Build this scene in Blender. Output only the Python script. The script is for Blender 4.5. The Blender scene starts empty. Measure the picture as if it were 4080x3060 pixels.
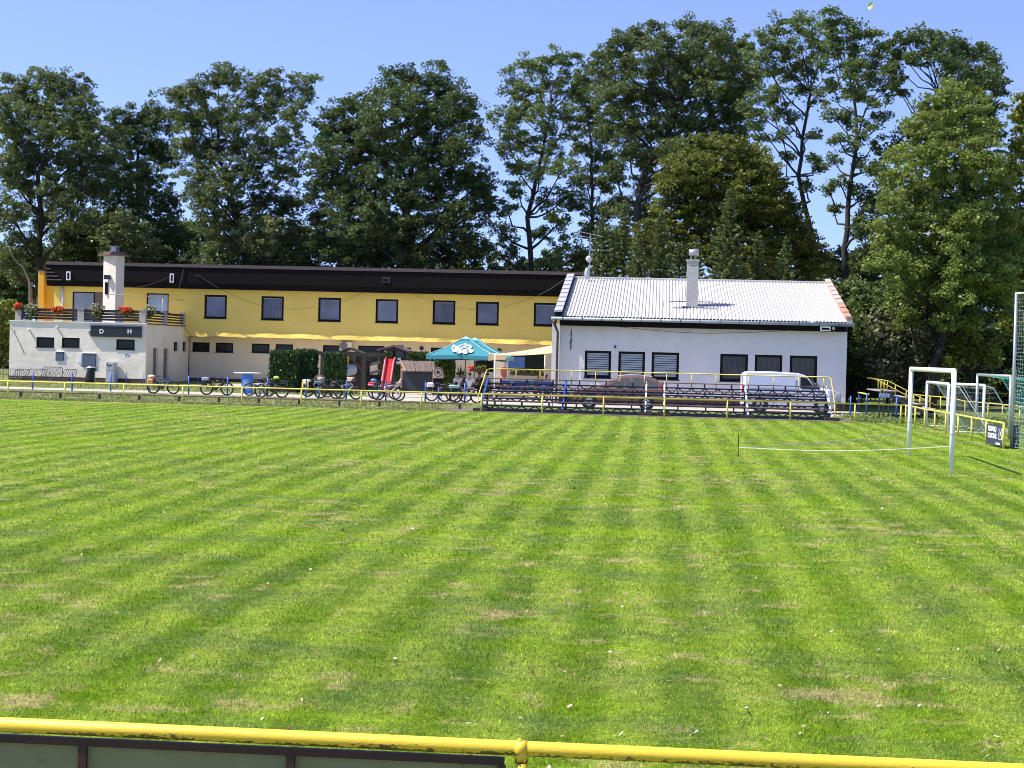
import bpy, math, random
import numpy as np
from mathutils import Vector, Matrix

random.seed(7)
rng = np.random.default_rng(11)
scene = bpy.context.scene
rad = math.radians

# ------------------------------------------------------------------ camera
F = 6600.0                     # focal length in photo pixels (4080 wide)
CAMZ = 2.6
PITCH = math.atan((1530 - 1408) / F)
ROLL = 0.0245
fw = Vector((0, math.cos(PITCH), -math.sin(PITCH)))
r0 = Vector((1, 0, 0)); u0_ = Vector((0, math.sin(PITCH), math.cos(PITCH)))
cr_ = r0 * math.cos(ROLL) + u0_ * math.sin(ROLL)
cu_ = -r0 * math.sin(ROLL) + u0_ * math.cos(ROLL)
cam_d = bpy.data.cameras.new('camera')
cam = bpy.data.objects.new('camera', cam_d)
scene.collection.objects.link(cam)
M = Matrix((cr_, cu_, -fw)).transposed().to_4x4()
M.translation = Vector((0, 0, CAMZ))
cam.matrix_world = M
cam_d.sensor_width = 36.0
cam_d.lens = F / 4080 * 36.0
cam_d.clip_start = 0.1
cam_d.clip_end = 6000
scene.camera = cam

# ------------------------------------------------------------------ sky, sun, exposure
SUN_EL, SUN_AZ = rad(54), rad(188.5)       # sun stands to the left (-X)
world = bpy.data.worlds.new('World'); scene.world = world; world.use_nodes = True
nt = world.node_tree; nt.nodes.clear()
sky = nt.nodes.new('ShaderNodeTexSky'); sky.sky_type = 'NISHITA'; sky.sun_disc = False
sky.sun_elevation = SUN_EL; sky.sun_rotation = rad(-90)
sky.air_density = 1.0; sky.dust_density = 0.0; sky.ozone_density = 4.0; sky.altitude = 1500
bg = nt.nodes.new('ShaderNodeBackground'); bg.inputs['Strength'].default_value = 0.15
wo = nt.nodes.new('ShaderNodeOutputWorld')
tcw = nt.nodes.new('ShaderNodeTexCoord'); adw = nt.nodes.new('ShaderNodeVectorMath'); adw.operation = 'ADD'; adw.inputs[1].default_value = (0, 0, 0.11)
nt.links.new(tcw.outputs['Generated'], adw.inputs[0]); nt.links.new(adw.outputs[0], sky.inputs[0])
hsw = nt.nodes.new('ShaderNodeMixRGB'); hsw.blend_type = 'MULTIPLY'; hsw.inputs[0].default_value = 1; hsw.inputs[2].default_value = (1.09, 0.94, 1.13, 1)
nt.links.new(sky.outputs[0], hsw.inputs[1]); nt.links.new(hsw.outputs[0], bg.inputs[0]); nt.links.new(bg.outputs[0], wo.inputs[0])
sd = bpy.data.lights.new('sun', 'SUN'); sd.energy = 4.6; sd.angle = rad(0.53); sd.color = (1, 0.95, 0.87)
sun = bpy.data.objects.new('sun', sd); scene.collection.objects.link(sun)
to_sun = Vector((math.cos(SUN_AZ) * math.cos(SUN_EL), math.sin(SUN_AZ) * math.cos(SUN_EL), math.sin(SUN_EL)))
sun.rotation_euler = to_sun.to_track_quat('Z', 'Y').to_euler(); sun.location = (0, 0, 60)
scene.view_settings.view_transform = 'Standard'; scene.view_settings.look = 'None'
scene.view_settings.exposure = 0.72; scene.view_settings.gamma = 1
scene.cycles.max_bounces = 6; scene.cycles.transparent_max_bounces = 8
scene.cycles.use_adaptive_sampling = True; scene.cycles.filter_width = 0.95

# ------------------------------------------------------------------ frames and pixel helpers
A = rad(-5.0)                  # pitch and buildings are turned 5 degrees
FX = Vector((math.cos(A), math.sin(A), 0)); FY = Vector((-math.sin(A), math.cos(A), 0))
def W(u, v, z=0): return FX * u + FY * v + Vector((0, 0, z))
def ray(px, py):
    d = fw + cr_ * ((px - 2040) / F) - cu_ * ((py - 1530) / F)
    return d.dot(FX), d.dot(FY), d.z
def U(p, v):
    a, b, c = ray(*p); t = v / b
    return a * t, CAMZ + c * t
def G(p, z=0.0):
    a, b, c = ray(*p); t = (z - CAMZ) / c
    return a * t, b * t
def P3(p, v):
    u, z = U(p, v); return (u, v, z)
def c1(x, y): return (x / 2.37, 940 + y / 2.37)
def c2(x, y): return (700 + x / 2.37, 940 + y / 2.37)
def c3(x, y): return (1300 + x / 2.7657, 1100 + y / 2.7657)
def c4(x, y): return (1850 + x / 2.7657, 1100 + y / 2.7657)
def c5(x, y): return (2400 + x / 2.212, 1000 + y / 2.212)
def c6(x, y): return (3280 + x / 1.746, 1000 + y / 1.746)
def c7(x, y): return (3440 + x / 3.456, 1430 + y / 3.456)
def hh(x, y): return (x * 1.8445, y * 1.8445)
def rect(c, x0, y0, x1, y1, v):
    a, b = c(x0, y0), c(x1, y1); mx, my = (a[0] + b[0]) / 2, (a[1] + b[1]) / 2
    return U((a[0], my), v)[0], U((b[0], my), v)[0], U((mx, b[1]), v)[1], U((mx, a[1]), v)[1]

# ------------------------------------------------------------------ materials
def new_mat(name):
    m = bpy.data.materials.new(name); m.use_nodes = True
    n = m.node_tree; n.nodes.clear()
    out = n.nodes.new('ShaderNodeOutputMaterial')
    return m, n, out
def link(n, a, b): n.links.new(a, b)
_mats = {}
def mat(name, col, rough=0.7, var=0.12, scale=3.0, bump=0.0, metal=0.0, spec=0.5, col2=None, wear=0.5, streak=None, bscale=None):
    """painted or raw surface with uneven colour; col2 shows through where it is worn"""
    if name in _mats: return _mats[name]
    m, n, out = new_mat(name)
    b = n.nodes.new('ShaderNodeBsdfPrincipled')
    link(n, b.outputs[0], out.inputs[0])
    tc = n.nodes.new('ShaderNodeTexCoord'); mp = n.nodes.new('ShaderNodeMapping')
    if streak: mp.inputs['Scale'].default_value = streak
    link(n, tc.outputs['Object'], mp.inputs[0])
    no = n.nodes.new('ShaderNodeTexNoise'); no.inputs['Scale'].default_value = scale
    no.inputs['Detail'].default_value = 6; no.inputs['Roughness'].default_value = 0.62
    link(n, mp.outputs[0], no.inputs[0])
    r = n.nodes.new('ShaderNodeValToRGB')
    e = r.color_ramp.elements
    e[0].position = 0.3; e[1].position = 0.7
    e[0].color = (*[c * (1 - var) for c in col], 1); e[1].color = (*[min(1, c * (1 + var)) for c in col], 1)
    link(n, no.outputs[0], r.inputs[0])
    cur = r.outputs[0]
    if col2 is not None:
        n2 = n.nodes.new('ShaderNodeTexNoise'); n2.inputs['Scale'].default_value = scale * 2.3
        n2.inputs['Detail'].default_value = 8; n2.inputs['Roughness'].default_value = 0.7
        link(n, mp.outputs[0], n2.inputs[0])
        r2 = n.nodes.new('ShaderNodeValToRGB'); r2.color_ramp.elements[0].position = wear; r2.color_ramp.elements[1].position = wear + 0.07
        link(n, n2.outputs[0], r2.inputs[0])
        mx = n.nodes.new('ShaderNodeMixRGB'); link(n, r2.outputs[0], mx.inputs[0]); link(n, cur, mx.inputs[1])
        mx.inputs[2].default_value = (*col2, 1); cur = mx.outputs[0]
    link(n, cur, b.inputs['Base Color'])
    b.inputs['Roughness'].default_value = rough; b.inputs['Metallic'].default_value = metal
    b.inputs['Specular IOR Level'].default_value = spec
    if bump:
        bn = n.nodes.new('ShaderNodeTexNoise'); bn.inputs['Scale'].default_value = bscale or scale * 4
        bn.inputs['Detail'].default_value = 5
        link(n, mp.outputs[0], bn.inputs[0])
        bp = n.nodes.new('ShaderNodeBump'); bp.inputs['Strength'].default_value = 1.0; bp.inputs['Distance'].default_value = bump
        link(n, bn.outputs[0], bp.inputs['Height']); link(n, bp.outputs[0], b.inputs['Normal'])
    _mats[name] = m
    return m
def leaf_mat(name, dark, light, transl=0.25, hi=None):
    if name in _mats: return _mats[name]
    m, n, out = new_mat(name)
    at = n.nodes.new('ShaderNodeAttribute'); at.attribute_name = 'tint'
    r = n.nodes.new('ShaderNodeValToRGB'); e = r.color_ramp.elements
    e[0].color = (*dark, 1); e[1].color = (*light, 1)
    if hi:
        k = r.color_ramp.elements.new(0.93); k.color = (*light, 1); e[-1].color = (*hi, 1)
    link(n, at.outputs['Fac'], r.inputs[0])
    d = n.nodes.new('ShaderNodeBsdfPrincipled'); d.inputs['Roughness'].default_value = 0.48
    d.inputs['Specular IOR Level'].default_value = 0.35
    t = n.nodes.new('ShaderNodeBsdfTranslucent')
    hs = n.nodes.new('ShaderNodeHueSaturation'); hs.inputs['Value'].default_value = 1.4; hs.inputs['Hue'].default_value = 0.485
    link(n, r.outputs[0], hs.inputs['Color']); link(n, hs.outputs[0], t.inputs[0])
    link(n, r.outputs[0], d.inputs['Base Color'])
    mx = n.nodes.new('ShaderNodeMixShader'); mx.inputs[0].default_value = transl
    link(n, d.outputs[0], mx.inputs[1]); link(n, t.outputs[0], mx.inputs[2]); link(n, mx.outputs[0], out.inputs[0])
    _mats[name] = m
    return m
def brick_mat(name, c1_, c2_, mortar, sc=8.0, bw=0.5, rh=0.25):
    m, n, out = new_mat(name)
    b = n.nodes.new('ShaderNodeBsdfPrincipled'); link(n, b.outputs[0], out.inputs[0])
    tc = n.nodes.new('ShaderNodeTexCoord')
    sx = n.nodes.new('ShaderNodeSeparateXYZ'); link(n, tc.outputs['Object'], sx.inputs[0])
    ad = n.nodes.new('ShaderNodeMath'); ad.operation = 'ADD'; link(n, sx.outputs[0], ad.inputs[0]); link(n, sx.outputs[1], ad.inputs[1])
    cx = n.nodes.new('ShaderNodeCombineXYZ'); link(n, ad.outputs[0], cx.inputs[0]); link(n, sx.outputs[2], cx.inputs[1])
    t = n.nodes.new('ShaderNodeTexBrick'); t.inputs['Scale'].default_value = sc
    t.inputs['Color1'].default_value = (*c1_, 1); t.inputs['Color2'].default_value = (*c2_, 1); t.inputs['Mortar'].default_value = (*mortar, 1)
    t.inputs['Mortar Size'].default_value = 0.04; t.inputs['Brick Width'].default_value = bw * 2; t.inputs['Row Height'].default_value = rh * 2
    link(n, cx.outputs[0], t.inputs[0]); link(n, t.outputs[0], b.inputs['Base Color']); b.inputs['Roughness'].default_value = 0.85
    bp = n.nodes.new('ShaderNodeBump'); bp.inputs['Distance'].default_value = 0.02; bp.invert = True
    link(n, t.outputs['Fac'], bp.inputs['Height']); link(n, bp.outputs[0], b.inputs['Normal'])
    _mats[name] = m
    return m
def glass_mat(name, col, rough=0.08, spec=0.45, stripes=None, folds=None):
    m, n, out = new_mat(name)
    b = n.nodes.new('ShaderNodeBsdfPrincipled'); link(n, b.outputs[0], out.inputs[0])
    b.inputs['Roughness'].default_value = rough; b.inputs['Specular IOR Level'].default_value = spec
    b.inputs['Coat Weight'].default_value = 0.0
    tc = n.nodes.new('ShaderNodeTexCoord')
    no = n.nodes.new('ShaderNodeTexNoise'); no.inputs['Scale'].default_value = 0.7; no.inputs['Detail'].default_value = 2
    link(n, tc.outputs['Object'], no.inputs[0])
    r = n.nodes.new('ShaderNodeValToRGB'); e = r.color_ramp.elements
    e[0].position = 0.35; e[1].position = 0.65
    e[0].color = (*[c * 0.78 for c in col], 1); e[1].color = (*[c * 1.15 for c in col], 1)
    link(n, no.outputs[0], r.inputs[0]); cur = r.outputs[0]
    if folds:
        w = n.nodes.new('ShaderNodeTexWave'); w.bands_direction = 'X'; w.inputs['Scale'].default_value = folds; w.inputs['Distortion'].default_value = 1.5
        link(n, tc.outputs['Object'], w.inputs[0])
        mx = n.nodes.new('ShaderNodeMixRGB'); mx.blend_type = 'MULTIPLY'; mx.inputs[0].default_value = 0.45
        link(n, cur, mx.inputs[1]); link(n, w.outputs[0], mx.inputs[2]); cur = mx.outputs[0]
    link(n, cur, b.inputs['Base Color'])
    _mats[name] = m
    return m

# ------------------------------------------------------------------ mesh builder (field coordinates u, v, z)
class MB:
    def __init__(s): s.v = []; s.f = []; s.mi = []; s.cur = 0
    def add(s, vs, fs):
        o = len(s.v); s.v += [tuple(x) for x in vs]; s.f += [tuple(i + o for i in f) for f in fs]; s.mi += [s.cur] * len(fs); return s
    def box(s, a, b, bev=0.0):
        x0, y0, z0 = [min(p, q) for p, q in zip(a, b)]; x1, y1, z1 = [max(p, q) for p, q in zip(a, b)]
        if bev <= 0:
            return s.add([(x0,y0,z0),(x1,y0,z0),(x1,y1,z0),(x0,y1,z0),(x0,y0,z1),(x1,y0,z1),(x1,y1,z1),(x0,y1,z1)],
                     [(0,3,2,1),(4,5,6,7),(0,1,5,4),(1,2,6,5),(2,3,7,6),(3,0,4,7)])
        pts = [(x0+bev,y0),(x1-bev,y0),(x1,y0+bev),(x1,y1-bev),(x1-bev,y1),(x0+bev,y1),(x0,y1-bev),(x0,y0+bev)]
        return s.add([(x,y,z0) for x,y in pts] + [(x,y,z1-bev) for x,y in pts] +
                     [((x0+x1)/2+(x-(x0+x1)/2)*(1-2*bev/(x1-x0)), (y0+y1)/2+(y-(y0+y1)/2)*(1-2*bev/(y1-y0)), z1) for x,y in pts],
                     [tuple(range(7,-1,-1)), tuple(range(16,24))] + [(i,(i+1)%8,8+(i+1)%8,8+i) for i in range(8)] + [(8+i,8+(i+1)%8,16+(i+1)%8,16+i) for i in range(8)])
    def tube(s, pts, r, n=8, cap=True):
        pts = [Vector(p) for p in pts]; k = len(pts)
        rs = [r] * k if not hasattr(r, '__len__') else list(r)
        o = len(s.v); prev = None
        for i, p in enumerate(pts):
            d = (pts[min(i + 1, k - 1)] - pts[max(i - 1, 0)])
            d = d.normalized() if d.length > 1e-9 else Vector((0, 0, 1))
            if prev is None:
                a = d.cross(Vector((0, 0, 1)) if abs(d.z) < 0.9 else Vector((0, 1, 0))).normalized()
            else:
                a = (prev - d * prev.dot(d)).normalized()
            prev = a; b = d.cross(a)
            for j in range(n):
                t = 2 * math.pi * j / n
                s.v.append(tuple(p + a * (math.cos(t) * rs[i]) + b * (math.sin(t) * rs[i])))
        nf = len(s.f)
        for i in range(k - 1):
            for j in range(n):
                q = (j + 1) % n
                s.f.append((o + i*n + j, o + i*n + q, o + (i+1)*n + q, o + (i+1)*n + j))
        if cap:
            s.f.append(tuple(o + j for j in range(n - 1, -1, -1))); s.f.append(tuple(o + (k-1)*n + j for j in range(n)))
        s.mi += [s.cur] * (len(s.f) - nf)
        return s
    def beam(s, p, q, w, h=None):
        """rectangular bar from p to q"""
        h = h or w; p = Vector(p); q = Vector(q); d = (q - p).normalized()
        a = d.cross(Vector((0, 0, 1)) if abs(d.z) < 0.95 else Vector((0, 1, 0))).normalized(); b = a.cross(d).normalized()
        vs = [c + a * (i * w / 2) + b * (j * h / 2) for c in (p, q) for i, j in ((-1,-1),(1,-1),(1,1),(-1,1))]
        return s.add(vs, [(0,1,2,3),(7,6,5,4),(0,4,5,1),(1,5,6,2),(2,6,7,3),(3,7,4,0)])
    def prism(s, poly, axis, a, b):
        """extrude polygon; axis 'v': poly is (u,z); 'u': poly is (v,z); 'z': poly is (u,v)"""
        f = {'v': lambda p, t: (p[0], t, p[1]), 'u': lambda p, t: (t, p[0], p[1]), 'z': lambda p, t: (p[0], p[1], t)}[axis]
        n = len(poly)
        return s.add([f(p, a) for p in poly] + [f(p, b) for p in poly],
                     [tuple(range(n)), tuple(range(2*n-1, n-1, -1))] + [(i, i+n, (i+1)%n+n, (i+1)%n) for i in range(n)])
    def ball(s, c, r, n=10, m=7):
        rx, ry, rz = (r, r, r) if not hasattr(r, '__len__') else r
        vs = [(c[0], c[1], c[2] - rz)]
        for i in range(1, m):
            t = -math.pi / 2 + math.pi * i / m
            vs += [(c[0] + rx*math.cos(t)*math.cos(2*math.pi*j/n), c[1] + ry*math.cos(t)*math.sin(2*math.pi*j/n), c[2] + rz*math.sin(t)) for j in range(n)]
        vs.append((c[0], c[1], c[2] + rz)); T = len(vs) - 1
        fs = [(0, 1 + (j+1) % n, 1 + j) for j in range(n)]
        for i in range(m - 2):
            fs += [(1+i*n+j, 1+i*n+(j+1)%n, 1+(i+1)*n+(j+1)%n, 1+(i+1)*n+j) for j in range(n)]
        fs += [(T, 1+(m-2)*n+j, 1+(m-2)*n+(j+1)%n) for j in range(n)]
        return s.add(vs, fs)
    def ring(s, c, R, r, axis='v', n=20, m=6):
        vs = []
        for i in range(n):
            t = 2*math.pi*i/n
            for j in range(m):
                q = 2*math.pi*j/m; rr = R + r*math.cos(q); o = r*math.sin(q)
                a, b = rr*math.cos(t), rr*math.sin(t)
                vs.append({'v': (c[0]+a, c[1]+o, c[2]+b), 'u': (c[0]+o, c[1]+a, c[2]+b), 'z': (c[0]+a, c[1]+b, c[2]+o)}[axis])
        return s.add(vs, [(i*m+j, ((i+1)%n)*m+j, ((i+1)%n)*m+(j+1)%m, i*m+(j+1)%m) for i in range(n) for j in range(m)])
    def wall(s, u0, u1, z0, z1, v, depth, holes):
        """front wall in the plane v with rectangular openings and reveals going back by depth"""
        us = sorted({u0, u1, *[h[0] for h in holes], *[h[1] for h in holes]}); zs = sorted({z0, z1, *[h[2] for h in holes], *[h[3] for h in holes]})
        us = [x for x in us if u0 <= x <= u1]; zs = [x for x in zs if z0 <= x <= z1]
        for a, b in zip(us, us[1:]):
            for c, d in zip(zs, zs[1:]):
                mu, mz = (a+b)/2, (c+d)/2
                if any(h[0] < mu < h[1] and h[2] < mz < h[3] for h in holes): continue
                s.add([(a,v,c),(b,v,c),(b,v,d),(a,v,d)], [(0,1,2,3)])
        for a, b, c, d in holes:
            w = v + depth
            s.add([(a,v,c),(b,v,c),(b,w,c),(a,w,c)], [(0,3,2,1)]); s.add([(a,v,d),(b,v,d),(b,w,d),(a,w,d)], [(0,1,2,3)])
            s.add([(a,v,c),(a,w,c),(a,w,d),(a,v,d)], [(0,3,2,1)]); s.add([(b,v,c),(b,w,c),(b,w,d),(b,v,d)], [(0,1,2,3)])
        return s

def link_obj(o): scene.collection.objects.link(o); return o
def tag(o, label=None, cat=None, group=None, kind=None):
    if label: o['label'] = label
    if cat: o['category'] = cat
    if group: o['group'] = group
    if kind: o['kind'] = kind
    return o
class Thing:
    """an Empty at the thing's base; parts are given in field coordinates"""
    def __init__(s, name, label, cat, o, group=None):
        s.o = tuple(o) if len(o) == 3 else (*o, 0.0)
        s.e = link_obj(bpy.data.objects.new(name, None)); s.e.empty_display_size = 0.3
        s.e.location = W(*s.o); s.e.rotation_euler = (0, 0, A)
        tag(s.e, label, cat, group)
    def part(s, name, mb, m, parent=None, smooth=False, label=None):
        o = mesh_obj(name, mb, m, s.o, smooth); o.parent = parent or s.e
        if label: o['label'] = label
        return o
def mesh_obj(name, mb, m, origin=(0, 0, 0), smooth=False):
    me = bpy.data.meshes.new(name)
    ox, oy, oz = origin
    me.from_pydata([(x-ox, y-oy, z-oz) for x, y, z in mb.v], [], mb.f)
    for mm in (m if isinstance(m, (list, tuple)) else [m]): me.materials.append(mm)
    if isinstance(m, (list, tuple)): me.polygons.foreach_set('material_index', mb.mi)
    if smooth: me.polygons.foreach_set('use_smooth', [True] * len(me.polygons))
    me.update()
    return link_obj(bpy.data.objects.new(name, me))
def single(name, mb, m, origin, label=None, cat=None, group=None, kind=None, smooth=False):
    origin = tuple(origin) if len(origin) == 3 else (*origin, 0.0)
    o = mesh_obj(name, mb, m, origin, smooth); o.location = W(*origin); o.rotation_euler = (0, 0, A)
    return tag(o, label, cat, group, kind)
def np_mesh(name, verts, nper, mats, tint=None, mi=None):
    """verts (N*nper,3); every nper verts make one face"""
    me = bpy.data.meshes.new(name); nv = len(verts); nf = nv // nper
    me.vertices.add(nv); me.vertices.foreach_set('co', np.ascontiguousarray(verts, dtype=np.float32).ravel())
    me.loops.add(nv); me.loops.foreach_set('vertex_index', np.arange(nv, dtype=np.int32))
    me.polygons.add(nf); me.polygons.foreach_set('loop_start', np.arange(0, nv, nper, dtype=np.int32))
    if mi is not None: me.polygons.foreach_set('material_index', mi.astype(np.int32))
    for m in mats: me.materials.append(m)
    if tint is not None:
        a = me.attributes.new('tint', 'FLOAT', 'FACE'); a.data.foreach_set('value', tint.astype(np.float32))
    me.update(calc_edges=True)
    return link_obj(bpy.data.objects.new(name, me))
def text_part(name, s, size, m, parent, loc, depth=0.004, align='CENTER', bold=0.0, xs=1.0, rx=90):
    cu = bpy.data.curves.new(name, 'FONT'); cu.body = s; cu.size = size; cu.align_x = align; cu.align_y = 'CENTER'
    cu.extrude = depth; cu.offset = bold; cu.resolution_u = 3
    t = bpy.data.objects.new(name, cu); link_obj(t)
    me = bpy.data.meshes.new_from_object(t.evaluated_get(bpy.context.evaluated_depsgraph_get()))
    bpy.data.objects.remove(t); bpy.data.curves.remove(cu)
    o = bpy.data.objects.new(name, me); link_obj(o); me.materials.clear(); me.materials.append(m)
    o.parent = parent; o.location = loc; o.rotation_euler = (rad(rx), 0, 0); o.scale = (xs, 1, 1)
    return o
def copy_tree(o, parent=None):
    c = o.copy(); link_obj(c); c.parent = parent
    for ch in list(o.children): copy_tree(ch, c)
    return c

# ------------------------------------------------------------------ shared materials
M_plw = mat('plaster_white', (0.74, 0.715, 0.66), 0.9, 0.06, 0.8, bump=0.02, bscale=3, col2=(0.60, 0.57, 0.52), wear=0.60)
M_plc = mat('plaster_cream', (0.93, 0.81, 0.65), 0.9, 0.07, 0.9, bump=0.03, bscale=1.4, col2=(0.62, 0.55, 0.45), wear=0.64)
M_ply = mat('plaster_yellow', (0.92, 0.65, 0.135), 0.88, 0.07, 0.35, bump=0.012, bscale=9, col2=(0.83, 0.60, 0.15), wear=0.58)
M_plo = mat('plaster_orange', (0.78, 0.42, 0.05), 0.88, 0.06, 0.6, bump=0.01)
M_plb = mat('plaster_beige', (0.80, 0.68, 0.49), 0.9, 0.08, 0.5, bump=0.01, bscale=8, col2=(0.68, 0.58, 0.43), wear=0.60)
M_black = mat('dark_cladding', (0.0085, 0.0065, 0.0065), 0.85, 0.3, 2.0, spec=0.15, bump=0.01, streak=(1, 1, 9))
M_cap = mat('cap_sheet', (0.10, 0.07, 0.065), 0.6, 0.2, 1.2, streak=(3, 1, 1))
M_frame = mat('window_frame_brown', (0.010, 0.007, 0.006), 0.6, 0.2, 4, spec=0.15)
M_sill = mat('sill_metal', (0.03, 0.024, 0.022), 0.6, 0.2, 4, spec=.2)
M_plinth = mat('plinth_brown', (0.10, 0.055, 0.045), 0.85, 0.2, 2.5, bump=0.01)
M_yel = mat('yellow_paint', (0.76, 0.52, 0.07), 0.40, 0.10, 9, bump=0.003, bscale=60, col2=(0.20, 0.12, 0.06), wear=0.565, streak=(.7, 1, 1))
def near_paint():
    m, n, out = new_mat('yellow_paint_chipped')
    b = n.nodes.new('ShaderNodeBsdfPrincipled'); link(n, b.outputs[0], out.inputs[0]); b.inputs['Roughness'].default_value = .42
    tc = n.nodes.new('ShaderNodeTexCoord'); ge = n.nodes.new('ShaderNodeNewGeometry'); sx = n.nodes.new('ShaderNodeSeparateXYZ'); link(n, ge.outputs['Normal'], sx.inputs[0])
    mp = n.nodes.new('ShaderNodeMapping'); mp.inputs['Scale'].default_value = (.5, 1, 1); link(n, tc.outputs['Object'], mp.inputs[0])
    a = n.nodes.new('ShaderNodeTexNoise'); a.inputs['Scale'].default_value = 60; a.inputs['Detail'].default_value = 6; a.inputs['Roughness'].default_value = .7; link(n, mp.outputs[0], a.inputs[0])
    c = n.nodes.new('ShaderNodeTexNoise'); c.inputs['Scale'].default_value = 5; c.inputs['Detail'].default_value = 3; link(n, mp.outputs[0], c.inputs[0])
    def mth(op, x, y, cl=False):
        k = n.nodes.new('ShaderNodeMath'); k.operation = op; k.use_clamp = cl
        for i, q in enumerate((x, y)):
            if hasattr(q, 'links'): link(n, q, k.inputs[i])
            else: k.inputs[i].default_value = q
        return k.outputs[0]
    low = mth('MULTIPLY', mth('SUBTRACT', 0.0, sx.outputs[2]), .16)           # rust starts on the underside where water hangs
    s = mth('ADD', mth('ADD', mth('MULTIPLY', a.outputs[0], .6), mth('MULTIPLY', c.outputs[0], .4)), low)
    r = n.nodes.new('ShaderNodeValToRGB'); e = r.color_ramp.elements; e[0].position = .585; e[1].position = .615; e[0].color = (.86, .58, .04, 1); e[1].color = (.16, .09, .035, 1)
    link(n, s, r.inputs[0])
    d = n.nodes.new('ShaderNodeMixRGB'); d.blend_type = 'MULTIPLY'; d.inputs[0].default_value = .35; link(n, r.outputs[0], d.inputs[1]); link(n, c.outputs['Color'], d.inputs[2])
    link(n, r.outputs[0], b.inputs[0])
    bp = n.nodes.new('ShaderNodeBump'); bp.inputs['Distance'].default_value = .003; link(n, a.outputs[0], bp.inputs['Height']); link(n, bp.outputs[0], b.inputs['Normal'])
    return m
M_yelf = mat('yellow_paint_far', (0.72, 0.58, 0.10), 0.5, 0.12, 3, col2=(0.34, 0.20, 0.08), wear=0.68)
M_yel = near_paint()
M_blue = mat('blue_paint', (0.02, 0.09, 0.42), 0.45, 0.2, 6, col2=(0.02, 0.03, 0.09), wear=0.62)
M_wht = mat('white_paint', (0.86, 0.85, 0.83), 0.45, 0.05, 3, col2=(0.55, 0.54, 0.50), wear=0.68)
M_galv = mat('galvanised_steel', (0.45, 0.47, 0.49), 0.42, 0.12, 4, metal=0.5)
M_dsteel = mat('dark_steel', (0.035, 0.04, 0.06), 0.55, 0.3, 5)
M_blk = mat('black_rubber', (0.012, 0.012, 0.013), 0.6, 0.2, 8)
M_blkp = mat('black_plastic', (0.018, 0.018, 0.02), 0.4, 0.2, 5)
M_wood = mat('weathered_wood', (0.20, 0.155, 0.12), 0.85, 0.3, 4, bump=0.004, streak=(1, 1, 6))
M_dwood = mat('dark_timber', (0.05, 0.038, 0.032), 0.85, 0.3, 4, bump=0.004, streak=(5, 5, 1))
M_plank = mat('brown_plank', (0.16, 0.10, 0.07), 0.75, 0.3, 3, streak=(1, 6, 6))
M_glassdark = glass_mat('dark_glass', (0.012, 0.015, 0.013), .1, .28)
M_glassblind = glass_mat('glass_over_grey_blind', (0.175, 0.185, 0.235), 0.15, .35)
M_glasslace = glass_mat('glass_over_lace', (0.075, 0.08, 0.075), 0.15, .3, folds=5)
M_skin = mat('skin', (0.50, 0.28, 0.19), 0.6, 0.08, 8)
M_hair = mat('dark_hair', (0.02, 0.014, 0.01), 0.7, 0.2, 20)
M_bark = mat('bark', (0.040, 0.034, 0.029), 0.95, 0.35, 2.0, bump=0.03, streak=(4, 4, 1))
M_barkg = mat('bark_pale', (0.16, 0.14, 0.12), 0.95, 0.3, 2.0, bump=0.02, streak=(4, 4, 1))
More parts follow.
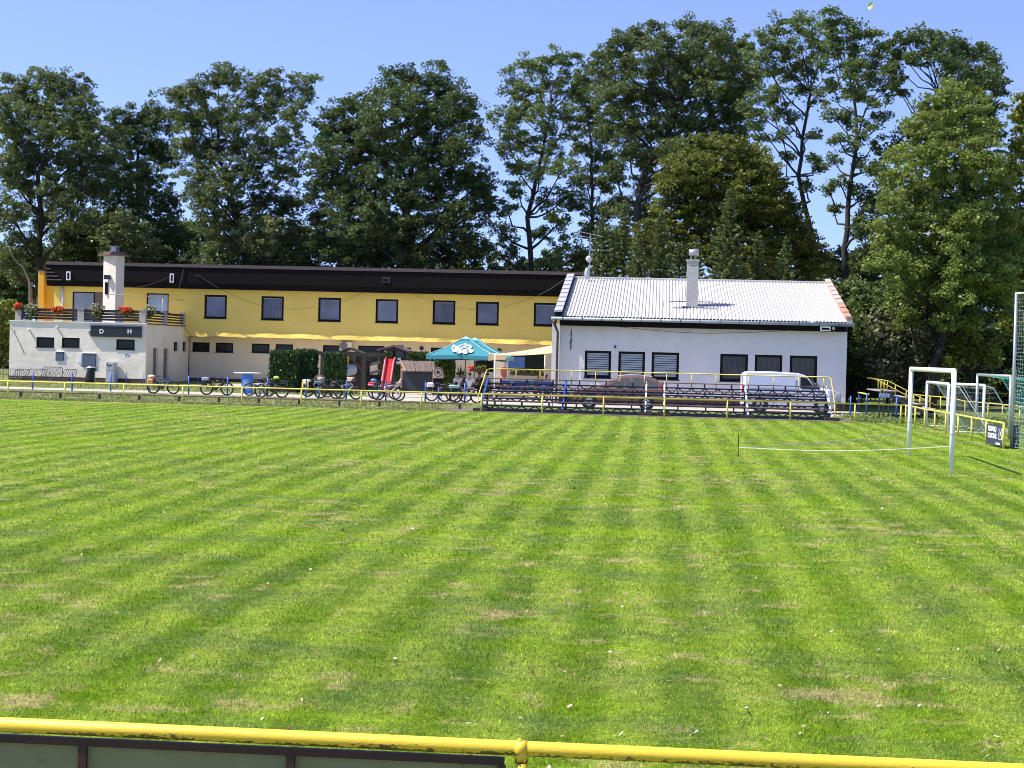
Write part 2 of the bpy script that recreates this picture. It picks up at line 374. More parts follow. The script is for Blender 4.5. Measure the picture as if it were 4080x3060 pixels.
# ================================================================== GROUND
def lawn_nodes(n, rough_grass=False):
    """mown-stripe grass colour from the position on the ground; returns a colour socket"""
    ge = n.nodes.new('ShaderNodeNewGeometry'); mp = n.nodes.new('ShaderNodeMapping')
    mp.vector_type = 'POINT'; mp.inputs['Rotation'].default_value = (0, 0, -A)
    link(n, ge.outputs['Position'], mp.inputs[0])
    def noise(scale, det=5, sc=(1, 1, 0), rough=0.6):
        m2 = n.nodes.new('ShaderNodeMapping'); m2.inputs['Scale'].default_value = sc; link(n, mp.outputs[0], m2.inputs[0])
        t = n.nodes.new('ShaderNodeTexNoise'); t.inputs['Scale'].default_value = scale; t.inputs['Detail'].default_value = det
        t.inputs['Roughness'].default_value = rough; link(n, m2.outputs[0], t.inputs[0]); return t.outputs[0]
    def ramp(s, p0, c0, p1, c1_):
        r = n.nodes.new('ShaderNodeValToRGB'); e = r.color_ramp.elements; e[0].position = p0; e[1].position = p1
        e[0].color = (*c0, 1); e[1].color = (*c1_, 1); link(n, s, r.inputs[0]); return r.outputs[0]
    def mix(f, a, b, mode='MIX'):
        x = n.nodes.new('ShaderNodeMixRGB'); x.blend_type = mode
        for i, q in ((0, f), (1, a), (2, b)):
            if hasattr(q, 'links'): link(n, q, x.inputs[i])
            elif isinstance(q, tuple): x.inputs[i].default_value = (*q, 1)
            else: x.inputs[i].default_value = q
        return x.outputs[0]
    def math_(op, a, b=None):
        x = n.nodes.new('ShaderNodeMath'); x.operation = op
        for i, q in enumerate((a, b)):
            if q is None: continue
            if hasattr(q, 'links'): link(n, q, x.inputs[i])
            else: x.inputs[i].default_value = q
        return x.outputs[0]
    K = (0, 0, 0); H = (1, 1, 1)
    sp = n.nodes.new('ShaderNodeSeparateXYZ'); link(n, mp.outputs[0], sp.inputs[0])
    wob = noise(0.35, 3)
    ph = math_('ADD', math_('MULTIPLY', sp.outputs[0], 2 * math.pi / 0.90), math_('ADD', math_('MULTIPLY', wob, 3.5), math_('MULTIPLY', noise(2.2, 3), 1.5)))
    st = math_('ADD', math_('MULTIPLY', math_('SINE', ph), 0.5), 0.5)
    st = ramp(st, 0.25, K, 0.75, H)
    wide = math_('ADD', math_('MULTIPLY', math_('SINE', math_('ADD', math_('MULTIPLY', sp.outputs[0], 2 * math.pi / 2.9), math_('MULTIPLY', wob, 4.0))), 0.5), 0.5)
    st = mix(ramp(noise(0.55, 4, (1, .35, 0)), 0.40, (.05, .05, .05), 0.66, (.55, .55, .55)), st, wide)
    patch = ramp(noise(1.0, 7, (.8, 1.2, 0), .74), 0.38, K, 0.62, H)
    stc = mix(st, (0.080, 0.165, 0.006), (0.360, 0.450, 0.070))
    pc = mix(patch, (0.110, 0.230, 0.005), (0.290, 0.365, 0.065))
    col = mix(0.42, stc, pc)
    col = mix(ramp(noise(0.10, 3, (0.5, 1.6, 0)), 0.42, K, 0.62, H), col, mix(0.45, col, (0.27, 0.42, 0.012)))
    grey = ramp(noise(0.8, 6, rough=.7), 0.46, K, 0.66, H)
    col = mix(math_('MULTIPLY', grey, 0.65), col, (0.140, 0.200, 0.075))
    dry = ramp(math_('ADD', math_('MULTIPLY', noise(1.5, 6, (1, 1, 0), 0.65), 0.7), math_('MULTIPLY', noise(0.22, 2), 0.3)), 0.54, K, 0.635, H)
    col = mix(math_('MULTIPLY', dry, 0.75), col, (0.50, 0.40, 0.21))
    return col, noise, mix, ramp
m, n, out = new_mat('lawn')
col, noise, mix, ramp = lawn_nodes(n)
fine = ramp(noise(34, 3, (1, 1, 0), 0.7), 0.3, (0.36, 0.36, 0.36), 0.68, (1.45, 1.45, 1.35))
mid = ramp(noise(5, 7, (1, 1.0, 0), 0.78), 0.34, (0.55, 0.57, 0.55), 0.66, (1.35, 1.32, 1.25))
c = mix(1.0, mix(1.0, col, fine, 'MULTIPLY'), mid, 'MULTIPLY')
b = n.nodes.new('ShaderNodeBsdfPrincipled'); b.inputs['Roughness'].default_value = 0.85; b.inputs['Specular IOR Level'].default_value = 0.03
link(n, c, b.inputs[0]); link(n, b.outputs[0], out.inputs[0])
bp = n.nodes.new('ShaderNodeBump'); bp.inputs['Distance'].default_value = 0.05; bp.inputs['Strength'].default_value = 0.9
link(n, noise(26, 5, (1, 1, 0), 0.75), bp.inputs['Height']); link(n, bp.outputs[0], b.inputs['Normal'])
M_lawn = m
m, n, out = new_mat('grass_blades')
col, noise, mix, ramp = lawn_nodes(n)
at = n.nodes.new('ShaderNodeAttribute'); at.attribute_name = 'tint'
tr_ = ramp(at.outputs['Fac'], 0.0, (0.55, 0.58, 0.55), 1.0, (2.3, 2.2, 2.0))
c = mix(1.0, mix(1.0, col, tr_, 'MULTIPLY'), ramp(noise(11, 5, (1, 1, 0), 0.75), 0.36, (0.5, 0.55, 0.5), 0.64, (1.4, 1.35, 1.3)), 'MULTIPLY')
b = n.nodes.new('ShaderNodeBsdfPrincipled'); b.inputs['Roughness'].default_value = 0.6; b.inputs['Specular IOR Level'].default_value = 0.12
t = n.nodes.new('ShaderNodeBsdfTranslucent'); link(n, c, b.inputs[0]); link(n, c, t.inputs[0])
mx = n.nodes.new('ShaderNodeMixShader'); mx.inputs[0].default_value = 0.35
link(n, b.outputs[0], mx.inputs[1]); link(n, t.outputs[0], mx.inputs[2]); link(n, mx.outputs[0], out.inputs[0])
M_blade = m
def rough_ground(name, a, b_, c_, dirt=0.5):
    m, n, out = new_mat(name)
    col, noise, mix, ramp = lawn_nodes(n)
    k = mix(ramp(noise(0.9, 6), 0.3, (0, 0, 0), 0.7, (1, 1, 1)), a, b_)
    k = mix(ramp(noise(0.5, 6, (1, 1, 0), 0.7), dirt, (0, 0, 0), dirt + 0.15, (1, 1, 1)), k, c_)
    k = mix(1.0, k, ramp(noise(14, 5, (1, 1, 0), 0.7), 0.3, (0.5, 0.5, 0.5), 0.7, (1.4, 1.4, 1.4)), 'MULTIPLY')
    p = n.nodes.new('ShaderNodeBsdfPrincipled'); p.inputs['Roughness'].default_value = 0.9; p.inputs['Specular IOR Level'].default_value = 0.1
    link(n, k, p.inputs[0]); link(n, p.outputs[0], out.inputs[0])
    bp = n.nodes.new('ShaderNodeBump'); bp.inputs['Distance'].default_value = 0.06
    link(n, noise(9, 5), bp.inputs['Height']); link(n, bp.outputs[0], p.inputs['Normal'])
    return m
M_rough = rough_ground('rough_grass', (0.12, 0.175, 0.030), (0.21, 0.24, 0.07), (0.30, 0.25, 0.15), 0.53)
M_path = mat('pale_concrete', (0.45, 0.40, 0.34), 0.9, 0.12, 0.8, bump=0.01, col2=(0.36, 0.33, 0.28), wear=0.6)
M_dirt = mat('bare_earth', (0.17, 0.125, 0.095), 0.95, 0.2, 2.0, bump=0.03, col2=(0.16, 0.15, 0.06), wear=0.56)

single('ground', MB().add([(-1500, -300, 0), (1500, -300, 0), (1500, 3000, 0), (-1500, 3000, 0)], [(0, 1, 2, 3)]), M_rough, (0, 0), kind='structure')
g = MB()
g.add([(-70, 7.7, 0.004), (17.5, 7.7, 0.004), (20.5, 71.5, 0.004), (-70, 71.5, 0.004)], [(0, 1, 2, 3)])
g.add([(17.5, 7.7, 0.004), (60, 7.7, 0.004), (60, 71.5, 0.004), (20.5, 71.5, 0.004)], [(0, 1, 2, 3)])
single('lawn', g, M_lawn, (0, 0), kind='structure')
def sheet(name, pts, m, z):
    """ground patch with an uneven outline"""
    out_ = []
    for i, p in enumerate(pts):
        q = pts[(i + 1) % len(pts)]; L = math.dist(p, q); k = max(1, int(L / 0.8))
        for j in range(k):
            t = j / k; out_.append((p[0] + (q[0]-p[0])*t + random.uniform(-.12, .12), p[1] + (q[1]-p[1])*t + random.uniform(-.12, .12), z))
    single(name, MB().add(out_, [tuple(range(len(out_)))]), m, (0, 0), kind='structure')
sheet('path', [(-75, 88.0), (-41, 88.0), (-28, 86.6), (-11, 84.6), (10.3, 79.5), (10.3, 87.0), (-5.6, 92.5), (-16, 90.8), (-41, 91.0), (-75, 91.4)], M_path, 0.008)
sheet('terrace_paving', [(-16, 92.0), (-5.5, 92.0), (-5.5, 117), (-29, 117), (-29, 102), (-18, 99.5)], M_path, 0.012)
sheet('bare_soil', [(-9.2, 72.6), (8.6, 72.4), (8.6, 76.6), (-8.5, 76.8), (-10.8, 75.0)], M_dirt, 0.010)

# grass blades in the near part of the lawn (real blades, thinning out with distance)
def blades():
    V = []; T = []
    for (y0, y1, dens, hgt, wid) in ((7.9, 13, 2300, 0.026, 0.006), (13, 20, 1100, 0.028, 0.009), (20, 32, 420, 0.030, 0.015), (32, 50, 110, 0.032, 0.026), (50, 71.5, 45, 0.030, 0.045)):
        area_x = 0.325 * y1 + 1.0
        N = int(dens * 2 * area_x * (y1 - y0))
        y = rng.uniform(y0, y1, N); x = rng.uniform(-area_x, area_x, N)
        k = np.abs(x) < 0.325 * y + 0.9; x, y = x[k], y[k]; N = len(x)
        cl = (np.sin(x * 3.1 + np.sin(y * 2.3) * 2) + np.sin(y * 3.7 + x * 1.3)) * 0.25 + 0.5
        h = hgt * (0.5 + 0.7 * rng.random(N)) * (0.75 + 0.5 * cl)
        a = rng.uniform(0, 2 * np.pi, N); w = wid * (0.7 + 0.6 * rng.random(N))
        b = rng.uniform(0, 2 * np.pi, N); ln = h * rng.uniform(0.2, 1.1, N)
        p = np.stack([x, y, np.full(N, 0.004)], 1)
        s = np.stack([np.cos(a) * w / 2, np.sin(a) * w / 2, np.zeros(N)], 1)
        t = p + np.stack([np.cos(b) * ln, np.sin(b) * ln, h], 1)
        V.append(np.stack([p - s, p + s, t], 1).reshape(-1, 3)); T.append(rng.random(N))
    V = np.concatenate(V); T = np.concatenate(T)
    o = np_mesh('grass', V, 3, [M_blade], T); tag(o, kind='stuff')
blades()
# taller rough grass beside the far rail and the path
def tufts(name, regions, m, hgt=0.09):
    V = []; T = []
    for (ua, ub, va, vb, N) in regions:
        u = rng.uniform(ua, ub, N); v = rng.uniform(va, vb, N)
        x = u * FX.x + v * FY.x; y = u * FX.y + v * FY.y
        k = np.sin(u * 2.1) + np.sin(v * 2.9 + u) + rng.normal(0, .8, N) > -0.5
        x, y = x[k], y[k]; N = len(x)
        h = hgt * (0.3 + rng.random(N) ** 2); a = rng.uniform(0, np.pi, N); w = 0.05
        p = np.stack([x, y, np.zeros(N)], 1); s = np.stack([np.cos(a) * w, np.sin(a) * w, np.zeros(N)], 1)
        t = p + np.stack([rng.normal(0, .4, N) * h, rng.normal(0, .4, N) * h, h], 1)
        V.append(np.stack([p - s, p + s, t], 1).reshape(-1, 3)); T.append(rng.random(N))
    tag(np_mesh(name, np.concatenate(V), 3, [m], np.concatenate(T)), kind='stuff')
M_tuft = leaf_mat('tuft_green', (0.17, 0.19, 0.045), (0.42, 0.40, 0.18), 0.3)
tufts('rough_grass', [(-42, -9.2, 71.7, 73.8, 9000), (-44, -9, 75.5, 84.0, 12000), (-45, -17, 92.3, 106, 8000), (-75, -43, 95, 150, 6000)], M_tuft)
tufts('meadow_grass', [(8.7, 32, 72, 84, 16000), (11.5, 36, 40, 72, 14000)], leaf_mat('meadow_shade_green', (0.07, 0.12, 0.02), (0.22, 0.28, 0.07), .3))  # darker, greener tufts: the shade on this side is put into their colour

# fallen leaves lying on the lawn
def litter():
    N = 2600
    y = 8.3 + 34 * rng.random(N) ** 1.25; x = rng.uniform(-1, 1, N) * (0.325 * y + 1)
    keep = rng.random(N) < np.clip(0.5 + 0.25 * x / (0.3 * y), 0.25, 0.9)
    x, y = x[keep], y[keep]; N = len(x)
    a = rng.uniform(0, 2*np.pi, N); L = rng.uniform(0.014, 0.030, N); w = L * rng.uniform(.35, .6, N)
    c = np.stack([x, y, rng.uniform(0.022, 0.04, N)], 1)
    d = np.stack([np.cos(a), np.sin(a), rng.normal(0, .35, N)], 1) * L[:, None]; e = np.stack([-np.sin(a), np.cos(a), rng.normal(0, .5, N)], 1) * w[:, None]
    V = np.stack([c - d, c - e * .9 + d * .1, c + d, c + e * .9 + d * .1], 1).reshape(-1, 3)
    tag(np_mesh('fallen_leaves', V, 4, [leaf_mat('dead_leaf', (0.20, 0.08, 0.03), (0.62, 0.50, 0.34), 0.1, hi=(0.80, 0.74, 0.66))], rng.random(N)), kind='stuff')
litter()

# ================================================================== RAILINGS
def railing(name, label, pts, v_or_pts, hgt, r, postpx, m, pr=None, group=None):
    """pts: rail line points (u,v,z); postpx: list of (u,v) post feet"""
    t = Thing(name, label, 'railing', (pts[0][0], pts[0][1], 0), group)
    t.part('rail', MB().tube(pts, r, 8), m, smooth=True)
    for (u, v, z) in postpx:
        t.part('post', MB().tube([(u, v, -0.02), (u, v, z)], pr or r * 0.9, 8), m, smooth=True)
    return t
FARV = 72.0
fr_px = [c1(75, 1375), c1(612, 1390), c1(1168, 1405), c1(1727, 1425), c2(627, 1450), c2(1188, 1455), c2(1754, 1470), c3(1048, 1290), c3(1713, 1300),
         c4(860, 1325), c4(1536, 1345), c5(550, 1310), c5(1103, 1325), c5(1660, 1340), c6(222, 1075)]
posts = [(U(p, FARV)[0], FARV, 0.80) for p in fr_px]
posts = [(posts[0][0] - 3.0 * k, FARV, 0.80) for k in (3, 2, 1)] + posts
ucorner = U(c6(575, 1085), FARV)[0]
posts.append((U(c6(542, 1085), FARV)[0], FARV, 0.8))
railing('touchline_railing', 'long yellow tubular railing along the far edge of the pitch', [(posts[0][0] - 1, FARV, 0.80), (ucorner, FARV, 0.80)], None, .8, 0.032, posts, M_yelf, 0.035)
# railing behind the goal, running towards the camera
ends = []
for x, yt, yb in ((580, 650, 905), (710, 680, 930), (840, 705, 975), (980, 725, 998), (1130, 755, 1040), (1300, 775, 1080), (1487, 805, 1130), (1925, 855, 1238)):
    u, v = G(c7(x, yb)); ends.append((u, v, 0.80))
railing('goal_line_railing', 'yellow railing behind the goal with an advertising board on its end', [(ucorner, FARV, .8)] + [(e[0], e[1], .8) for e in ends], None, .8, 0.034, ends, M_yelf, 0.036)
# near railing
NV = 7.5
def near(px, py, v=NV): return U((px, py), v)
zr = near(1000, 2933)[1]
upost = near(2080, 2960)[0]
nr = [(-6, NV, zr), (upost, NV, zr), (6, NV, zr)]
t = Thing('near_railing', 'thick worn yellow railing across the foreground with peeling paint underneath', 'railing', (upost, NV, 0))
t.part('rail', MB().tube([(-6, NV, zr), (-2, NV, zr+.002), (upost, NV, zr), (2.2, NV, zr-.002), (6, NV, zr)], 0.0345, 24), M_yel, smooth=True)
for du in (-2.95, 0, 2.95):
    t.part('post', MB().tube([(upost+du, NV, 0), (upost+du, NV, zr-.02)], 0.026, 16), M_yel, smooth=True)
    t.part('joint', MB().tube([(upost+du-.03, NV, zr), (upost+du+.025, NV, zr)], 0.0365, 16).tube([(upost+du, NV, zr-.065), (upost+du, NV, zr)], 0.031, 14).ball((upost+du-.012, NV, zr+.035), (.014, .012, .010)), M_yel, smooth=True)
# framed board hanging under the near rail
M_bf = mat('board_frame_brown', (0.050, 0.014, 0.011), 0.5, 0.25, 5)
M_bp = mat('board_back_grey_green', (0.27, 0.26, 0.13), 1.0, 0.10, 3, spec=0, col2=(0.12, 0.12, 0.08), wear=0.62)
t = Thing('board', 'framed grey-green board with dark brown steel edges fixed under the near rail', 'board', (upost - 1.5, NV + .02, 0.1))
ua = -3.4; ub = near(2010, 3030)[0]; zt = zr - .044; zb = 0.08
fr = MB(); fr.box((ua, NV-.012, zt-.036), (ub, NV+.012, zt)); fr.box((ua, NV-.012, zb), (ub, NV+.012, zb+.036))
t.part('frame', fr, M_bf)
for px in (330, 1158, 2000):
    uu = near(px, 3030)[0]; t.part('upright', MB().box((uu-.019, NV-.015, zb+.036), (uu+.019, NV+.009, zt-.036)), M_bf)
t.part('panel', MB().box((ua+.01, NV+.012, zb+.01), (ub-.01, NV+.018, zt-.006)), M_bp)
# low plank bench between the rail and the path
BV = 75.0
legs = [c1(195, 1540), c1(568, 1540), c1(940, 1550), c1(1315, 1550), c1(1693, 1560), c2(408, 1590), c2(785, 1590), c2(1165, 1600), c2(1545, 1600), c3(585, 1440), c3(1040, 1450), c3(1472, 1465)]
lu = [U(p, BV)[0] for p in legs]
t = Thing('plank_bench', 'long low brown plank bench on short posts behind the touchline rail', 'bench', (lu[5], BV, 0))
zb = 0.27
for i in range(0, len(lu) - 1, 3):
    a = lu[i] - (.15 if i else 3.0); b_ = (lu[i + 3] - .17) if i + 3 < len(lu) - 1 else lu[-1] + .15
    t.part('plank', MB().box((a, BV-.13, zb-.045), (b_, BV+.13, zb)), M_plank)
for u in lu: t.part('leg', MB().box((u-.045, BV-.06, -.02), (u+.045, BV+.06, zb-.046)), mat('leg_grey', (0.10, 0.085, 0.07), .85, .2, 4))
# blue posts along the path
bl = [(c1(308, 1450), c1(308, 1282)), (c1(680, 1462), c1(680, 1292)), (c1(1045, 1470), c1(1045, 1300)), (c1(1408, 1480), c1(1408, 1310)), (c2(121, 1497), c2(121, 1320)), (c2(488, 1510), c2(488, 1330)),
      (c2(795, 1520), c2(795, 1380)), (c2(867, 1525), c2(867, 1340)), (c2(1230, 1530), c2(1230, 1350)), (c2(1352, 1530), c2(1352, 1400)), (c2(1610, 1545), c2(1610, 1365)),
      (c3(577, 1362), c3(577, 1200)), (c3(655, 1372), c3(655, 1155)), (c3(1090, 1385), c3(1090, 1165)), (c3(1235, 1385), c3(1235, 1225)), (c3(1523, 1410), c3(1523, 1180)),
      (c6(188, 1145), c6(190, 1008)), (c6(246, 1120), c6(246, 990)), (c6(300, 1140), c6(303, 990)), (c6(508, 1165), c6(511, 1018))]
where = ['leftmost blue steel post by the path, in front of the leaning barriers', 'blue steel post between the leaning barriers and the black bin', 'blue steel post in front of the grey electric cabinet',
         'blue steel post at the rear wheel of the leftmost bicycle', 'blue steel post just right of the leftmost bicycle', 'blue steel post at the front wheel of the second bicycle from the left',
         'short blue post behind the bicycle beside the blue barrel table', 'blue steel post beside the yellow-green helmet', 'blue steel post beside the yellow pannier bag', 'blue steel post under the small brown litter bin',
         'blue steel post in front of the wooden A-shaped board', 'short blue post at the bicycle with the red bag', 'tall dark blue post in front of the red slide', 'blue steel post at the right end of the wooden notice shelter',
         'short blue post behind the bicycle with the white bag', 'blue steel post in front of the seated people in white shirts', 'blue post just right of the white building', 'left blue leg post beneath the short yellow bar',
         'right blue leg post beneath the short yellow bar', 'blue post beside the small stand with the white banner']
for (pb, pt), lab in zip(bl, where):
    u, v = G(pb); z = U(pt, v)[1]
    o = single('bollard', MB().tube([(u, v, -.02), (u, v, z)], 0.042, 10), M_blue, (u, v, 0), lab, 'bollard', 'blue posts beside the path', smooth=True)
bl2 = [(12, 1525, 1483), (198, 1538, 1490), (468, 1545, 1493), (504, 1535, 1496), (573, 1520, 1490), (789, 1535, 1494)]
w2 = ['thin blue stake at the left edge of the photo', 'thin dark stake in front of the leaning barriers', 'thin blue stake just right of the electric cabinet', 'thin blue stake midway along the wall under the scoreboard', 'thin blue stake at the corner of the cream building', 'thin dark stake against the beige wall by the second bicycle']
for (px, yb, yt), lab in zip(bl2, w2):
    v = 96.0; u, _ = U((px, yb), v); z = .95
    single('stake', MB().tube([(u, v, -.02), (u, v, z)], 0.022, 6), M_blue, (u, v, 0), lab, 'stake', 'thin stakes by the wall')
# ================================================================== BUILDINGS
def window(t, r, v, m_pane, fw_=0.07, sill=True, mull=(), d=0.12, m_fr=None, blinds=0):
    """r = (u0,u1,z0,z1) opening in the wall plane v"""
    u0, u1, z0, z1 = r; w = v + d; mf = m_fr or M_frame
    f = MB(); f.box((u0, w-.03, z0), (u0+fw_, w+.05, z1)).box((u1-fw_, w-.03, z0), (u1, w+.05, z1)).box((u0+fw_, w-.03, z1-fw_), (u1-fw_, w+.05, z1)).box((u0+fw_, w-.03, z0), (u1-fw_, w+.05, z0+fw_))
    for k in mull: f.box((u0+(u1-u0)*k-.03, w-.028, z0+fw_), (u0+(u1-u0)*k+.03, w+.048, z1-fw_))
    o = t.part('window', f, mf)
    t.part('pane', MB().box((u0+fw_*.8, w+.005, z0+fw_*.8), (u1-fw_*.8, w+.02, z1-fw_*.8)), m_pane, o)
    if blinds:
        b = MB(); h = (z1-z0-2*fw_)/blinds
        for k in range(blinds): b.box((u0+fw_, w-.002, z0+fw_+h*k+h*.30), (u1-fw_, w+.003, z0+fw_+h*(k+1)))
        t.part('blind', b, mat('blind_fabric', (0.36, 0.42, 0.44), 0.6, 0.05, 2), o)
    if sill: t.part('sill', MB().box((u0-.05, v-.04, z0-.035), (u1+.05, v+d, z0-.002)), M_sill, o)
    return o

# ---------------- cream flat-roofed block with the terrace (left)
LV = 108.3; LB = 118.7
lu0 = U(c1(88, 1100), LV)[0]; lu1 = U(c1(1377, 1100), LV)[0]; lz = U(c1(700, 818), LV)[1]
T_ = Thing('clubhouse_block', 'cream plastered flat-roofed block with scoreboard and flower terrace on top', 'building', (lu0, LV))
holes = [rect(c1, 343, 957, 512, 1052, LV), rect(c1, 583, 962, 752, 1055, LV), rect(c1, 1097, 977, 1272, 1075, LV)]
w = MB(); w.wall(lu0, lu1, 0.28, lz, LV, .14, holes)
w.add([(lu0, LV, .28), (lu0, LB, .28), (lu0, LB, lz), (lu0, LV, lz)], [(0, 1, 2, 3)])
# right return wall with two door niches and two slot windows
sh = [(LV + 1.6, LV + 2.7, 0.1, 2.35), (LV + 4.0, LV + 5.2, 0.1, 2.35)]
ss = [(LV + 6.4, LV + 7.6, 2.15, 2.85), (LV + 8.6, LV + 9.7, 2.15, 2.85)]
side = MB(); side.wall(LV, LB, 0.0, lz, 0, .16, sh + ss)
w.add([(lu1 - y, x, z) for x, y, z in side.v], side.f)
T_.part('wall', w, M_plc)
T_.part('plinth', MB().box((lu0+.01, LV+.012, 0), (lu1-.01, LV+.1, .285)), M_plinth)
for a in sh: T_.part('door', MB().box((lu1-.16, a[0]+.02, a[2]), (lu1-.13, a[1]-.02, a[3])), mat('door_brown_grey', (0.22, 0.17, 0.13), 0.6, 0.15, 3))
for a in ss: T_.part('window', MB().box((lu1-.15, a[0]+.02, a[2]+.01), (lu1-.12, a[1]-.02, a[3]-.01)), M_glassdark)
for h in holes: window(T_, h, LV, M_glassdark, .10, d=.10)
rf = MB(); rf.box((lu0+.02, LV+.02, lz-.05), (lu1-.02, LB, lz+.001)); rf.cur = 1
T_.part('roof', rf, [M_path, M_wht])
T_.part('roof_edge', MB().box((lu0-.06, LV-.07, lz+.002), (lu1+.04, LV+.05, lz+.07)).box((lu0-.06, LV+.052, lz+.002), (lu0+.05, LB, lz+.07)), M_wht)
T_.part('roof_edge', MB().box((lu1-.05, LV+.054, lz+.003), (lu1+.08, LB, lz+.08)), M_cap)
# scoreboard: only letters D and H carry information
r_ = rect(c1, 862, 858, 1340, 955, LV)
sb = MB().box((r_[0], LV-.17, r_[2]), (r_[1], LV-.002, r_[3]), .01)
so = T_.part('scoreboard', sb, mat('scoreboard_black', (0.018, 0.02, 0.028), 0.5, 0.2, 3))
T_.part('top_bar', MB().box((r_[0]-.03, LV-.2, r_[3]+.02), (r_[1]+.04, LV-.003, r_[3]+.10)), mat('scoreboard_top', (0.10, 0.10, 0.13), 0.5, 0.1, 3), so)
for s_, x in (('D', 967), ('H', 1231)):
    u, z = U(c1(x, 903), LV)
    text_part('letter', s_, 0.42, M_wht, so, (u-lu0, -.176, z), .004, bold=.012)
for k in (1020, 1180):
    u = U(c1(k, 903), LV)[0]; T_.part('divider', MB().box((u-.012, LV-.178, r_[2]+.03), (u+.012, LV-.171, r_[3]-.03)), M_dsteel, so)
# wall fittings
for q in ((275, 885), (540, 865)):
    u, z = U(c1(*q), LV); T_.part('wall_lamp', MB().ball((u, LV-.07, z), .085, 12, 8), mat('lamp_shade_white', (0.75, 0.75, 0.72), 0.3, 0.03, 3), smooth=True)
u, z = U(c1(1490, 987), LV+3); T_.part('wall_lamp', MB().ball((lu1+.06, LV+4.0, z), .09, 12, 8), _mats['lamp_shade_white'], smooth=True)
M_mbox = mat('meter_door_grey', (0.12, 0.15, 0.20), 0.4, 0.1, 2, metal=0.3)
for q in ((527, 1095, 605, 1177), (780, 1110, 908, 1240)):
    a = rect(c1, *q, LV)
    o = T_.part('meter_cabinet', MB().box((a[0], LV-.05, a[2]), (a[1], LV-.001, a[3]), .008), M_dsteel)
    T_.part('cabinet_door', MB().box((a[0]+.03, LV-.056, a[2]+.03), (a[1]-.03, LV-.051, a[3]-.03)), M_mbox, o)
    T_.part('cabinet_ledge', MB().box((a[0]-.02, LV-.08, a[3]+.003), (a[1]+.02, LV-.001, a[3]+.025)), M_wht, o)
a = rect(c1, 738, 1108, 772, 1197, LV); T_.part('meter_plate', MB().box((a[0], LV-.05, a[2]), (a[1], LV-.001, a[3]), .005), M_wht)
a = rect(c1, 1175, 1108, 1225, 1138, LV)
o = T_.part('toilet_sign', MB().box((a[0], LV-.012, a[2]), (a[1], LV-.001, a[3])), M_wht)
text_part('letter', 'WC', 0.19, mat('sign_blue', (0.02, 0.05, 0.16), 0.5, 0.05, 3), o, ((a[0]+a[1])/2-lu0, -.014, (a[2]+a[3])/2+.02), .001, bold=.006)
T_.part('arrow', MB().prism([(a[0]+.08, a[2]+.03), (a[1]-.12, a[2]+.03), (a[1]-.12, a[2]), (a[1]-.02, a[2]+.04), (a[1]-.12, a[2]+.08), (a[1]-.12, a[2]+.05), (a[0]+.08, a[2]+.05)], 'v', LV-.015, LV-.0125), _mats['sign_blue'], o)
u, z = U(c1(845, 905), LV); T_.part('speaker', MB().box((u-.08, LV-.16, z-.12), (u+.06, LV-.001, z+.10), .01), mat('pale_box', (0.5, 0.5, 0.48), 0.6, 0.1, 3))
u, z = U(c1(105, 830), LV); T_.part('cable', MB().tube([(u, LV-.06, z), (u+.02, LV-.06, z-.3), (u+.35, LV-.05, z-.75), (u+.9, LV-.02, z-1.9), (u+1.0, LV-.01, z-2.0)], .014, 5), M_dsteel)
T_.part('cable', MB().tube([(lu1+.02, LB-.25, lz-.2), (lu1+.03, LB-.25, .1)], .03, 6), M_dsteel)
# terrace parapet: brick piers and dark boards (part of the block)
M_pier = brick_mat('pier_brick', (0.50, 0.45, 0.40), (0.38, 0.34, 0.30), (0.72, 0.69, 0.64), 7.0)
M_board = mat('parapet_board', (0.022, 0.014, 0.016), 0.55, 0.3, 3, streak=(1, 1, 8))
PV = LV + .35; pz = lz + .08
ptop = U(c1(765, 693), PV)[1]
for x0, x1 in ((148, 207), (737, 797), (1320, 1377)):
    a, b_ = U(c1(x0, 750), PV)[0], U(c1(x1, 750), PV)[0]
    T_.part('pier', MB().box((a, PV-.12, pz), (b_, PV+.22, ptop)), M_pier)
    T_.part('pier_cap', MB().box((a-.03, PV-.15, ptop+.001), (b_+.03, PV+.25, ptop+.05)), M_path)
for vv in (LV + 4.5, LB - 1.2):
    T_.part('pier', MB().box((lu1-.35, vv-.2, pz), (lu1-.02, vv+.2, ptop)), M_pier)
    T_.part('pier_cap', MB().box((lu1-.38, vv-.23, ptop+.001), (lu1+.01, vv+.23, ptop+.05)), M_path)
for k in range(4):
    za = pz + .10 + k * (ptop-pz-.1) / 4
    xs = [(207, 737), (797, 1320)]
    for x0, x1 in xs:
        a, b_ = U(c1(x0, 750), PV)[0], U(c1(x1, 750), PV)[0]
        T_.part('parapet_board', MB().box((a+.004, PV-.02, za), (b_-.004, PV+.03, za+(.15 if k < 3 else .19))), M_board)
    T_.part('parapet_board', MB().box((lu1-.19, PV+.23, za), (lu1-.14, LB-.1, za+(.11 if k < 3 else .16))), M_board)
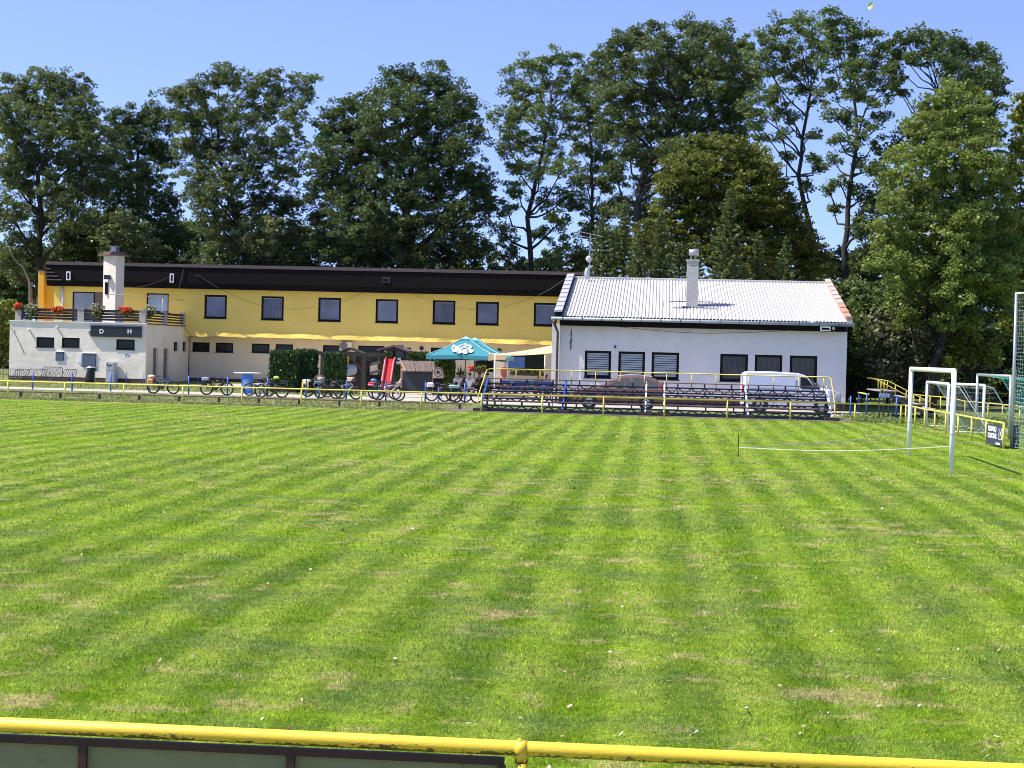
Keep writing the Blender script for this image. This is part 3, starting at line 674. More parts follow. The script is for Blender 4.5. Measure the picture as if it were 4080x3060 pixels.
# tall chimney tower on the terrace
CV = 112.6
a, b_, c_ = U(c1(975, 500), CV+.5)[0], U(c1(1090, 500), CV)[0], U(c1(1172, 500), CV+1.0)[0]
ztop = U(c1(1080, 185), CV)[1]
ch = T_.part('chimney', MB().prism([(a, CV+.45), (b_, CV), (c_, CV+.95), (c_-.7, CV+1.6), (a-.1, CV+1.2)], 'z', lz-.1, ztop), mat('chimney_plaster', (0.74, 0.66, 0.54), 0.9, 0.08, 0.9, bump=0.01, col2=(0.60, 0.53, 0.43), wear=0.6))
cx, cy = (a+c_)/2, CV+.7
M_brn = mat('chimney_cap_brown', (0.16, 0.09, 0.07), 0.6, 0.15, 3)
T_.part('chimney_cap', MB().prism([(cx-1.0, cy-.25), (cx, cy-.95), (cx+.95, cy-.2), (cx+.9, cy+.9), (cx-.9, cy+.9)], 'z', ztop+.001, ztop+.10).prism([(cx-.75, cy-.15), (cx, cy-.7), (cx+.75, cy-.1), (cx+.7, cy+.7), (cx-.7, cy+.7)], 'z', ztop+.101, ztop+.28), M_brn, ch)
T_.part('chimney_pot', MB().tube([(cx, cy, ztop+.28), (cx, cy, ztop+.62)], .2, 12).box((cx-.34, cy-.3, ztop+.66), (cx+.34, cy+.3, ztop+.69)).tube([(cx-.3, cy, ztop+.28), (cx-.3, cy, ztop+.66)], .02, 5).tube([(cx+.3, cy, ztop+.28), (cx+.3, cy, ztop+.66)], .02, 5), M_galv, ch)
u, z = U(c1(1008, 495), CV+.3)
T_.part('chimney_window', MB().box((u-.10, CV+.18, z-.42), (u+.10, CV+.33, z+.42)), M_frame, ch)
T_.part('floodlight', MB().box((u-.10, CV-.10, z+.62), (u+.30, CV+.24, z+.92), .02), M_blkp, ch)
# yellow tube frame on the terrace corner
zt = U(c1(1500, 577), LV+4)[1]
tf = MB(); uL = U(c1(1055, 566), LV+2)[0]
tf.tube([(uL, LV+1.5, zt+.05), (lu1-.3, LV+4.5, zt)], .028, 6).tube([(lu1-.3, LV+4.5, lz), (lu1-.3, LV+4.5, zt)], .028, 6)
tf.tube([(lu1-.3, LV+4.5, zt), (lu1-.25, LB-1.2, zt-.05)], .028, 6).tube([(lu1-.25, LB-1.2, zt-.05), (lu1-.25, LB-1.2, lz)], .028, 6)
T_.part('tube_frame', tf, mat('pale_yellow_tube', (0.55, 0.47, 0.20), 0.5, 0.15, 4), smooth=True)

# ---------------- long yellow building behind
YV = 117.4; YL = 118.8
yu0 = U(c1(510, 600), YV)[0]; yu1 = U((2320, 1200), YV)[0]
yztop = U(c2(711, 300), YV)[1]; yzf = U(c2(711, 512), YV)[1]; yzb = U(c2(711, 960), YV)[1]
Tm = Thing('yellow_clubhouse', 'long two-storey yellow clubhouse with dark clad roof fascia', 'building', (yu0, YV))
wins = [rect(c1, 1383, 542, 1592, 722, YV), rect(c2, 270, 557, 482, 780, YV), rect(c2, 808, 570, 1020, 795, YV), rect(c2, 1345, 583, 1560, 808, YV),
        rect(c3, 543, 255, 792, 516, YV), rect(c3, 1172, 268, 1422, 530, YV), rect(c4, 127, 283, 380, 540, YV), rect(c4, 765, 295, 1020, 552, YV)]
door = rect(c1, 682, 528, 970, 830, YV)
w = MB(); zA = yzb + .72
w.wall(yu0, yu1, zA, yzf+.02, YV, .16, wins + [(door[0], door[1], max(door[2], zA+.01), door[3])])
w.add([(yu0, YV, zA), (yu0, 130, zA), (yu0, 130, yzf+.02), (yu0, YV, yzf+.02)], [(0, 1, 2, 3)])
# flared uneven lower edge of the upper storey
nseg = 90; vs = []
for i in range(nseg + 1):
    u = yu0 + (yu1-yu0)*i/nseg; f = .15 + .035*math.sin(i*.35) + .03*math.sin(i*.9) + random.uniform(-.02, .02)
    vs += [(u, YV, zA), (u, YV-.12*f-random.uniform(0, .02), zA-.25), (u, YV-.5*f-random.uniform(0, .03), yzb+.24), (u, YV-f+random.uniform(-.03, .03), yzb+random.uniform(-.03, .03)), (u, YL, yzb+.02)]
w.add(vs, [(i*5+j, i*5+j+1, (i+1)*5+j+1, (i+1)*5+j) for i in range(nseg) for j in range(4)])
Tm.part('wall', w, M_ply, smooth=False)
for i, h in enumerate(wins[1:]):
    k = (1.0, .85, .95, 1.1, .75, 1.2, .9)[i % 7]
    window(Tm, h, YV, glass_mat('glass_over_grey_blind_%d' % i, (0.175*k, 0.185*k, 0.235*k), .12+.03*(i % 3), .35, folds=(None, 3, None, None, 4, 6, None)[i % 7]), .14, d=.10)
    if i % 3 != 2: Tm.part('blind_rail', MB().box((h[0]+.12, YV+.10, h[3]-.20), (h[1]-.12, YV+.104, h[3]-.14)), mat('rail_grey', (0.30, 0.31, 0.35), .5, .1, 3))
window(Tm, wins[0], YV, glass_mat('glass_painted_reflection', (0.40, 0.46, 0.52), .1), .09, d=.1)  # pale base colour of this pane stands in for a reflection
d0 = (door[0], door[0]+(door[1]-door[0])*.72, door[2], door[3]); window(Tm, d0, YV, glass_mat('glass_over_net_curtain', (0.34, 0.37, 0.40), .12, folds=5), .08, d=.1, sill=False)
Tm.part('door', MB().box((d0[1]+.01, YV+.08, door[2]), (door[1], YV+.14, door[3])), mat('door_brown', (0.16, 0.10, 0.07), .5, .15, 3))
# ground floor
gw = [rect(c2, 157, 1005, 320, 1092, YL), rect(c2, 377, 1010, 542, 1100, YL), rect(c2, 718, 1018, 886, 1104, YL), rect(c2, 943, 1023, 1108, 1115, YL),
      rect(c3, -38, 762, 160, 900, YL), rect(c3, 350, 768, 640, 960, YL), rect(c3, 660, 785, 932, 960, YL), rect(c3, 1150, 790, 1420, 960, YL), rect(c4, 485, 860, 880, 1022, YL), rect(c4, 120, 935, 320, 1050, YL)]
lw = MB(); lw.wall(U(c1(1700, 1100), YL)[0]-.4, yu1, .25, yzb+.015, YL, .16, gw)
Tm.part('lower_wall', lw, M_plb)
Tm.part('plinth', MB().box((lu1+.02, YL+.012, 0), (yu1, YL+.1, .255)), M_plinth)
for i, h in enumerate(gw): window(Tm, h, YL, M_glassdark, .09, d=.10, mull=(.5,) if h[1]-h[0] > 3 else ())
# blue barred shutter
r_ = rect(c4, 490, 890, 662, 1015, YL)
bb = MB()
for k in range(13): x = r_[0] + (r_[1]-r_[0])*k/12; bb.box((x-.035, YL-.03, r_[2]), (x+.035, YL-.01, r_[3]))
bb.box((r_[0], YL-.008, r_[2]), (r_[1], YL-.002, r_[3]))
Tm.part('blue_shutter', bb, mat('shutter_blue', (0.12, 0.22, 0.55), .5, .15, 3))
# fascia: dark cladding with a metal cap, overhanging the wall
yl = yu0 - .35; FV_ = YV - .68
fb = MB().prism([(FV_+.10, yzf), (YV+.4, yzf), (YV+.4, yztop-.1), (FV_, yztop-.1), (FV_, yzf+.4)], 'u', yl, yu1)
Tm.part('fascia', fb, M_black)
cp = MB(); x = yl - .05
while x < yu1: cp.box((x, FV_-.06, yztop-.099), (min(x+2.15, yu1), YV+.5, yztop+.13)); x += 2.16
Tm.part('roof_cap', cp, M_cap)
Tm.part('roof', MB().prism([(YV+.51, yztop), (131, yztop-.5), (131, yztop-.9), (YV+.51, yztop-.4)], 'u', yl, yu1), M_cap)
bk = MB().box((yu0+.05, YL+.5, .0), (yu1, 130, yzb)).box((yu0+.05, YV+.6, yzb+.05), (yu1, 130, yzf))
Tm.part('back_wall', bk, M_plb)
# stepped dark slats at the left end of the fascia
sl = MB()
for k in range(4): sl.box((yl-.05-.0*k, FV_-.10, yztop-.45-.26*k), (yl+.35+.28*k, FV_-.02, yztop-.36-.26*k))
Tm.part('slat', sl, M_cap)
# orange gable wing on the left
oa = U(c1(377, 500), 121)[0]; ob = U(c1(430, 500), 121)[0]; oz = U(c1(400, 335), 121)[1]
ow = MB().box((oa, 120.6, 2.5), (ob, 121.2, oz)).box((ob+.02, 121.0, 2.5), (yu0+.1, 121.2, oz-.4)).box((oa+.05, 121.2, 0), (yu0, 130, oz-.5))
Tm.part('side_wing', ow, M_plo)
Tm.part('side_cap', MB().box((oa-.03, 120.55, oz+.001), (ob+.03, 121.25, oz+.1)).box((ob+.03, 120.8, oz-.39), (yu0+.0, 121.3, oz-.1)), M_cap)
# fittings on the fascia: lamps in white frames, cables, air conditioner
for i, q in enumerate(((632, 338, 670, 418), (1608, 358, 1645, 440))):
    a = rect(c1, *q, FV_)
    o = Tm.part('floodlight', MB().box((a[0], FV_-.14, a[2]), (a[1], FV_-.02, a[3]), .01), M_wht)
    Tm.part('lens', MB().box((a[0]+.07, FV_-.146, a[2]+.07), (a[1]-.07, FV_-.141, a[3]-.07)), M_black, o)
a = rect(c3, 615, 18, 703, 72, FV_)
o = Tm.part('vent', MB().box((a[0], FV_-.05, a[2]), (a[1], FV_-.001, a[3]), .01), M_dsteel)
Tm.part('lens', MB().box((a[0]+.06, FV_-.056, a[2]+.06), (a[1]-.1, FV_-.051, a[3]-.06)), M_black, o)
def wire(t, pts, v, r=.02, name='cable', m=None):
    t.part(name, MB().tube([(*U(p, v)[:1], v, U(p, v)[1]) for p in pts], r, 5), m or mat('cable_grey', (0.05, 0.05, 0.048), .7, .1, 3))
wire(Tm, [c1(1600, 385), c1(1500, 430), c1(1380, 470), c1(1270, 487), c1(1200, 480)], FV_-.05)
wire(Tm, [c1(1735, 318), c1(1718, 400), c1(1692, 485)], FV_-.05, .025)
wire(Tm, [c2(185, 372), c2(215, 372), c2(300, 430), c2(400, 492)], FV_-.05, .018)
wire(Tm, [c2(400, 492), c2(560, 570), c2(700, 625), c2(800, 655), c2(950, 685), c2(1100, 692), c2(1250, 688), c2(1400, 660), c2(1580, 615), c2(1770, 540)], YV-.12, .008)
wire(Tm, [c3(940, 190), c3(1050, 240), c3(1170, 290), c3(1300, 335), c3(1450, 360), c3(1640, 370), c3(1900, 345), c4(450, 335), c4(650, 275), c4(800, 220)], YV-.12, .008)
wire(Tm, [c4(810, 215), c4(920, 160), c4(1040, 80), c4(1140, 15)], FV_-.05, .02)
wire(Tm, [c2(130, 945), c2(220, 962), c2(330, 945), c2(430, 950), c2(640, 962), c2(800, 960), c2(1000, 968), c2(1200, 975), c2(1360, 985)], YV-.32, .014)
wire(Tm, [c2(45, 780), c2(80, 870), c2(150, 945), c2(100, 1000), c2(40, 1020)], YV-.34, .014)
a = rect(c3, 158, 735, 292, 805, YL)
o = Tm.part('air_conditioner', MB().box((a[0], YL-.45, a[2]-.1), (a[1], YL-.05, a[3]+.05), .02), M_wht)
Tm.part('fan_grille', MB().tube([((a[0]*.66+a[1]*.34), YL-.46, (a[2]+a[3])/2), ((a[0]*.66+a[1]*.34), YL-.451, (a[2]+a[3])/2)], .30, 16), mat('grille_grey', (0.2, 0.2, 0.2), .6, .1, 8), o)
for q in ((1052, 795), (1908, 820)):
    u, z = U(c3(*q), YL); Tm.part('wall_lamp', MB().tube([(u, YL-.12, z), (u, YL-.002, z)], .15, 12), M_blkp)
a = rect(c1, 585, 465, 605, 628, YV); Tm.part('downpipe', MB().tube([((a[0]+a[1])/2, YV-.12, a[3]), ((a[0]+a[1])/2, YV-.12, a[2]-2.2)], .085, 8), M_wht, smooth=True)

# ---------------- white hall with the corrugated roof
WV = 87.2; EV = 86.55; RV = 98.0
wu0 = U(c4(1052, 900), WV)[0]; wu1 = U(c5(2151, 1000), WV)[0]
wz = U(c5(1200, 693), WV)[1]; gz = U(c5(1200, 608), EV)[1]
Th = Thing('white_hall', 'white single-storey hall with pale corrugated roof and six dark-framed windows', 'building', (wu0, WV))
ww = [rect(c4, 1325, 822, 1617, 1122, WV), rect(c5, 140, 887, 375, 1125, WV), rect(c5, 433, 892, 675, 1140, WV), rect(c5, 1037, 908, 1282, 1150, WV), rect(c5, 1342, 917, 1585, 1158, WV), rect(c5, 1650, 925, 1893, 1168, WV)]
zbm = sum(x[2] for x in ww)/6; ztm = sum(x[3] for x in ww)/6
ww = [(x[0], x[1], zbm, ztm) for x in ww]
ridge = U(c5(1200, 268), RV)[1]
w = MB(); w.wall(wu0, wu1, .42, wz+.02, WV, .16, ww)
def gable(u): return [(WV, .42), (WV, wz+.02), (EV+.3, gz-.05), (RV, ridge-.1), (2*RV-WV, gz-.2), (2*RV-WV, .42)]
w.add([(wu0, *p) for p in gable(0)], [(0, 1, 2, 3, 4, 5)]); w.add([(wu1, *p) for p in gable(0)], [(5, 4, 3, 2, 1, 0)])
w.box((wu0-.42, WV-.25, .0), (wu0-.004, WV+.6, wz+.1))
Th.part('wall', w, M_plw)
Th.part('plinth', MB().box((wu0+.01, WV+.012, 0), (wu1-.01, WV+.1, .425)).box((wu1-.1, WV+.102, 0), (wu1-.012, 2*RV-WV, .425)), M_plinth)
for i, h in enumerate(ww): window(Th, h, WV, M_glassdark if i < 3 else M_glasslace, .13, d=.10, blinds=10 if i < 3 else 0)
# soffit board
Th.part('fascia', MB().box((wu0-.02, EV+.12, wz+.003), (wu1-.16, WV+.1, gz-.20)), M_black)
# corrugated roof sheet
def corrugated(u0, u1, v0, z0, v1, z1, per=0.18, amp=0.024, rows=8):
    mb = MB(); n = int((u1-u0)/per); xs = []
    for i in range(n): xs += [(0.0, -1), (.28, -1), (.44, 1), (.84, 1)] if False else [(i+0.0, -1), (i+.22, -1), (i+.38, 1), (i+.84, 1)]
    xs.append((n, -1)); k = len(xs); nrm = Vector((0, -(z1-z0), v1-v0)).normalized()
    for r in range(rows+1):
        t = r/rows; sag = 0.012*math.sin(r*2.3)
        for x, s in xs:
            a = s*amp + sag
            mb.v.append((u0 + x/n*(u1-u0), v0+(v1-v0)*t + nrm.y*a, z0+(z1-z0)*t + nrm.z*a))
    for r in range(rows):
        for i in range(k-1): mb.f.append((r*k+i, r*k+i+1, (r+1)*k+i+1, (r+1)*k+i)); mb.mi.append(0)
    return mb
M_roof = mat('roof_sheet_pale', (0.47, 0.45, 0.43), 0.75, 0.10, 1.3, col2=(0.42, 0.37, 0.36), wear=0.64, streak=(6, 1, 1))
ra = U(c4(1085, 440), EV)[0]; rb = U(c5(2150, 628), EV)[0]
ra2 = U(c4(1245, 20), RV)[0]; rb2 = U(c5(1985, 290), RV)[0]
Th.part('roof', corrugated(ra-.05, rb+.02, EV-.02, gz, RV, ridge), M_roof)
Th.part('roof_back', MB().add([(ra-.05, RV, ridge), (rb, RV, ridge), (rb, 2*RV-EV, gz), (ra-.05, 2*RV-EV, gz)], [(0, 1, 2, 3)]), M_roof)
Th.part('ridge_cap', MB().tube([(ra-.05, RV, ridge+.01), (rb, RV, ridge+.01)], .09, 8), mat('ridge_grey', (0.35, 0.34, 0.34), .7, .2, 3))
def verge(ub, side, cols):
    """row of cap tiles on the raised gable edge"""
    n = 9
    for k in range(n):
        t0, t1 = k/n, (k+.94)/n
        mb = MB(); v0, v1 = EV-.12+(RV-EV+.12)*t0, EV-.12+(RV-EV+.12)*t1; z0, z1 = gz+.22+(ridge-gz)*t0, gz+.22+(ridge-gz)*t1
        x0, x1 = (ub-.42, ub) if side < 0 else (ub, ub+.30)
        mb.add([(x0, v0, z0-.02), (x1, v0, z0), (x1, v1, z1), (x0, v1, z1-.02), (x0, v0, z0+.08), (x1, v0, z0+.10), (x1, v1, z1+.06), (x0, v1, z1+.04)], [(0,3,2,1),(4,5,6,7),(0,1,5,4),(1,2,6,5),(2,3,7,6),(3,0,4,7)])
        Th.part('verge_tile', mb, cols[k % len(cols)] if not callable(cols) else cols(k))
M_vt = mat('verge_tile_grey', (0.42, 0.42, 0.44), .6, .1, 3); M_vo = mat('verge_tile_terracotta', (0.46, 0.25, 0.16), .8, .2, 3); M_vp = mat('verge_tile_faded', (0.52, 0.40, 0.34), .85, .2, 3)
verge(ra-.03, -1, [M_vt]); verge(rb-.05, 1, lambda k: M_vo if k in (0, 1, 2) else M_vp)
vb = MB().prism([(EV-.1, gz-.12), (EV-.1, gz+.20), (RV, ridge+.20), (RV, ridge-.1)], 'u', ra-.30, ra-.06)
Th.part('verge_board', vb, M_black)
Th.part('verge_board', MB().prism([(EV-.1, gz-.12), (EV-.1, gz+.20), (RV, ridge+.20), (RV, ridge-.1)], 'u', rb+.02, rb+.3), M_vp)
# gutter and downpipe
gu = MB(); gu.tube([(ra-.6, EV-.10, gz-.13), (rb+.42, EV-.10, gz-.13)], .085, 8)
go = Th.part('gutter', gu, mat('gutter_zinc', (0.34, 0.40, 0.42), .5, .15, 2, metal=.4), smooth=True)
br = MB(); x = ra
while x < rb: br.box((x-.012, EV-.20, gz-.22), (x+.012, EV-.01, gz-.04)); x += 1.02
Th.part('gutter_bracket', br, M_dsteel, go)
dpu = wu0 - .12
Th.part('downpipe', MB().tube([(ra-.45, EV-.10, gz-.2), (ra-.42, EV-.10, gz-.42), (dpu, WV-.36, gz-.85), (dpu, WV-.36, .1)], [.11, .08, .06, .06], 8), mat('downpipe_brown', (0.07, 0.045, 0.04), .5, .2, 3), smooth=True)
# brick chimney on the roof
cu0, cu1 = U(c5(740, 400), 90)[0], U(c5(842, 400), 90)[0]
czb = U(c5(790, 505), 90)[1]; czt = U(c5(800, 92), 90)[1]
M_cbr = brick_mat('chimney_brick', (0.58, 0.53, 0.49), (0.48, 0.44, 0.41), (0.70, 0.66, 0.61), 6.0)
co = Th.part('chimney', MB().box((cu0, 89.85, czb-.3), (cu1, 90.5, czt)), M_cbr)
Th.part('chimney_crown', MB().box((cu0-.05, 89.80, czt+.001), (cu1+.05, 90.55, czt+.10)), M_path, co)
Th.part('chimney_cowl', MB().tube([(cu0+.08, 90.2, czt+.50), (cu1-.0, 90.2, czt+.50)], .17, 12).tube([((cu0+cu1)/2-.1, 90.2, czt+.1), ((cu0+cu1)/2-.1, 90.2, czt+.4)], .04, 6).tube([((cu0+cu1)/2+.15, 90.2, czt+.1), ((cu0+cu1)/2+.15, 90.2, czt+.4)], .03, 6), M_galv, co, smooth=True)
zz = gz + (ridge-gz)*(89.6-EV)/(RV-EV)
Th.part('flashing', MB().box((cu0-.25, 89.55, zz+.02), (cu1+.25, 89.84, zz+.09)), M_galv, co)
Th.part('step_board', MB().box((U(c5(585, 480), 89.4)[0], 89.35, zz+.30), (cu0-.02, 89.6, zz+.34)).box((cu1+.02, 89.35, zz+.30), (U(c5(980, 480), 89.4)[0], 89.6, zz+.34)).tube([(cu0-1.2, 89.5, zz), (cu0-1.2, 89.5, zz+.3)], .02, 5).tube([(cu1+1.1, 89.5, zz), (cu1+1.1, 89.5, zz+.3)], .02, 5), M_wood, co)
# antenna mast and dish on the roof (fixed to the building)
am = U(c4(1330, -30), 97)[0]
au, az = U((2352, 935), 97.2); ab = U((2355, 1110), 97.2)[1]
an = Th.part('antenna_mast', MB().tube([(au, 97.2, ab-.3), (au, 97.2, az)], .028, 6), M_galv)
el = MB(); el.tube([(au-.75, 97.0, az+.18), (au+.75, 97.5, az-.08)], .018, 5)
for k in range(9):
    x = -.7 + k*.175; L = .42 - .02*k
    el.tube([(au+x, 97.2+x*.3-L, az+.02-x*.17), (au+x, 97.2+x*.3+L, az+.02-x*.17)], .009, 4)
Th.part('antenna', el, M_galv, an)
Th.part('antenna', MB().tube([(au-.5, 97.2, az-.10), (au+.35, 97.2, az-.24)], .012, 4), M_galv, an)
du, dz = U((2338, 1090), 97.0); Th.part('satellite_dish', MB().ball((du, 97.0, dz), (.14, .10, .36), 12, 8), mat('dish_grey', (0.5, 0.5, 0.52), .4, .05, 3), an, smooth=True)
Th.part('satellite_dish', MB().ball((du+.1, 97.0, dz+.85), (.17, .08, .2), 10, 7), _mats['dish_grey'], an, smooth=True)
# floodlight box and camera on the soffit, wall bolt
a = rect(c5, 1922, 665, 2012, 705, EV)
o = Th.part('floodlight', MB().box((a[0], EV+.02, a[2]), (a[1], EV+.115, a[3]), .01), M_wht)
Th.part('lens', MB().box((a[0]+.06, EV+.010, a[2]+.06), (a[1]-.06, EV+.018, a[3]-.06)), M_black, o)
u, z = U(c5(2040, 683), EV); Th.part('camera_dome', MB().ball((u, EV+.05, z), .08, 10, 7), _mats['dish_grey'], smooth=True)
u, z = U(c5(112, 845), WV); Th.part('wall_bolt', MB().ball((u, WV-.03, z), (.05, .05, .09), 8, 6), M_dsteel)
wire(Th, [c5(150, 668), c5(400, 695), c5(700, 718), c5(950, 725), c5(1300, 718), c5(1620, 703)], WV-.1, .01)
# ================================================================== TREES
def leaf_cloud(centers, n_each, spread, size, rs, flat=0.55, up=0.5, elong=1.5):
    """rhombic leaves scattered round cluster centres; returns verts (N*4,3) and cluster index"""
    k = len(centers); N = k * n_each
    c = np.repeat(centers, n_each, 0)
    sp = np.repeat(spread, n_each)[:, None] if hasattr(spread, '__len__') else spread
    d = rs.normal(0, 1, (N, 3)); d /= np.linalg.norm(d, axis=1)[:, None]
    off = d * (rs.random((N, 1)) ** 0.5) * sp; off[:, 2] *= flat
    p = c + off
    a = rs.normal(0, 1, (N, 3)); a[:, 2] = a[:, 2]*0.6 - 0.15; a /= np.linalg.norm(a, axis=1)[:, None]
    nrm = rs.normal(0, 1, (N, 3)) + np.array([0, 0, up]) + off / np.maximum(np.linalg.norm(off, axis=1)[:, None], 1e-6) * 0.5
    b = np.cross(a, nrm); b /= np.maximum(np.linalg.norm(b, axis=1)[:, None], 1e-6)
    L = (size * rs.uniform(0.6, 1.35, N))[:, None]
    a = a * L * elong / 2; b = b * L / 2
    V = np.stack([p - a, p - b * 0.95 - a * .1, p + a, p + b * 0.95 - a * .1], 1).reshape(-1, 3)
    return V, np.repeat(np.arange(k), n_each)
_seed = [100]
def tree(name, label, cat, trunk, lobes, v, m, bark, r0=0.35, leaf=0.13, dens=1.0, group=None, deep=3.0, fork=True, tone=0.5, clus=0.52, inner=0.25, flat=0.6, base=None):
    """trunk: list of (px,py) in photo pixels from the ground up; lobes: (px,py,radius px); built at distance v with real depth"""
    _seed[0] += 1; rs = np.random.default_rng(_seed[0])
    s = F / v
    tb = base if base is not None else U(trunk[0], v)[0]
    T = Thing(name, label, cat, (tb, v, 0), group)
    tp = [Vector((tb, v, -0.1))]
    for i, p in enumerate(trunk):
        q = U(p, v)
        if q[1] > 0.6: tp.append(Vector((q[0], v + rs.uniform(-.3, .3), q[1])))
    zt = tp[-1].z
    rad_ = lambda z: r0 * max(0.22, 1 - 0.72 * z / max(zt, 1))
    tm = MB(); fine_pts = []
    for a, b in zip(tp, tp[1:]):
        n = max(1, int((b-a).length/1.2))
        for k in range(n): fine_pts.append(a.lerp(b, k/n))
    fine_pts.append(tp[-1])
    fine_pts = [p + Vector((rs.normal(0, .06), rs.normal(0, .06), 0)) if 0 < i < len(fine_pts)-1 else p for i, p in enumerate(fine_pts)]
    tm.tube(fine_pts, [rad_(p.z) * (1.35 if i == 0 else 1) for i, p in enumerate(fine_pts)], 9)
    C = []; LI = []
    for li, lb in enumerate(lobes):
        px, py, r = lb[:3]; rm = r / s
        dv = rs.uniform(-1, 1) * deep if len(lb) < 4 else lb[3]
        u, z = U((px, py), v + dv); cen = np.array([u, v + dv, z])
        # limb from the trunk to the lobe
        want = z - max(1.5, 0.55 * math.hypot(u - tb, dv) + rm * .8)
        cand = min(fine_pts, key=lambda p: abs(p.z - want) + 0.15*abs(p.x-u))
        end = Vector(cen)
        mid = cand.lerp(end, .5) + Vector((rs.normal(0, .25), rs.normal(0, .25), -.35 + rs.normal(0, .2)))
        rb = min(rad_(cand.z) * .6, 0.07 + 0.035 * (end-cand).length)
        tm.tube([cand, cand.lerp(mid, .5) + Vector((rs.normal(0, .1), 0, rs.normal(0, .1))), mid, end], [rb, rb*.8, rb*.6, rb*.3], 6, cap=False)
        n = max(6, int(dens * 1.05 * (rm / clus) ** 2 * 6.9))
        d = rs.normal(0, 1, (n, 3)); d /= np.linalg.norm(d, axis=1)[:, None]
        t = 1 - inner - (1-inner) * .0 + inner * rs.random((n, 1))
        t = np.where(rs.random((n, 1)) < .22, rs.random((n, 1)) * .7, rs.uniform(.55, 1.2, (n, 1)) * np.where(rs.random((n, 1)) < .12, 1.22, 1))
        cc = cen + d * t * rm * np.array([1, 1.05, .92])
        C.append(cc); LI += [li] * n
        for k in range(min(7, n)):
            e = Vector(cc[k]); q = end.lerp(mid, rs.uniform(0, .5))
            tm.tube([q, q.lerp(e, .5) + Vector((rs.normal(0, .1), rs.normal(0, .1), rs.normal(0, .1))), e], [rb*.30, rb*.2, rb*.1], 4, cap=False)
    T.part('trunk', tm, bark, smooth=True)
    C = np.concatenate(C); LI = np.array(LI)
    nl = max(14, int(46 * (clus/.75)**2 * (0.24/leaf)**2 * .8))
    V, ci = leaf_cloud(C, nl, clus * rs.uniform(.6, 1.25, len(C)), leaf, rs, flat)
    lob_t = rs.normal(0, .10, len(lobes)); clu_t = rs.normal(0, .13, len(C))
    tint = np.clip(tone + lob_t[LI[ci]] + clu_t[ci] + rs.normal(0, .10, len(ci)), 0, 1)
    V = V - np.array([tb, v, 0])
    o = np_mesh('crown', V, 4, [m], tint); o.parent = T.e
    return T
ML_dark = leaf_mat('leaves_dark', (0.030, 0.060, 0.016), (0.120, 0.170, 0.045), 0.28)
ML_mid = leaf_mat('leaves_mid', (0.050, 0.085, 0.022), (0.175, 0.220, 0.070), 0.30)
ML_bright = leaf_mat('leaves_bright', (0.075, 0.115, 0.02), (0.26, 0.33, 0.065), 0.34)
ML_ash = leaf_mat('leaves_ash', (0.060, 0.100, 0.024), (0.185, 0.250, 0.065), 0.32)
ML_yel = leaf_mat('leaves_turning', (0.060, 0.085, 0.012), (0.220, 0.240, 0.035), 0.28, hi=(0.32, 0.27, 0.05))
ML_spr = leaf_mat('needles', (0.050, 0.080, 0.022), (0.170, 0.205, 0.055), 0.15)
ML_hedge = leaf_mat('hedge_leaves', (0.016, 0.042, 0.012), (0.085, 0.150, 0.035), 0.15)
def H(l): return [(x*1.8445, y*1.8445, r*1.8445*1.13, *e) for x, y, r, *e in l]
def HT(l): return [(x*1.8445, y*1.8445) for x, y in l]

# ================================================================== PLANTS NEAR THE BUILDINGS
def bush_mesh(cen, rxyz, n, n_each, clus, leaf, rs, flat=.7, shell=.6):
    d = rs.normal(0, 1, (n, 3)); d /= np.linalg.norm(d, axis=1)[:, None]
    c = np.array(cen) + d * np.array(rxyz) * np.where(rs.random((n, 1)) < .3, rs.random((n, 1)), rs.uniform(shell, 1.05, (n, 1)))
    V, ci = leaf_cloud(c, n_each, clus, leaf, rs, flat)
    return V, np.clip(.5 + rs.normal(0, .14, n)[ci] + rs.normal(0, .14, len(ci)), 0, 1)
def to_local(V, o): return V - np.array(o)
M_red = leaf_mat('red_petals', (0.55, 0.05, 0.02), (0.95, 0.22, 0.10), .2)
M_pale = leaf_mat('variegated_leaves', (0.16, 0.18, 0.09), (0.50, 0.50, 0.30), .25)
M_pot = mat('planter_brown', (0.10, 0.05, 0.035), .7, .2, 4)
_r = np.random.default_rng(5)
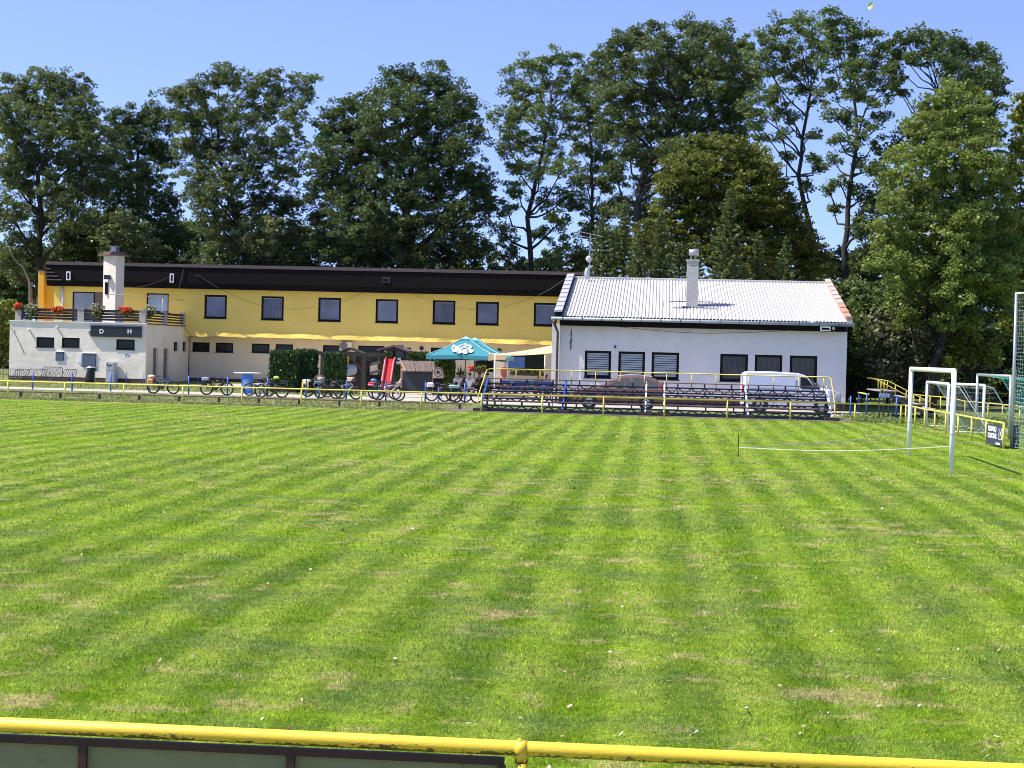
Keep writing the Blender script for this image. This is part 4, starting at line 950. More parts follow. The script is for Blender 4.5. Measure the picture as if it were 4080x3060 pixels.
for (x, y, rx, rz, red, lab) in ((180, 672, 38, 30, 1, 'small red geranium at the left end of the terrace'), (305, 680, 62, 55, 0, 'pale trailing plant beside the left terrace pier'), (552, 705, 62, 32, 1, 'red and yellow flowers midway along the left parapet'),
                                 (925, 685, 72, 50, 0, 'largest pale trailing plant below the chimney tower'), (1190, 712, 68, 38, 1, 'big bright red geranium right of the chimney tower'), (1412, 700, 50, 50, 0, 'pale trailing plant at the right corner of the terrace'), (1690, 745, 26, 26, 2, 'small dark green plant at the far end of the side parapet')):
    v = LV + .35 if x < 1400 else (LV + 1.5 if x < 1600 else LB - .6)
    u, z = U(c1(x, y), v); s_ = 2.37 * F / v; rx_, rz_ = rx / s_, rz / s_
    T = Thing('flower_box', lab, 'flowers', (u, v, z - rz_), 'flower boxes on the terrace')
    T.part('planter', MB().box((u-rx_*.8, v-.16, z-rz_*.95), (u+rx_*.8, v+.12, z-rz_*.35)), M_pot)
    V, t = bush_mesh((u, v-.05, z-(.0 if red == 1 else rz_*.1)), (rx_, .32, rz_), 42, 16, .14, .10, _r)
    o = np_mesh('leaves', to_local(V, (u, v, z-rz_)), 4, [ML_bright if red == 1 else (M_pale if red == 0 else ML_dark)], t); o.parent = T.e
    if red == 1:
        V, t = bush_mesh((u, v-.12, z+rz_*.25), (rx_*1.02, .34, rz_*.9), 40, 16, .13, .11, _r)
        o = np_mesh('petals', to_local(V, (u, v, z-rz_)), 4, [M_red], t); o.parent = T.e
    if red == 0:
        V, t = bush_mesh((u+rx_*.1, v-.2, z-rz_*1.1), (rx_*.45, .12, rz_*.8), 16, 14, .12, .09, _r)
        o = np_mesh('trailing_shoots', to_local(V, (u, v, z-rz_)), 4, [ML_bright], t); o.parent = T.e
def hedge(lab, c, x0, y0, x1, y1, v, dep, ml=ML_hedge, zb=0.0, planter=False, n=1.0, leaf=.085):
    a = rect(c, x0, y0, x1, y1, v); u0, u1, z1 = a[0], a[1], a[3]
    T = Thing('hedge', lab, 'hedge', ((u0+u1)/2, v, zb), 'clipped hedges in front of the yellow clubhouse')
    z0 = zb + (.35 if planter else .05)
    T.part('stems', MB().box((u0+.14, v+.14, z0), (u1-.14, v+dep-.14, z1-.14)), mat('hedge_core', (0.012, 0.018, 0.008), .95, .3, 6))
    if planter: T.part('planter', MB().box((u0+.02, v+.02, 0), (u1-.02, v+dep-.02, .36)), M_dwood)
    N = int(n * 900 * ((u1-u0)*(z1-z0) + (u1-u0)*dep + 2*dep*(z1-z0)))
    A1, A2, A3 = (u1-u0)*(z1-z0), (u1-u0)*dep, dep*(z1-z0); p = np.array([A1, A2, A3, A3]); k = _r.choice(4, N, p=p/p.sum())
    ru, rv, rz = _r.random(N), _r.random(N), _r.random(N)
    j = _r.normal(0, .05, N) + .04*np.sin(ru*19+rz*23)
    P_ = np.stack([np.where(k == 2, u0+j+.05, np.where(k == 3, u1+j-.05, u0+(u1-u0)*ru)), np.where(k == 0, v+j+.05, v+dep*rv), np.where(k == 1, z1+j-.03, z0+(z1-z0)*rz)], 1)
    d = np.stack([_r.normal(0, .35, N), _r.normal(-.1, .35, N), _r.normal(.9, .4, N)], 1); d /= np.linalg.norm(d, axis=1)[:, None]
    b = np.cross(d, _r.normal(0, 1, (N, 3))); b /= np.linalg.norm(b, axis=1)[:, None]
    L = (leaf*_r.uniform(.7, 1.6, N))[:, None]
    V = np.stack([P_-d*L, P_-b*L*.42, P_+d*L, P_+b*L*.42], 1).reshape(-1, 3)
    t = np.clip(.42 + .18*np.sin(ru*31+5*rz)*np.sin(rz*27) + _r.normal(0, .15, N), 0, 1)
    o = np_mesh('foliage', to_local(V, ((u0+u1)/2, v, zb)), 4, [ml], t); o.parent = T.e
hedge('left clipped dark green hedge block beside the blue barrel table', c2, 890, 1100, 1140, 1400, 95, 1.2, planter=True)
hedge('clipped hedge block just behind the left one, slightly taller', c2, 1128, 1088, 1298, 1400, 95.9, 1.2, planter=True)
hedge('clipped hedge column left of the wooden play tower', c2, 1392, 1122, 1575, 1450, 95.4, 1.1)
hedge('hedge top seen behind the roof of the play tower', c3, 575, 858, 790, 1240, 110, 1.2)
hedge('hedge top between the play tower and the parasol', c3, 890, 858, 1100, 1260, 110, 1.2)
hedge('leafy ivy-like hedge column below the left edge of the parasol', c3, 1205, 930, 1388, 1240, 102.5, 1.0, ml=ML_ash, leaf=.11)
for x, y, r, lab, v in ((1490, 1000, 60, 'spiky palm plant behind the people in white shirts', 103), (505, 1045, 45, 'yellow-green plant behind the dark play fence', 103.5)):
    u, z = U(c3(x, y), v); T = Thing('potted_plant', lab, 'plant', (u, v, 0))
    T.part('pot', MB().tube([(u, v, 0), (u, v, .5)], [.22, .3], 12), M_pot)
    V = []
    for k in range(46):
        a = _r.uniform(0, 6.28); e = _r.uniform(.4, 1.4); L = _r.uniform(.6, 1.05) * (1 if r > 50 else .8)
        d = np.array([math.cos(a)*math.cos(e), math.sin(a)*math.cos(e), math.sin(e)]); s_ = np.array([-math.sin(a), math.cos(a), 0])*.045
        b0 = np.array([0, 0, .5 if r < 50 else .9]); m_ = b0+d*L*.6; t_ = b0+d*L+np.array([0, 0, -.12])
        V += [b0-s_*.5, b0+s_*.5, m_+s_, m_-s_, m_-s_, m_+s_, t_+s_*.1, t_-s_*.1]
    o = np_mesh('leaves', np.array(V), 4, [M_pale if r < 50 else ML_bright], _r.random(len(V)//4)); o.parent = T.e
for c, x0, y0, x1, y1, v, red, lab in ((c4, 130, 990, 240, 1050, 112, 0, 'yellow-leaved flower box under the dark window'), (c4, 500, 1040, 875, 1082, 116, 1, 'long row of ivy below the blue barred window'), (c3, 1570, 1000, 1625, 1035, 112, 2, 'red flowers beside the parasol pole')):
    a = rect(c, x0, y0, x1, y1, v); T = Thing('window_plants', lab, 'flowers', ((a[0]+a[1])/2, v, a[2]))
    T.part('planter', MB().box((a[0], v, a[2]-.1), (a[1], v+.2, a[2]+.15)), M_pot)
    V, t = bush_mesh(((a[0]+a[1])/2, v-.05, (a[2]+a[3])/2+.05), ((a[1]-a[0])/2, .2, (a[3]-a[2])/2), int(30*(a[1]-a[0])), 12, .13, .1, _r)
    o = np_mesh('leaves', to_local(V, ((a[0]+a[1])/2, v, a[2])), 4, [[ML_yel, ML_dark, M_red][red]], t); o.parent = T.e

# ================================================================== YARD THINGS
# steel barriers leaning on the wall
def barrier(lab, x0, x1, ytop, off, lean, lattice, sk=0.0):
    v = LV - .35 - off; u0, u1 = U(c1(x0, 1300), v)[0], U(c1(x1, 1300), v)[0]; zt = U(c1((x0+x1)/2, ytop), v)[1]
    T = Thing('barrier', lab, 'barrier', ((u0+u1)/2, v-.2, 0), 'steel barriers leaning against the cream wall')
    m = M_dsteel
    f = lambda u, z: (u + sk*z, v - lean*(1 - z/zt) + .1, z)
    fr = MB(); fr.tube([f(u0, .05), f(u0+.0, zt-.12), f(u0+.12, zt), f(u1-.12, zt), f(u1, zt-.12), f(u1, .05)], .022, 6); fr.tube([f(u0, .15), f(u1, .15)], .022, 5)
    T.part('frame', fr, m, smooth=True)
    b = MB(); n = int((u1-u0)/.14)
    for k in range(1, n):
        u = u0+(u1-u0)*k/n; s_ = 1 if k % 2 else -1
        if lattice:
            pts = [f(u + s_*.045*math.cos(math.pi*j/2), .15+(zt-.17)*j/8) for j in range(9)]
            b.tube(pts, .017, 4, cap=False)
        else: b.tube([f(u, .15), f(u, zt-.01)], .017, 4, cap=False)
    T.part('bars', b, m)
barrier('leftmost leaning barrier with straight bars', 105, 250, 1258, .5, .5, False, -.3)
barrier('leaning lattice barrier second from the left', 140, 270, 1258, .38, .5, True, .1)
barrier('leaning lattice barrier in the middle of the row', 235, 420, 1257, .26, .45, True, .25)
barrier('tallest lattice barrier with the rounded top corners', 400, 590, 1238, .05, .35, True)
barrier('rightmost leaning barrier, nearest the black bin', 575, 700, 1260, .2, .4, False, .28)
a = rect(c1, 800, 1290, 915, 1430, 104); u = (a[0]+a[1])/2
T = Thing('litter_bin', 'black bin bag hanging on a post in front of the cream wall', 'litter bin', (u, 104, 0))
T.part('bag', MB().tube([(u-.08, 104, .03), (u-.07, 104, .3), (u+.02, 104, .8), (u+.08, 104, 1.02)], [.33, .34, .26, .36], 10), mat('bin_bag', (0.012, 0.012, 0.014), .35, .3, 6, bump=.03), smooth=True)
T.part('lid', MB().tube([(u+.08, 104, 1.02), (u+.08, 104, 1.07)], [.38, .34], 12), M_galv)
T.part('post', MB().tube([(u+.30, 103.9, 0), (u+.30, 103.9, 1.0)], .03, 6), M_galv)
a = rect(c1, 1003, 1192, 1085, 1388, LV-.5); 
T = Thing('electric_cabinet', 'tall grey electric cabinet standing against the cream wall', 'cabinet', ((a[0]+a[1])/2, LV-.3, 0))
T.part('body', MB().box((a[0], LV-.6, .0), (a[1], LV-.05, a[3]), .01), mat('cabinet_grey', (0.42, 0.43, 0.44), .5, .08, 2))
for z0, z1 in ((.06, .78), (.82, a[3]-.06)): T.part('door', MB().box((a[0]+.05, LV-.615, z0), (a[1]-.12, LV-.602, z1)), mat('cabinet_door_grey', (0.50, 0.51, 0.53), .45, .06, 2))
T.part('emblem', MB().ball(((a[0]+a[1])/2, LV-.615, a[3]-.22), (.12, .01, .06), 12, 6), M_dsteel)
T.part('handle', MB().box((a[0]+.09, LV-.65, 1.1), (a[0]+.13, LV-.616, 1.28)), M_dsteel)
# blue barrel table
u, v = G(c2(672, 1450)); v = 90.5; u = U(c2(675, 1400), v)[0]; zt = U(c2(675, 1290), v)[1]
T = Thing('barrel_table', 'round white standing table on a bright blue barrel', 'table', (u, v, 0))
T.part('barrel', MB().tube([(u, v, 0), (u, v, .3), (u, v, .32), (u, v, .34), (u, v, .7), (u, v, .72), (u, v, .74), (u, v, zt-.1)], [.31, .32, .335, .32, .32, .335, .32, .31], 18), mat('barrel_blue', (0.02, 0.16, 0.55), .4, .1, 3), smooth=False)
T.part('label', MB().box((u-.17, v-.335, .25), (u+.17, v-.318, .8)), mat('barrel_label', (0.25, 0.45, 0.75), .5, .4, 7))
T.part('table_top', MB().tube([(u, v, zt-.04), (u, v, zt)], .75, 24), M_wht)
# brown litter bin with little roof
u = U(c2(1357, 1400), 86.5)[0]; z0 = U(c2(1357, 1388), 86.5)[1]; z1 = U(c2(1357, 1315), 86.5)[1]
T = Thing('litter_bin', 'small brown litter bin with a rounded hood on a post', 'litter bin', (u, 86.5, 0))
T.part('body', MB().box((u-.22, 86.3, z0), (u+.22, 86.6, z1-.3), .02), mat('bin_brown', (0.30, 0.17, 0.10), .6, .15, 4))
T.part('hood', MB().prism([(u-.24, z1-.3), (u-.24, z1-.12), (u-.13, z1), (u+.13, z1), (u+.24, z1-.12), (u+.24, z1-.3), (u+.2, z1-.3), (u+.2, z1-.13), (u+.11, z1-.04), (u-.11, z1-.04), (u-.2, z1-.13), (u-.2, z1-.3)], 'v', 86.28, 86.62), _mats['bin_brown'])
T.part('sticker', MB().box((u-.10, 86.285, z0+.15), (u+.10, 86.298, z0+.36)), mat('sticker_cream', (0.6, 0.5, 0.35), .6, .2, 20))
T.part('post', MB().tube([(u, 86.5, 0), (u, 86.5, z0)], .05, 8), M_blue)
# pergola with dark timber posts
PG = 99.0
a0 = U(c2(1325, 1105), PG); a1 = U(c3(560, 865), PG)
T = Thing('pergola', 'dark timber pergola with a long top beam and braced posts', 'pergola', (U(c3(412, 1200), PG)[0], PG, 0))
T.part('beam', MB().beam((a0[0], PG, a0[1]), (a1[0], PG, a1[1]-.05), .12, .22), M_dwood)
T.part('beam', MB().beam((a0[0]+.6, PG+2.4, a0[1]+.05), (a1[0], PG+2.4, a1[1]), .12, .2), M_dwood)
for x, dv in ((1378, 0), (2095, 2.3)):
    pass
for cx_, dv, w_ in ((c2(1380, 1250), 0, .07), (c3(412, 1100), 0, .26), (c3(458, 1100), 2.4, .2), (c2(1380, 1250), 2.4, .16)):
    u = U(cx_, PG+dv)[0]; T.part('post', MB().beam((u, PG+dv, 0), (u, PG+dv, a1[1]-.1), w_), M_dwood)
u = U(c3(412, 1100), PG)[0]
T.part('brace', MB().beam((u-.9, PG, a1[1]-.12), (u, PG, a1[1]-1.1), .12), M_dwood); T.part('brace', MB().beam((u+.6, PG+.1, a1[1]-.12), (u, PG+.1, a1[1]-1.1), .12), M_dwood)
k = U(c3(145, 830), PG+1)
T.part('roof', MB().prism([(k[0]-.1, k[1]-.05), (k[0]+.65, k[1]+.26), (k[0]+1.45, k[1]-.05), (k[0]+1.45, k[1]-.12), (k[0]+.65, k[1]+.16), (k[0]-.1, k[1]-.12)], 'v', PG+.6, PG+2.2), M_dwood)
# playhouse wall with tube, bucket and fence
PH = 101.0
a = rect(c3, 185, 870, 350, 1240, PH)
T = Thing('playhouse', 'dark brown playhouse wall with an arched hole, white crawl tube and yellow bucket', 'playhouse', ((a[0]+a[1])/2, PH, 0))
w = MB(); wn = rect(c3, 290, 870, 326, 932, PH); w.wall(a[0], a[1]+.3, .0, a[3], PH, .08, [(wn[0], wn[1], wn[2], wn[3]-.05)]); w.box((a[0], PH+.09, 0), (a[1]+.3, PH+.12, wn[2]-.1))
T.part('wall', w, mat('playhouse_brown', (0.085, 0.062, 0.058), .85, .2, 3))
T.part('window', MB().box((wn[0], PH+.083, wn[2]), (wn[1], PH+.088, wn[3]-.06)), mat('cream_panel', (0.65, 0.58, 0.38), .7, .05, 3))
tu = U(c3(195, 1045), PH-.6)
T.part('tube', MB().tube([(tu[0]-.25, PH-1.1, tu[1]), (tu[0]+.45, PH-.02, tu[1]+.1)], .36, 20, cap=False), mat('tube_white', (0.62, 0.68, 0.78), .35, .05, 3), smooth=True)
T.part('tube_rim', MB().ring((tu[0]-.25, PH-1.12, tu[1]), .36, .045, 'v', 24, 6), _mats['tube_white'], smooth=True)
bu = U(c3(200, 935), PH-.5)
T.part('bucket', MB().tube([(bu[0], PH-.5, bu[1]-.45), (bu[0], PH-.5, bu[1]+.3)], [.22, .33], 14), mat('bucket_yellow', (0.75, 0.62, 0.05), .5, .05, 3))
T.part('bucket_lid', MB().tube([(bu[0], PH-.5, bu[1]+.3), (bu[0], PH-.5, bu[1]+.5)], .35, 14), _mats['cabinet_grey'])
fe = MB(); f0 = rect(c3, 470, 1085, 600, 1250, PH)
for k in range(9): uu = f0[0]+(f0[1]-f0[0])*k/8; fe.box((uu-.07, PH-.02, 0), (uu+.07, PH+.02, f0[3]-.02*(k % 2)))
fe.box((f0[0]-1.5, PH+.03, 0), (f0[1], PH+.08, f0[3]-.12))
T.part('fence', fe, M_dwood)
a = rect(c2, 1580, 1325, 1680, 1440, 97)
T = Thing('climbing_board', 'leaning A-shaped wooden board with pale planks', 'climbing board', ((a[0]+a[1])/2, 97, 0))
bd = MB()
for k in range(6):
    z0 = .02+k*(a[3]-.04)/6; s0 = (1-k/6)
    bd.add([(a[0]-.1, 97-.9*s0, z0), (a[1]-.45*s0, 97-.9*s0, z0), (a[1]-.45*(s0-.16), 97-.9*(s0-.15), z0+.17*a[3]-.03), (a[0]-.1, 97-.9*(s0-.15), z0+.17*a[3]-.03)], [(0, 1, 2, 3)])
T.part('planks', bd, mat('pinkish_plank', (0.62, 0.42, 0.34), .8, .15, 5))
T.part('side_frame', MB().prism([(96.1, 0), (97.05, a[3]), (98, 0), (97.8, 0), (97.05, a[3]-.2), (96.3, 0)], 'u', a[1]-.02, a[1]+.08), M_dwood)
# play tower with gable roof and red slide
PT = 102.0
g0, g1 = U(c3(608, 900), PT), U(c3(868, 900), PT); pk = U(c3(752, 758), PT); ev = U(c3(567, 808), PT); ev2 = U(c3(912, 822), PT); pf = U(c3(740, 890), PT)[1]
T = Thing('play_tower', 'dark wooden play tower with a gable roof and a red slide', 'play tower', ((g0[0]+g1[0])/2, PT, 0))
for x, dv in ((g0[0], 0), (g0[0]+.55, 1.6), (g1[0]-.45, 1.6), (g1[0], 0)): T.part('post', MB().beam((x, PT+dv, 0), (x, PT+dv, ev[1]+.05), .14), M_dwood)
rf = MB(); rf.prism([(ev[0], ev[1]), (pk[0], pk[1]), (ev2[0], ev2[1]), (ev2[0], ev2[1]-.09), (pk[0], pk[1]-.12), (ev[0], ev[1]-.09)], 'v', PT-.35, PT+2.0)
T.part('roof', rf, mat('shingle_brown', (0.17, 0.115, 0.10), .85, .2, 4))
T.part('gable_frame', MB().prism([(ev[0]+.12, ev[1]-.1), (pk[0], pk[1]-.13), (ev2[0]-.12, ev2[1]-.1), (ev2[0]-.3, ev2[1]-.1), (pk[0], pk[1]-.33), (ev[0]+.3, ev[1]-.1)], 'v', PT-.3, PT-.2), M_dwood)
T.part('platform', MB().box((g0[0]-.1, PT-.1, pf-.12), (g1[0]+.1, PT+1.7, pf)), M_dwood)
T.part('panel', MB().box((g0[0]+.9, PT+.02, pf+.02), (g1[0]-.1, PT+.06, pf+.75)), mat('panel_grey', (0.12, 0.14, 0.15), .7, .1, 3))
rp = MB()
for k in (0, .55): rp.beam((g0[0]-2.0, PT+.2, pf-1.45+k), (g0[0], PT+.2, pf-.85+k), .08, .18)
T.part('ramp_rail', rp, M_wood)
st = T.part('slide', MB().add([(x, v_, z) for v_, z, xo, hw in ((PT-.2, pf-.10, 0, .27), (PT-.9, pf-.45, .05, .25), (PT-2.6, pf-1.75, .15, .25), (PT-3.3, pf-2.15, .2, .25)) for x in (g0[0]+.60+xo-hw, g0[0]+.60+xo+hw)], [(0, 1, 3, 2), (2, 3, 5, 4), (4, 5, 7, 6)]), mat('slide_red', (0.50, 0.03, 0.03), .3, .12, 2))
for sd_ in (-1, 1):
    p = [(g0[0]+.60+xo+sd_*hw, v_, z) for v_, z, xo, hw in ((PT-.1, pf-.02, 0, .29), (PT-.9, pf-.25, .05, .27), (PT-2.6, pf-1.55, .15, .27), (PT-3.3, pf-2.0, .2, .27))]
    T.part('slide_rail', MB().tube(p, .055, 8), mat('slide_rail_pink', (0.80, 0.25, 0.25), .3, .1, 2), smooth=True)
for q in ((785, 900, 822, 925), (772, 938, 822, 972)):
    a = rect(c3, *q, PT-.2); T.part('notice', MB().box((a[0], PT-.2, a[2]), (a[1], PT-.17, a[3])), M_wht)
# wooden shelter with a dark board
IV = 98.0
a = rect(c3, 835, 1055, 1165, 1262, IV); zr_ = U(c3(1010, 945), IV+.6)[1]; ze = U(c3(1030, 1053), IV-.4)[1]
eL, eR = U(c3(872, 1053), IV-.4)[0], U(c3(1200, 1053), IV-.4)[0]; rL, rR = U(c3(835, 945), IV+.6)[0], U(c3(1190, 945), IV+.6)[0]
T = Thing('notice_shelter', 'dark notice board under a weathered plank gable roof', 'notice board', ((a[0]+a[1])/2, IV, 0))
n = 30
for face, (z0_, v0_) in enumerate(((ze, IV-.4), (ze, IV+1.6))):
    rm = MB()
    for k in range(n):
        f0, f1 = k/n, (k+.9)/n; j = random.uniform(-.02, .03); e_ = random.uniform(-.05, .03)
        if k in (10,): f1 -= .02
        rm.add([(eL+(eR-eL)*f0, v0_-e_, z0_+e_*.5), (eL+(eR-eL)*f1, v0_-e_, z0_+e_*.5), (rL+(rR-rL)*f1, IV+.6, zr_+.02), (rL+(rR-rL)*f0, IV+.6, zr_+.02)], [(0, 1, 2, 3)])
        o_ = len(rm.v)
        rm.add([(x, y, z+.03+j) for x, y, z in rm.v[-4:]], [(0, 1, 2, 3)]); rm.f += [(o_-4, o_, o_+1, o_-3), (o_-3, o_+1, o_+2, o_-2), (o_-4, o_-1, o_+3, o_)]; rm.mi += [0]*3
    T.part('roof', rm, mat('roof_plank_grey', (0.17, 0.13, 0.105), .9, .35, 7, bump=.005))
gl = U(c3(770, 1025), IV-.4)[0]
T.part('gable_frame', MB().beam((eL-.02, IV-.4, ze), (rL-.1, IV+.6, zr_+.03), .09).beam((rL-.1, IV+.6, zr_+.03), (gl, IV+1.6, ze+.05), .09).beam((eL-.02, IV-.38, ze+.04), (gl, IV+1.5, ze+.12), .08), mat('bare_timber', (0.36, 0.24, 0.15), .8, .2, 5))
T.part('board', MB().box((a[0], IV+.1, .12), (a[1], IV+.2, a[3]+.05)), mat('slate_board', (0.028, 0.036, 0.042), .6, .25, 3))
for u in (a[0]-.06, a[1]+.06): T.part('post', MB().beam((u, IV+.15, 0), (u, IV+.15, ze+.05), .12), _mats['bare_timber'])
T.part('prop', MB().beam((a[0]-.45, IV-.6, 0), (a[0]-.05, IV+.1, .9), .14, .1), _mats['bare_timber'])
# chalkboard with oval top
a = rect(c3, 1178, 1075, 1285, 1225, 96.5); u = (a[0]+a[1])/2
T = Thing('chalkboard', 'black menu board with a cream header and oval emblem', 'sign', (u, 96.5, 0))
T.part('board', MB().box((a[0], 96.5, .1), (a[1], 96.56, a[3]-.28)), M_black)
T.part('header', MB().box((a[0]-.02, 96.48, a[3]-.27), (a[1]+.02, 96.58, a[3]), .01), mat('header_cream', (0.42, 0.34, 0.22), .6, .1, 5))
T.part('emblem', MB().tube([(u, 96.46, a[3]+.08), (u, 96.475, a[3]+.08)], .30, 18), mat('emblem_cream', (0.5, 0.40, 0.28), .6, .1, 5))
T.part('emblem_ring', MB().ring((u, 96.45, a[3]+.08), .24, .02, 'v', 20, 5).prism([(u-.12, a[3]+.0), (u+.12, a[3]+.0), (u+.08, a[3]+.12), (u-.02, a[3]+.2), (u-.1, a[3]+.1)], 'v', 96.44, 96.458), M_dsteel)
for x in (a[0]+.04, a[1]-.04): T.part('leg', MB().beam((x, 96.55, 0), (x, 96.58, a[3]-.3), .05), M_dsteel)
# parasols
M_teal = mat('parasol_teal', (0.04, 0.225, 0.265), .75, .08, 1.5); M_teal2 = mat('parasol_trim', (0.22, 0.46, 0.50), .75, .08, 2)
def parasol(lab, px, ptop, v, hw, zd):
    u, z1 = U((px, ptop), v); zb = z1 - zd
    T = Thing('parasol', lab, 'parasol', (u, v, 0), 'teal parasols over the beer garden')
    T.part('pole', MB().tube([(u, v, 0), (u, v, z1-.05)], .035, 10), M_wood, smooth=True)
    cn = MB(); cor = [(u-hw, v-hw), (u+hw, v-hw), (u+hw, v+hw), (u-hw, v+hw)]; N = 8
    for k in range(4):
        (ax, ay), (bx, by) = cor[k], cor[(k+1) % 4]; g_ = []
        for i in range(N+1):
            for j in range(N+1):
                s_ = i/N; t_ = j/N; ex, ey = ax+(bx-ax)*t_, ay+(by-ay)*t_
                sag = .07*math.sin(math.pi*t_)*s_**1.5 - .05*math.sin(math.pi*s_)
                g_.append((u+(ex-u)*s_, v+(ey-v)*s_, z1+(zb-z1)*s_+sag))
        o_ = len(cn.v); cn.add(g_, [(i*(N+1)+j, (i+1)*(N+1)+j, (i+1)*(N+1)+j+1, i*(N+1)+j+1) for i in range(N) for j in range(N)])
        val = []
        for j in range(N+1):
            x, y, z = g_[N*(N+1)+j]; val += [(x, y, z), (x*1.0+(x-u)*.01, y+(y-v)*.01, z-.22+.02*math.sin(j*2.1))]
        cn.add(val, [(2*j, 2*j+1, 2*j+3, 2*j+2) for j in range(N)])
    co_ = T.part('canopy', cn, M_teal, smooth=False)
    tr = MB()
    for x, y in cor: tr.tube([(u, v, z1+.03), ((u+x)/2, (v+y)/2, (z1+zb)/2-.07), (x, y, zb+.03)], .035, 5)
    T.part('seam', tr, M_teal2, co_)
    T.part('cap', MB().add([(u, v, z1+.06)] + [(u+dx*.34, v+dy*.34, z1-.14) for dx, dy in ((-1, -1), (1, -1), (1, 1), (-1, 1))], [(0, 1, 2), (0, 2, 3), (0, 3, 4), (0, 4, 1)]), M_teal2, co_)
    rb = MB()
    for x, y in cor + [(u, v-hw), (u+hw, v), (u, v+hw), (u-hw, v)]: rb.tube([(u, v, z1-.75), ((u+x)/2, (v+y)/2, zb+.30), (x*.98+u*.02, y*.98+v*.02, zb+.0)], .014, 4)
    T.part('ribs', rb, M_wood)
    return T, u, z1, zb, co_
T1, pu, pz1, pzb, pco = parasol('front teal parasol with a white emblem on its canopy', 1857, 1343, 98.2, 2.08, 1.15)
parasol('second teal parasol just behind and right of the front one', 1893, 1348, 102.2, 2.25, 1.2)
# pale animal-like emblem, kept generic: rounded blobs lying on the front slope
def on_slope(du, t): return (pu+du, 98.2-2.08*t-.03, pz1+(pzb-pz1)*t-.05*math.sin(math.pi*t)+.06*t+.05)
em = MB()
for du, t, r in ((-.52, .60, .20), (-.40, .76, .22), (-.12, .56, .24), (.10, .70, .28), (.28, .55, .22), (.46, .78, .20), (-.15, .84, .22), (.05, .46, .16), (-.60, .50, .10), (.20, .88, .16)):
    pts_ = [on_slope(du+r*math.cos(q), t+r*.62*math.sin(q)) for q in [2*math.pi*i/12 for i in range(12)]]
    t0 = .0015*len(em.f); em.add([(x, y-t0, z+t0) for x, y, z in pts_], [tuple(range(12))])
eo_ = T1.part('emblem', em, mat('emblem_white', (0.50, 0.58, 0.57), .8, .12, 9), pco)
ln = MB()
for du, t, r, q0, q1 in ((-.12, .62, .13, 3.4, 6.0), (.10, .76, .20, 3.3, 6.1), (-.40, .82, .16, .2, 2.6), (.28, .60, .10, 3.2, 6.2), (-.15, .90, .17, .2, 3.0), (.40, .84, .12, 1.0, 4.5), (0, .52, .12, 3.3, 6.1), (-.5, .66, .10, 2, 5)):
    ln.tube([(Vector(on_slope(du+r*math.cos(q), t+r*.55*math.sin(q)))+Vector((0, -.03, .03))) for q in np.linspace(q0, q1, 7)], .022, 4)
T1.part('emblem_lines', ln, M_teal, eo_)
# cream folding-arm awning at the corner of the white hall
AV0, AV1 = 94.5, 98.5
h1 = U(c4(1000, 765), 96); l1 = U(c4(300, 880), 96)
T = Thing('awning', 'cream fabric awning stretched out from the corner of the white hall', 'awning', (h1[0], 96, 0))
aw = MB(); n = 14
for k in range(n):
    for j in range(4):
        f = lambda s_, q: (h1[0]+.05+(l1[0]-h1[0])*s_, AV0+(AV1-AV0)*q, h1[1]+.12+(l1[1]-h1[1])*s_-.05*math.sin(math.pi*s_)-(1-q)*.55*(1-s_)**.7+.02*math.sin(q*12))
        aw.add([f(k/n, j/4), f((k+1)/n, j/4), f((k+1)/n, (j+1)/4), f(k/n, (j+1)/4)], [(0, 1, 2, 3)])
M_awn = mat('awning_cream', (0.60, 0.43, 0.23), .8, .08, 2, streak=(1, 5, 1))
ca = T.part('canopy', aw, M_awn)
T.part('valance', MB().box((l1[0]-.04, AV0, l1[1]-.28), (l1[0]+.0, AV1, l1[1]+.13)).box((l1[0]+.02, AV0-.02, l1[1]-.22), (l1[0]+.95, AV0, l1[1]+.07)), M_awn)
T.part('front_bar', MB().tube([(l1[0], AV0, l1[1]+.12), (l1[0], AV1, l1[1]+.12)], .05, 8), M_wht)
T.part('arm', MB().tube([(h1[0], AV0+.2, h1[1]-.1), ((h1[0]+l1[0])/2+.4, AV0+1.0, (h1[1]+l1[1])/2-.12), (l1[0]+.1, AV0+.2, l1[1])], .03, 6), M_wht, smooth=True)
for x, vv in ((335, AV0-.1), (475, AV1), (885, AV1+.2)): u = U(c4(x, 1000), vv)[0]; T.part('post', MB().tube([(u, vv, 0), (u, vv, l1[1]+.1)], .035, 8), M_wht, smooth=True)
# poster of an ice-cream on the wall
a = rect(c4, 345, 942, 440, 1122, 112)
T = Thing('poster', 'tall cream poster with a red oval picture beside the awning posts', 'poster', ((a[0]+a[1])/2, 112, 0))
T.part('panel', MB().box((a[0], 112, .5), (a[1], 112.05, a[3])), mat('poster_cream', (0.6, 0.5, 0.36), .6, .1, 2))
T.part('picture', MB().ball((a[0]+.6, 111.99, a[3]-.72), (.26, .02, .38), 14, 8), mat('poster_red', (0.32, 0.06, 0.03), .6, .2, 4))
for k in range(6): T.part('stripe', MB().box((a[0]+.12+k*.24, 111.985, .6), (a[0]+.19+k*.24, 111.998, a[3]-1.35)), M_dwood)
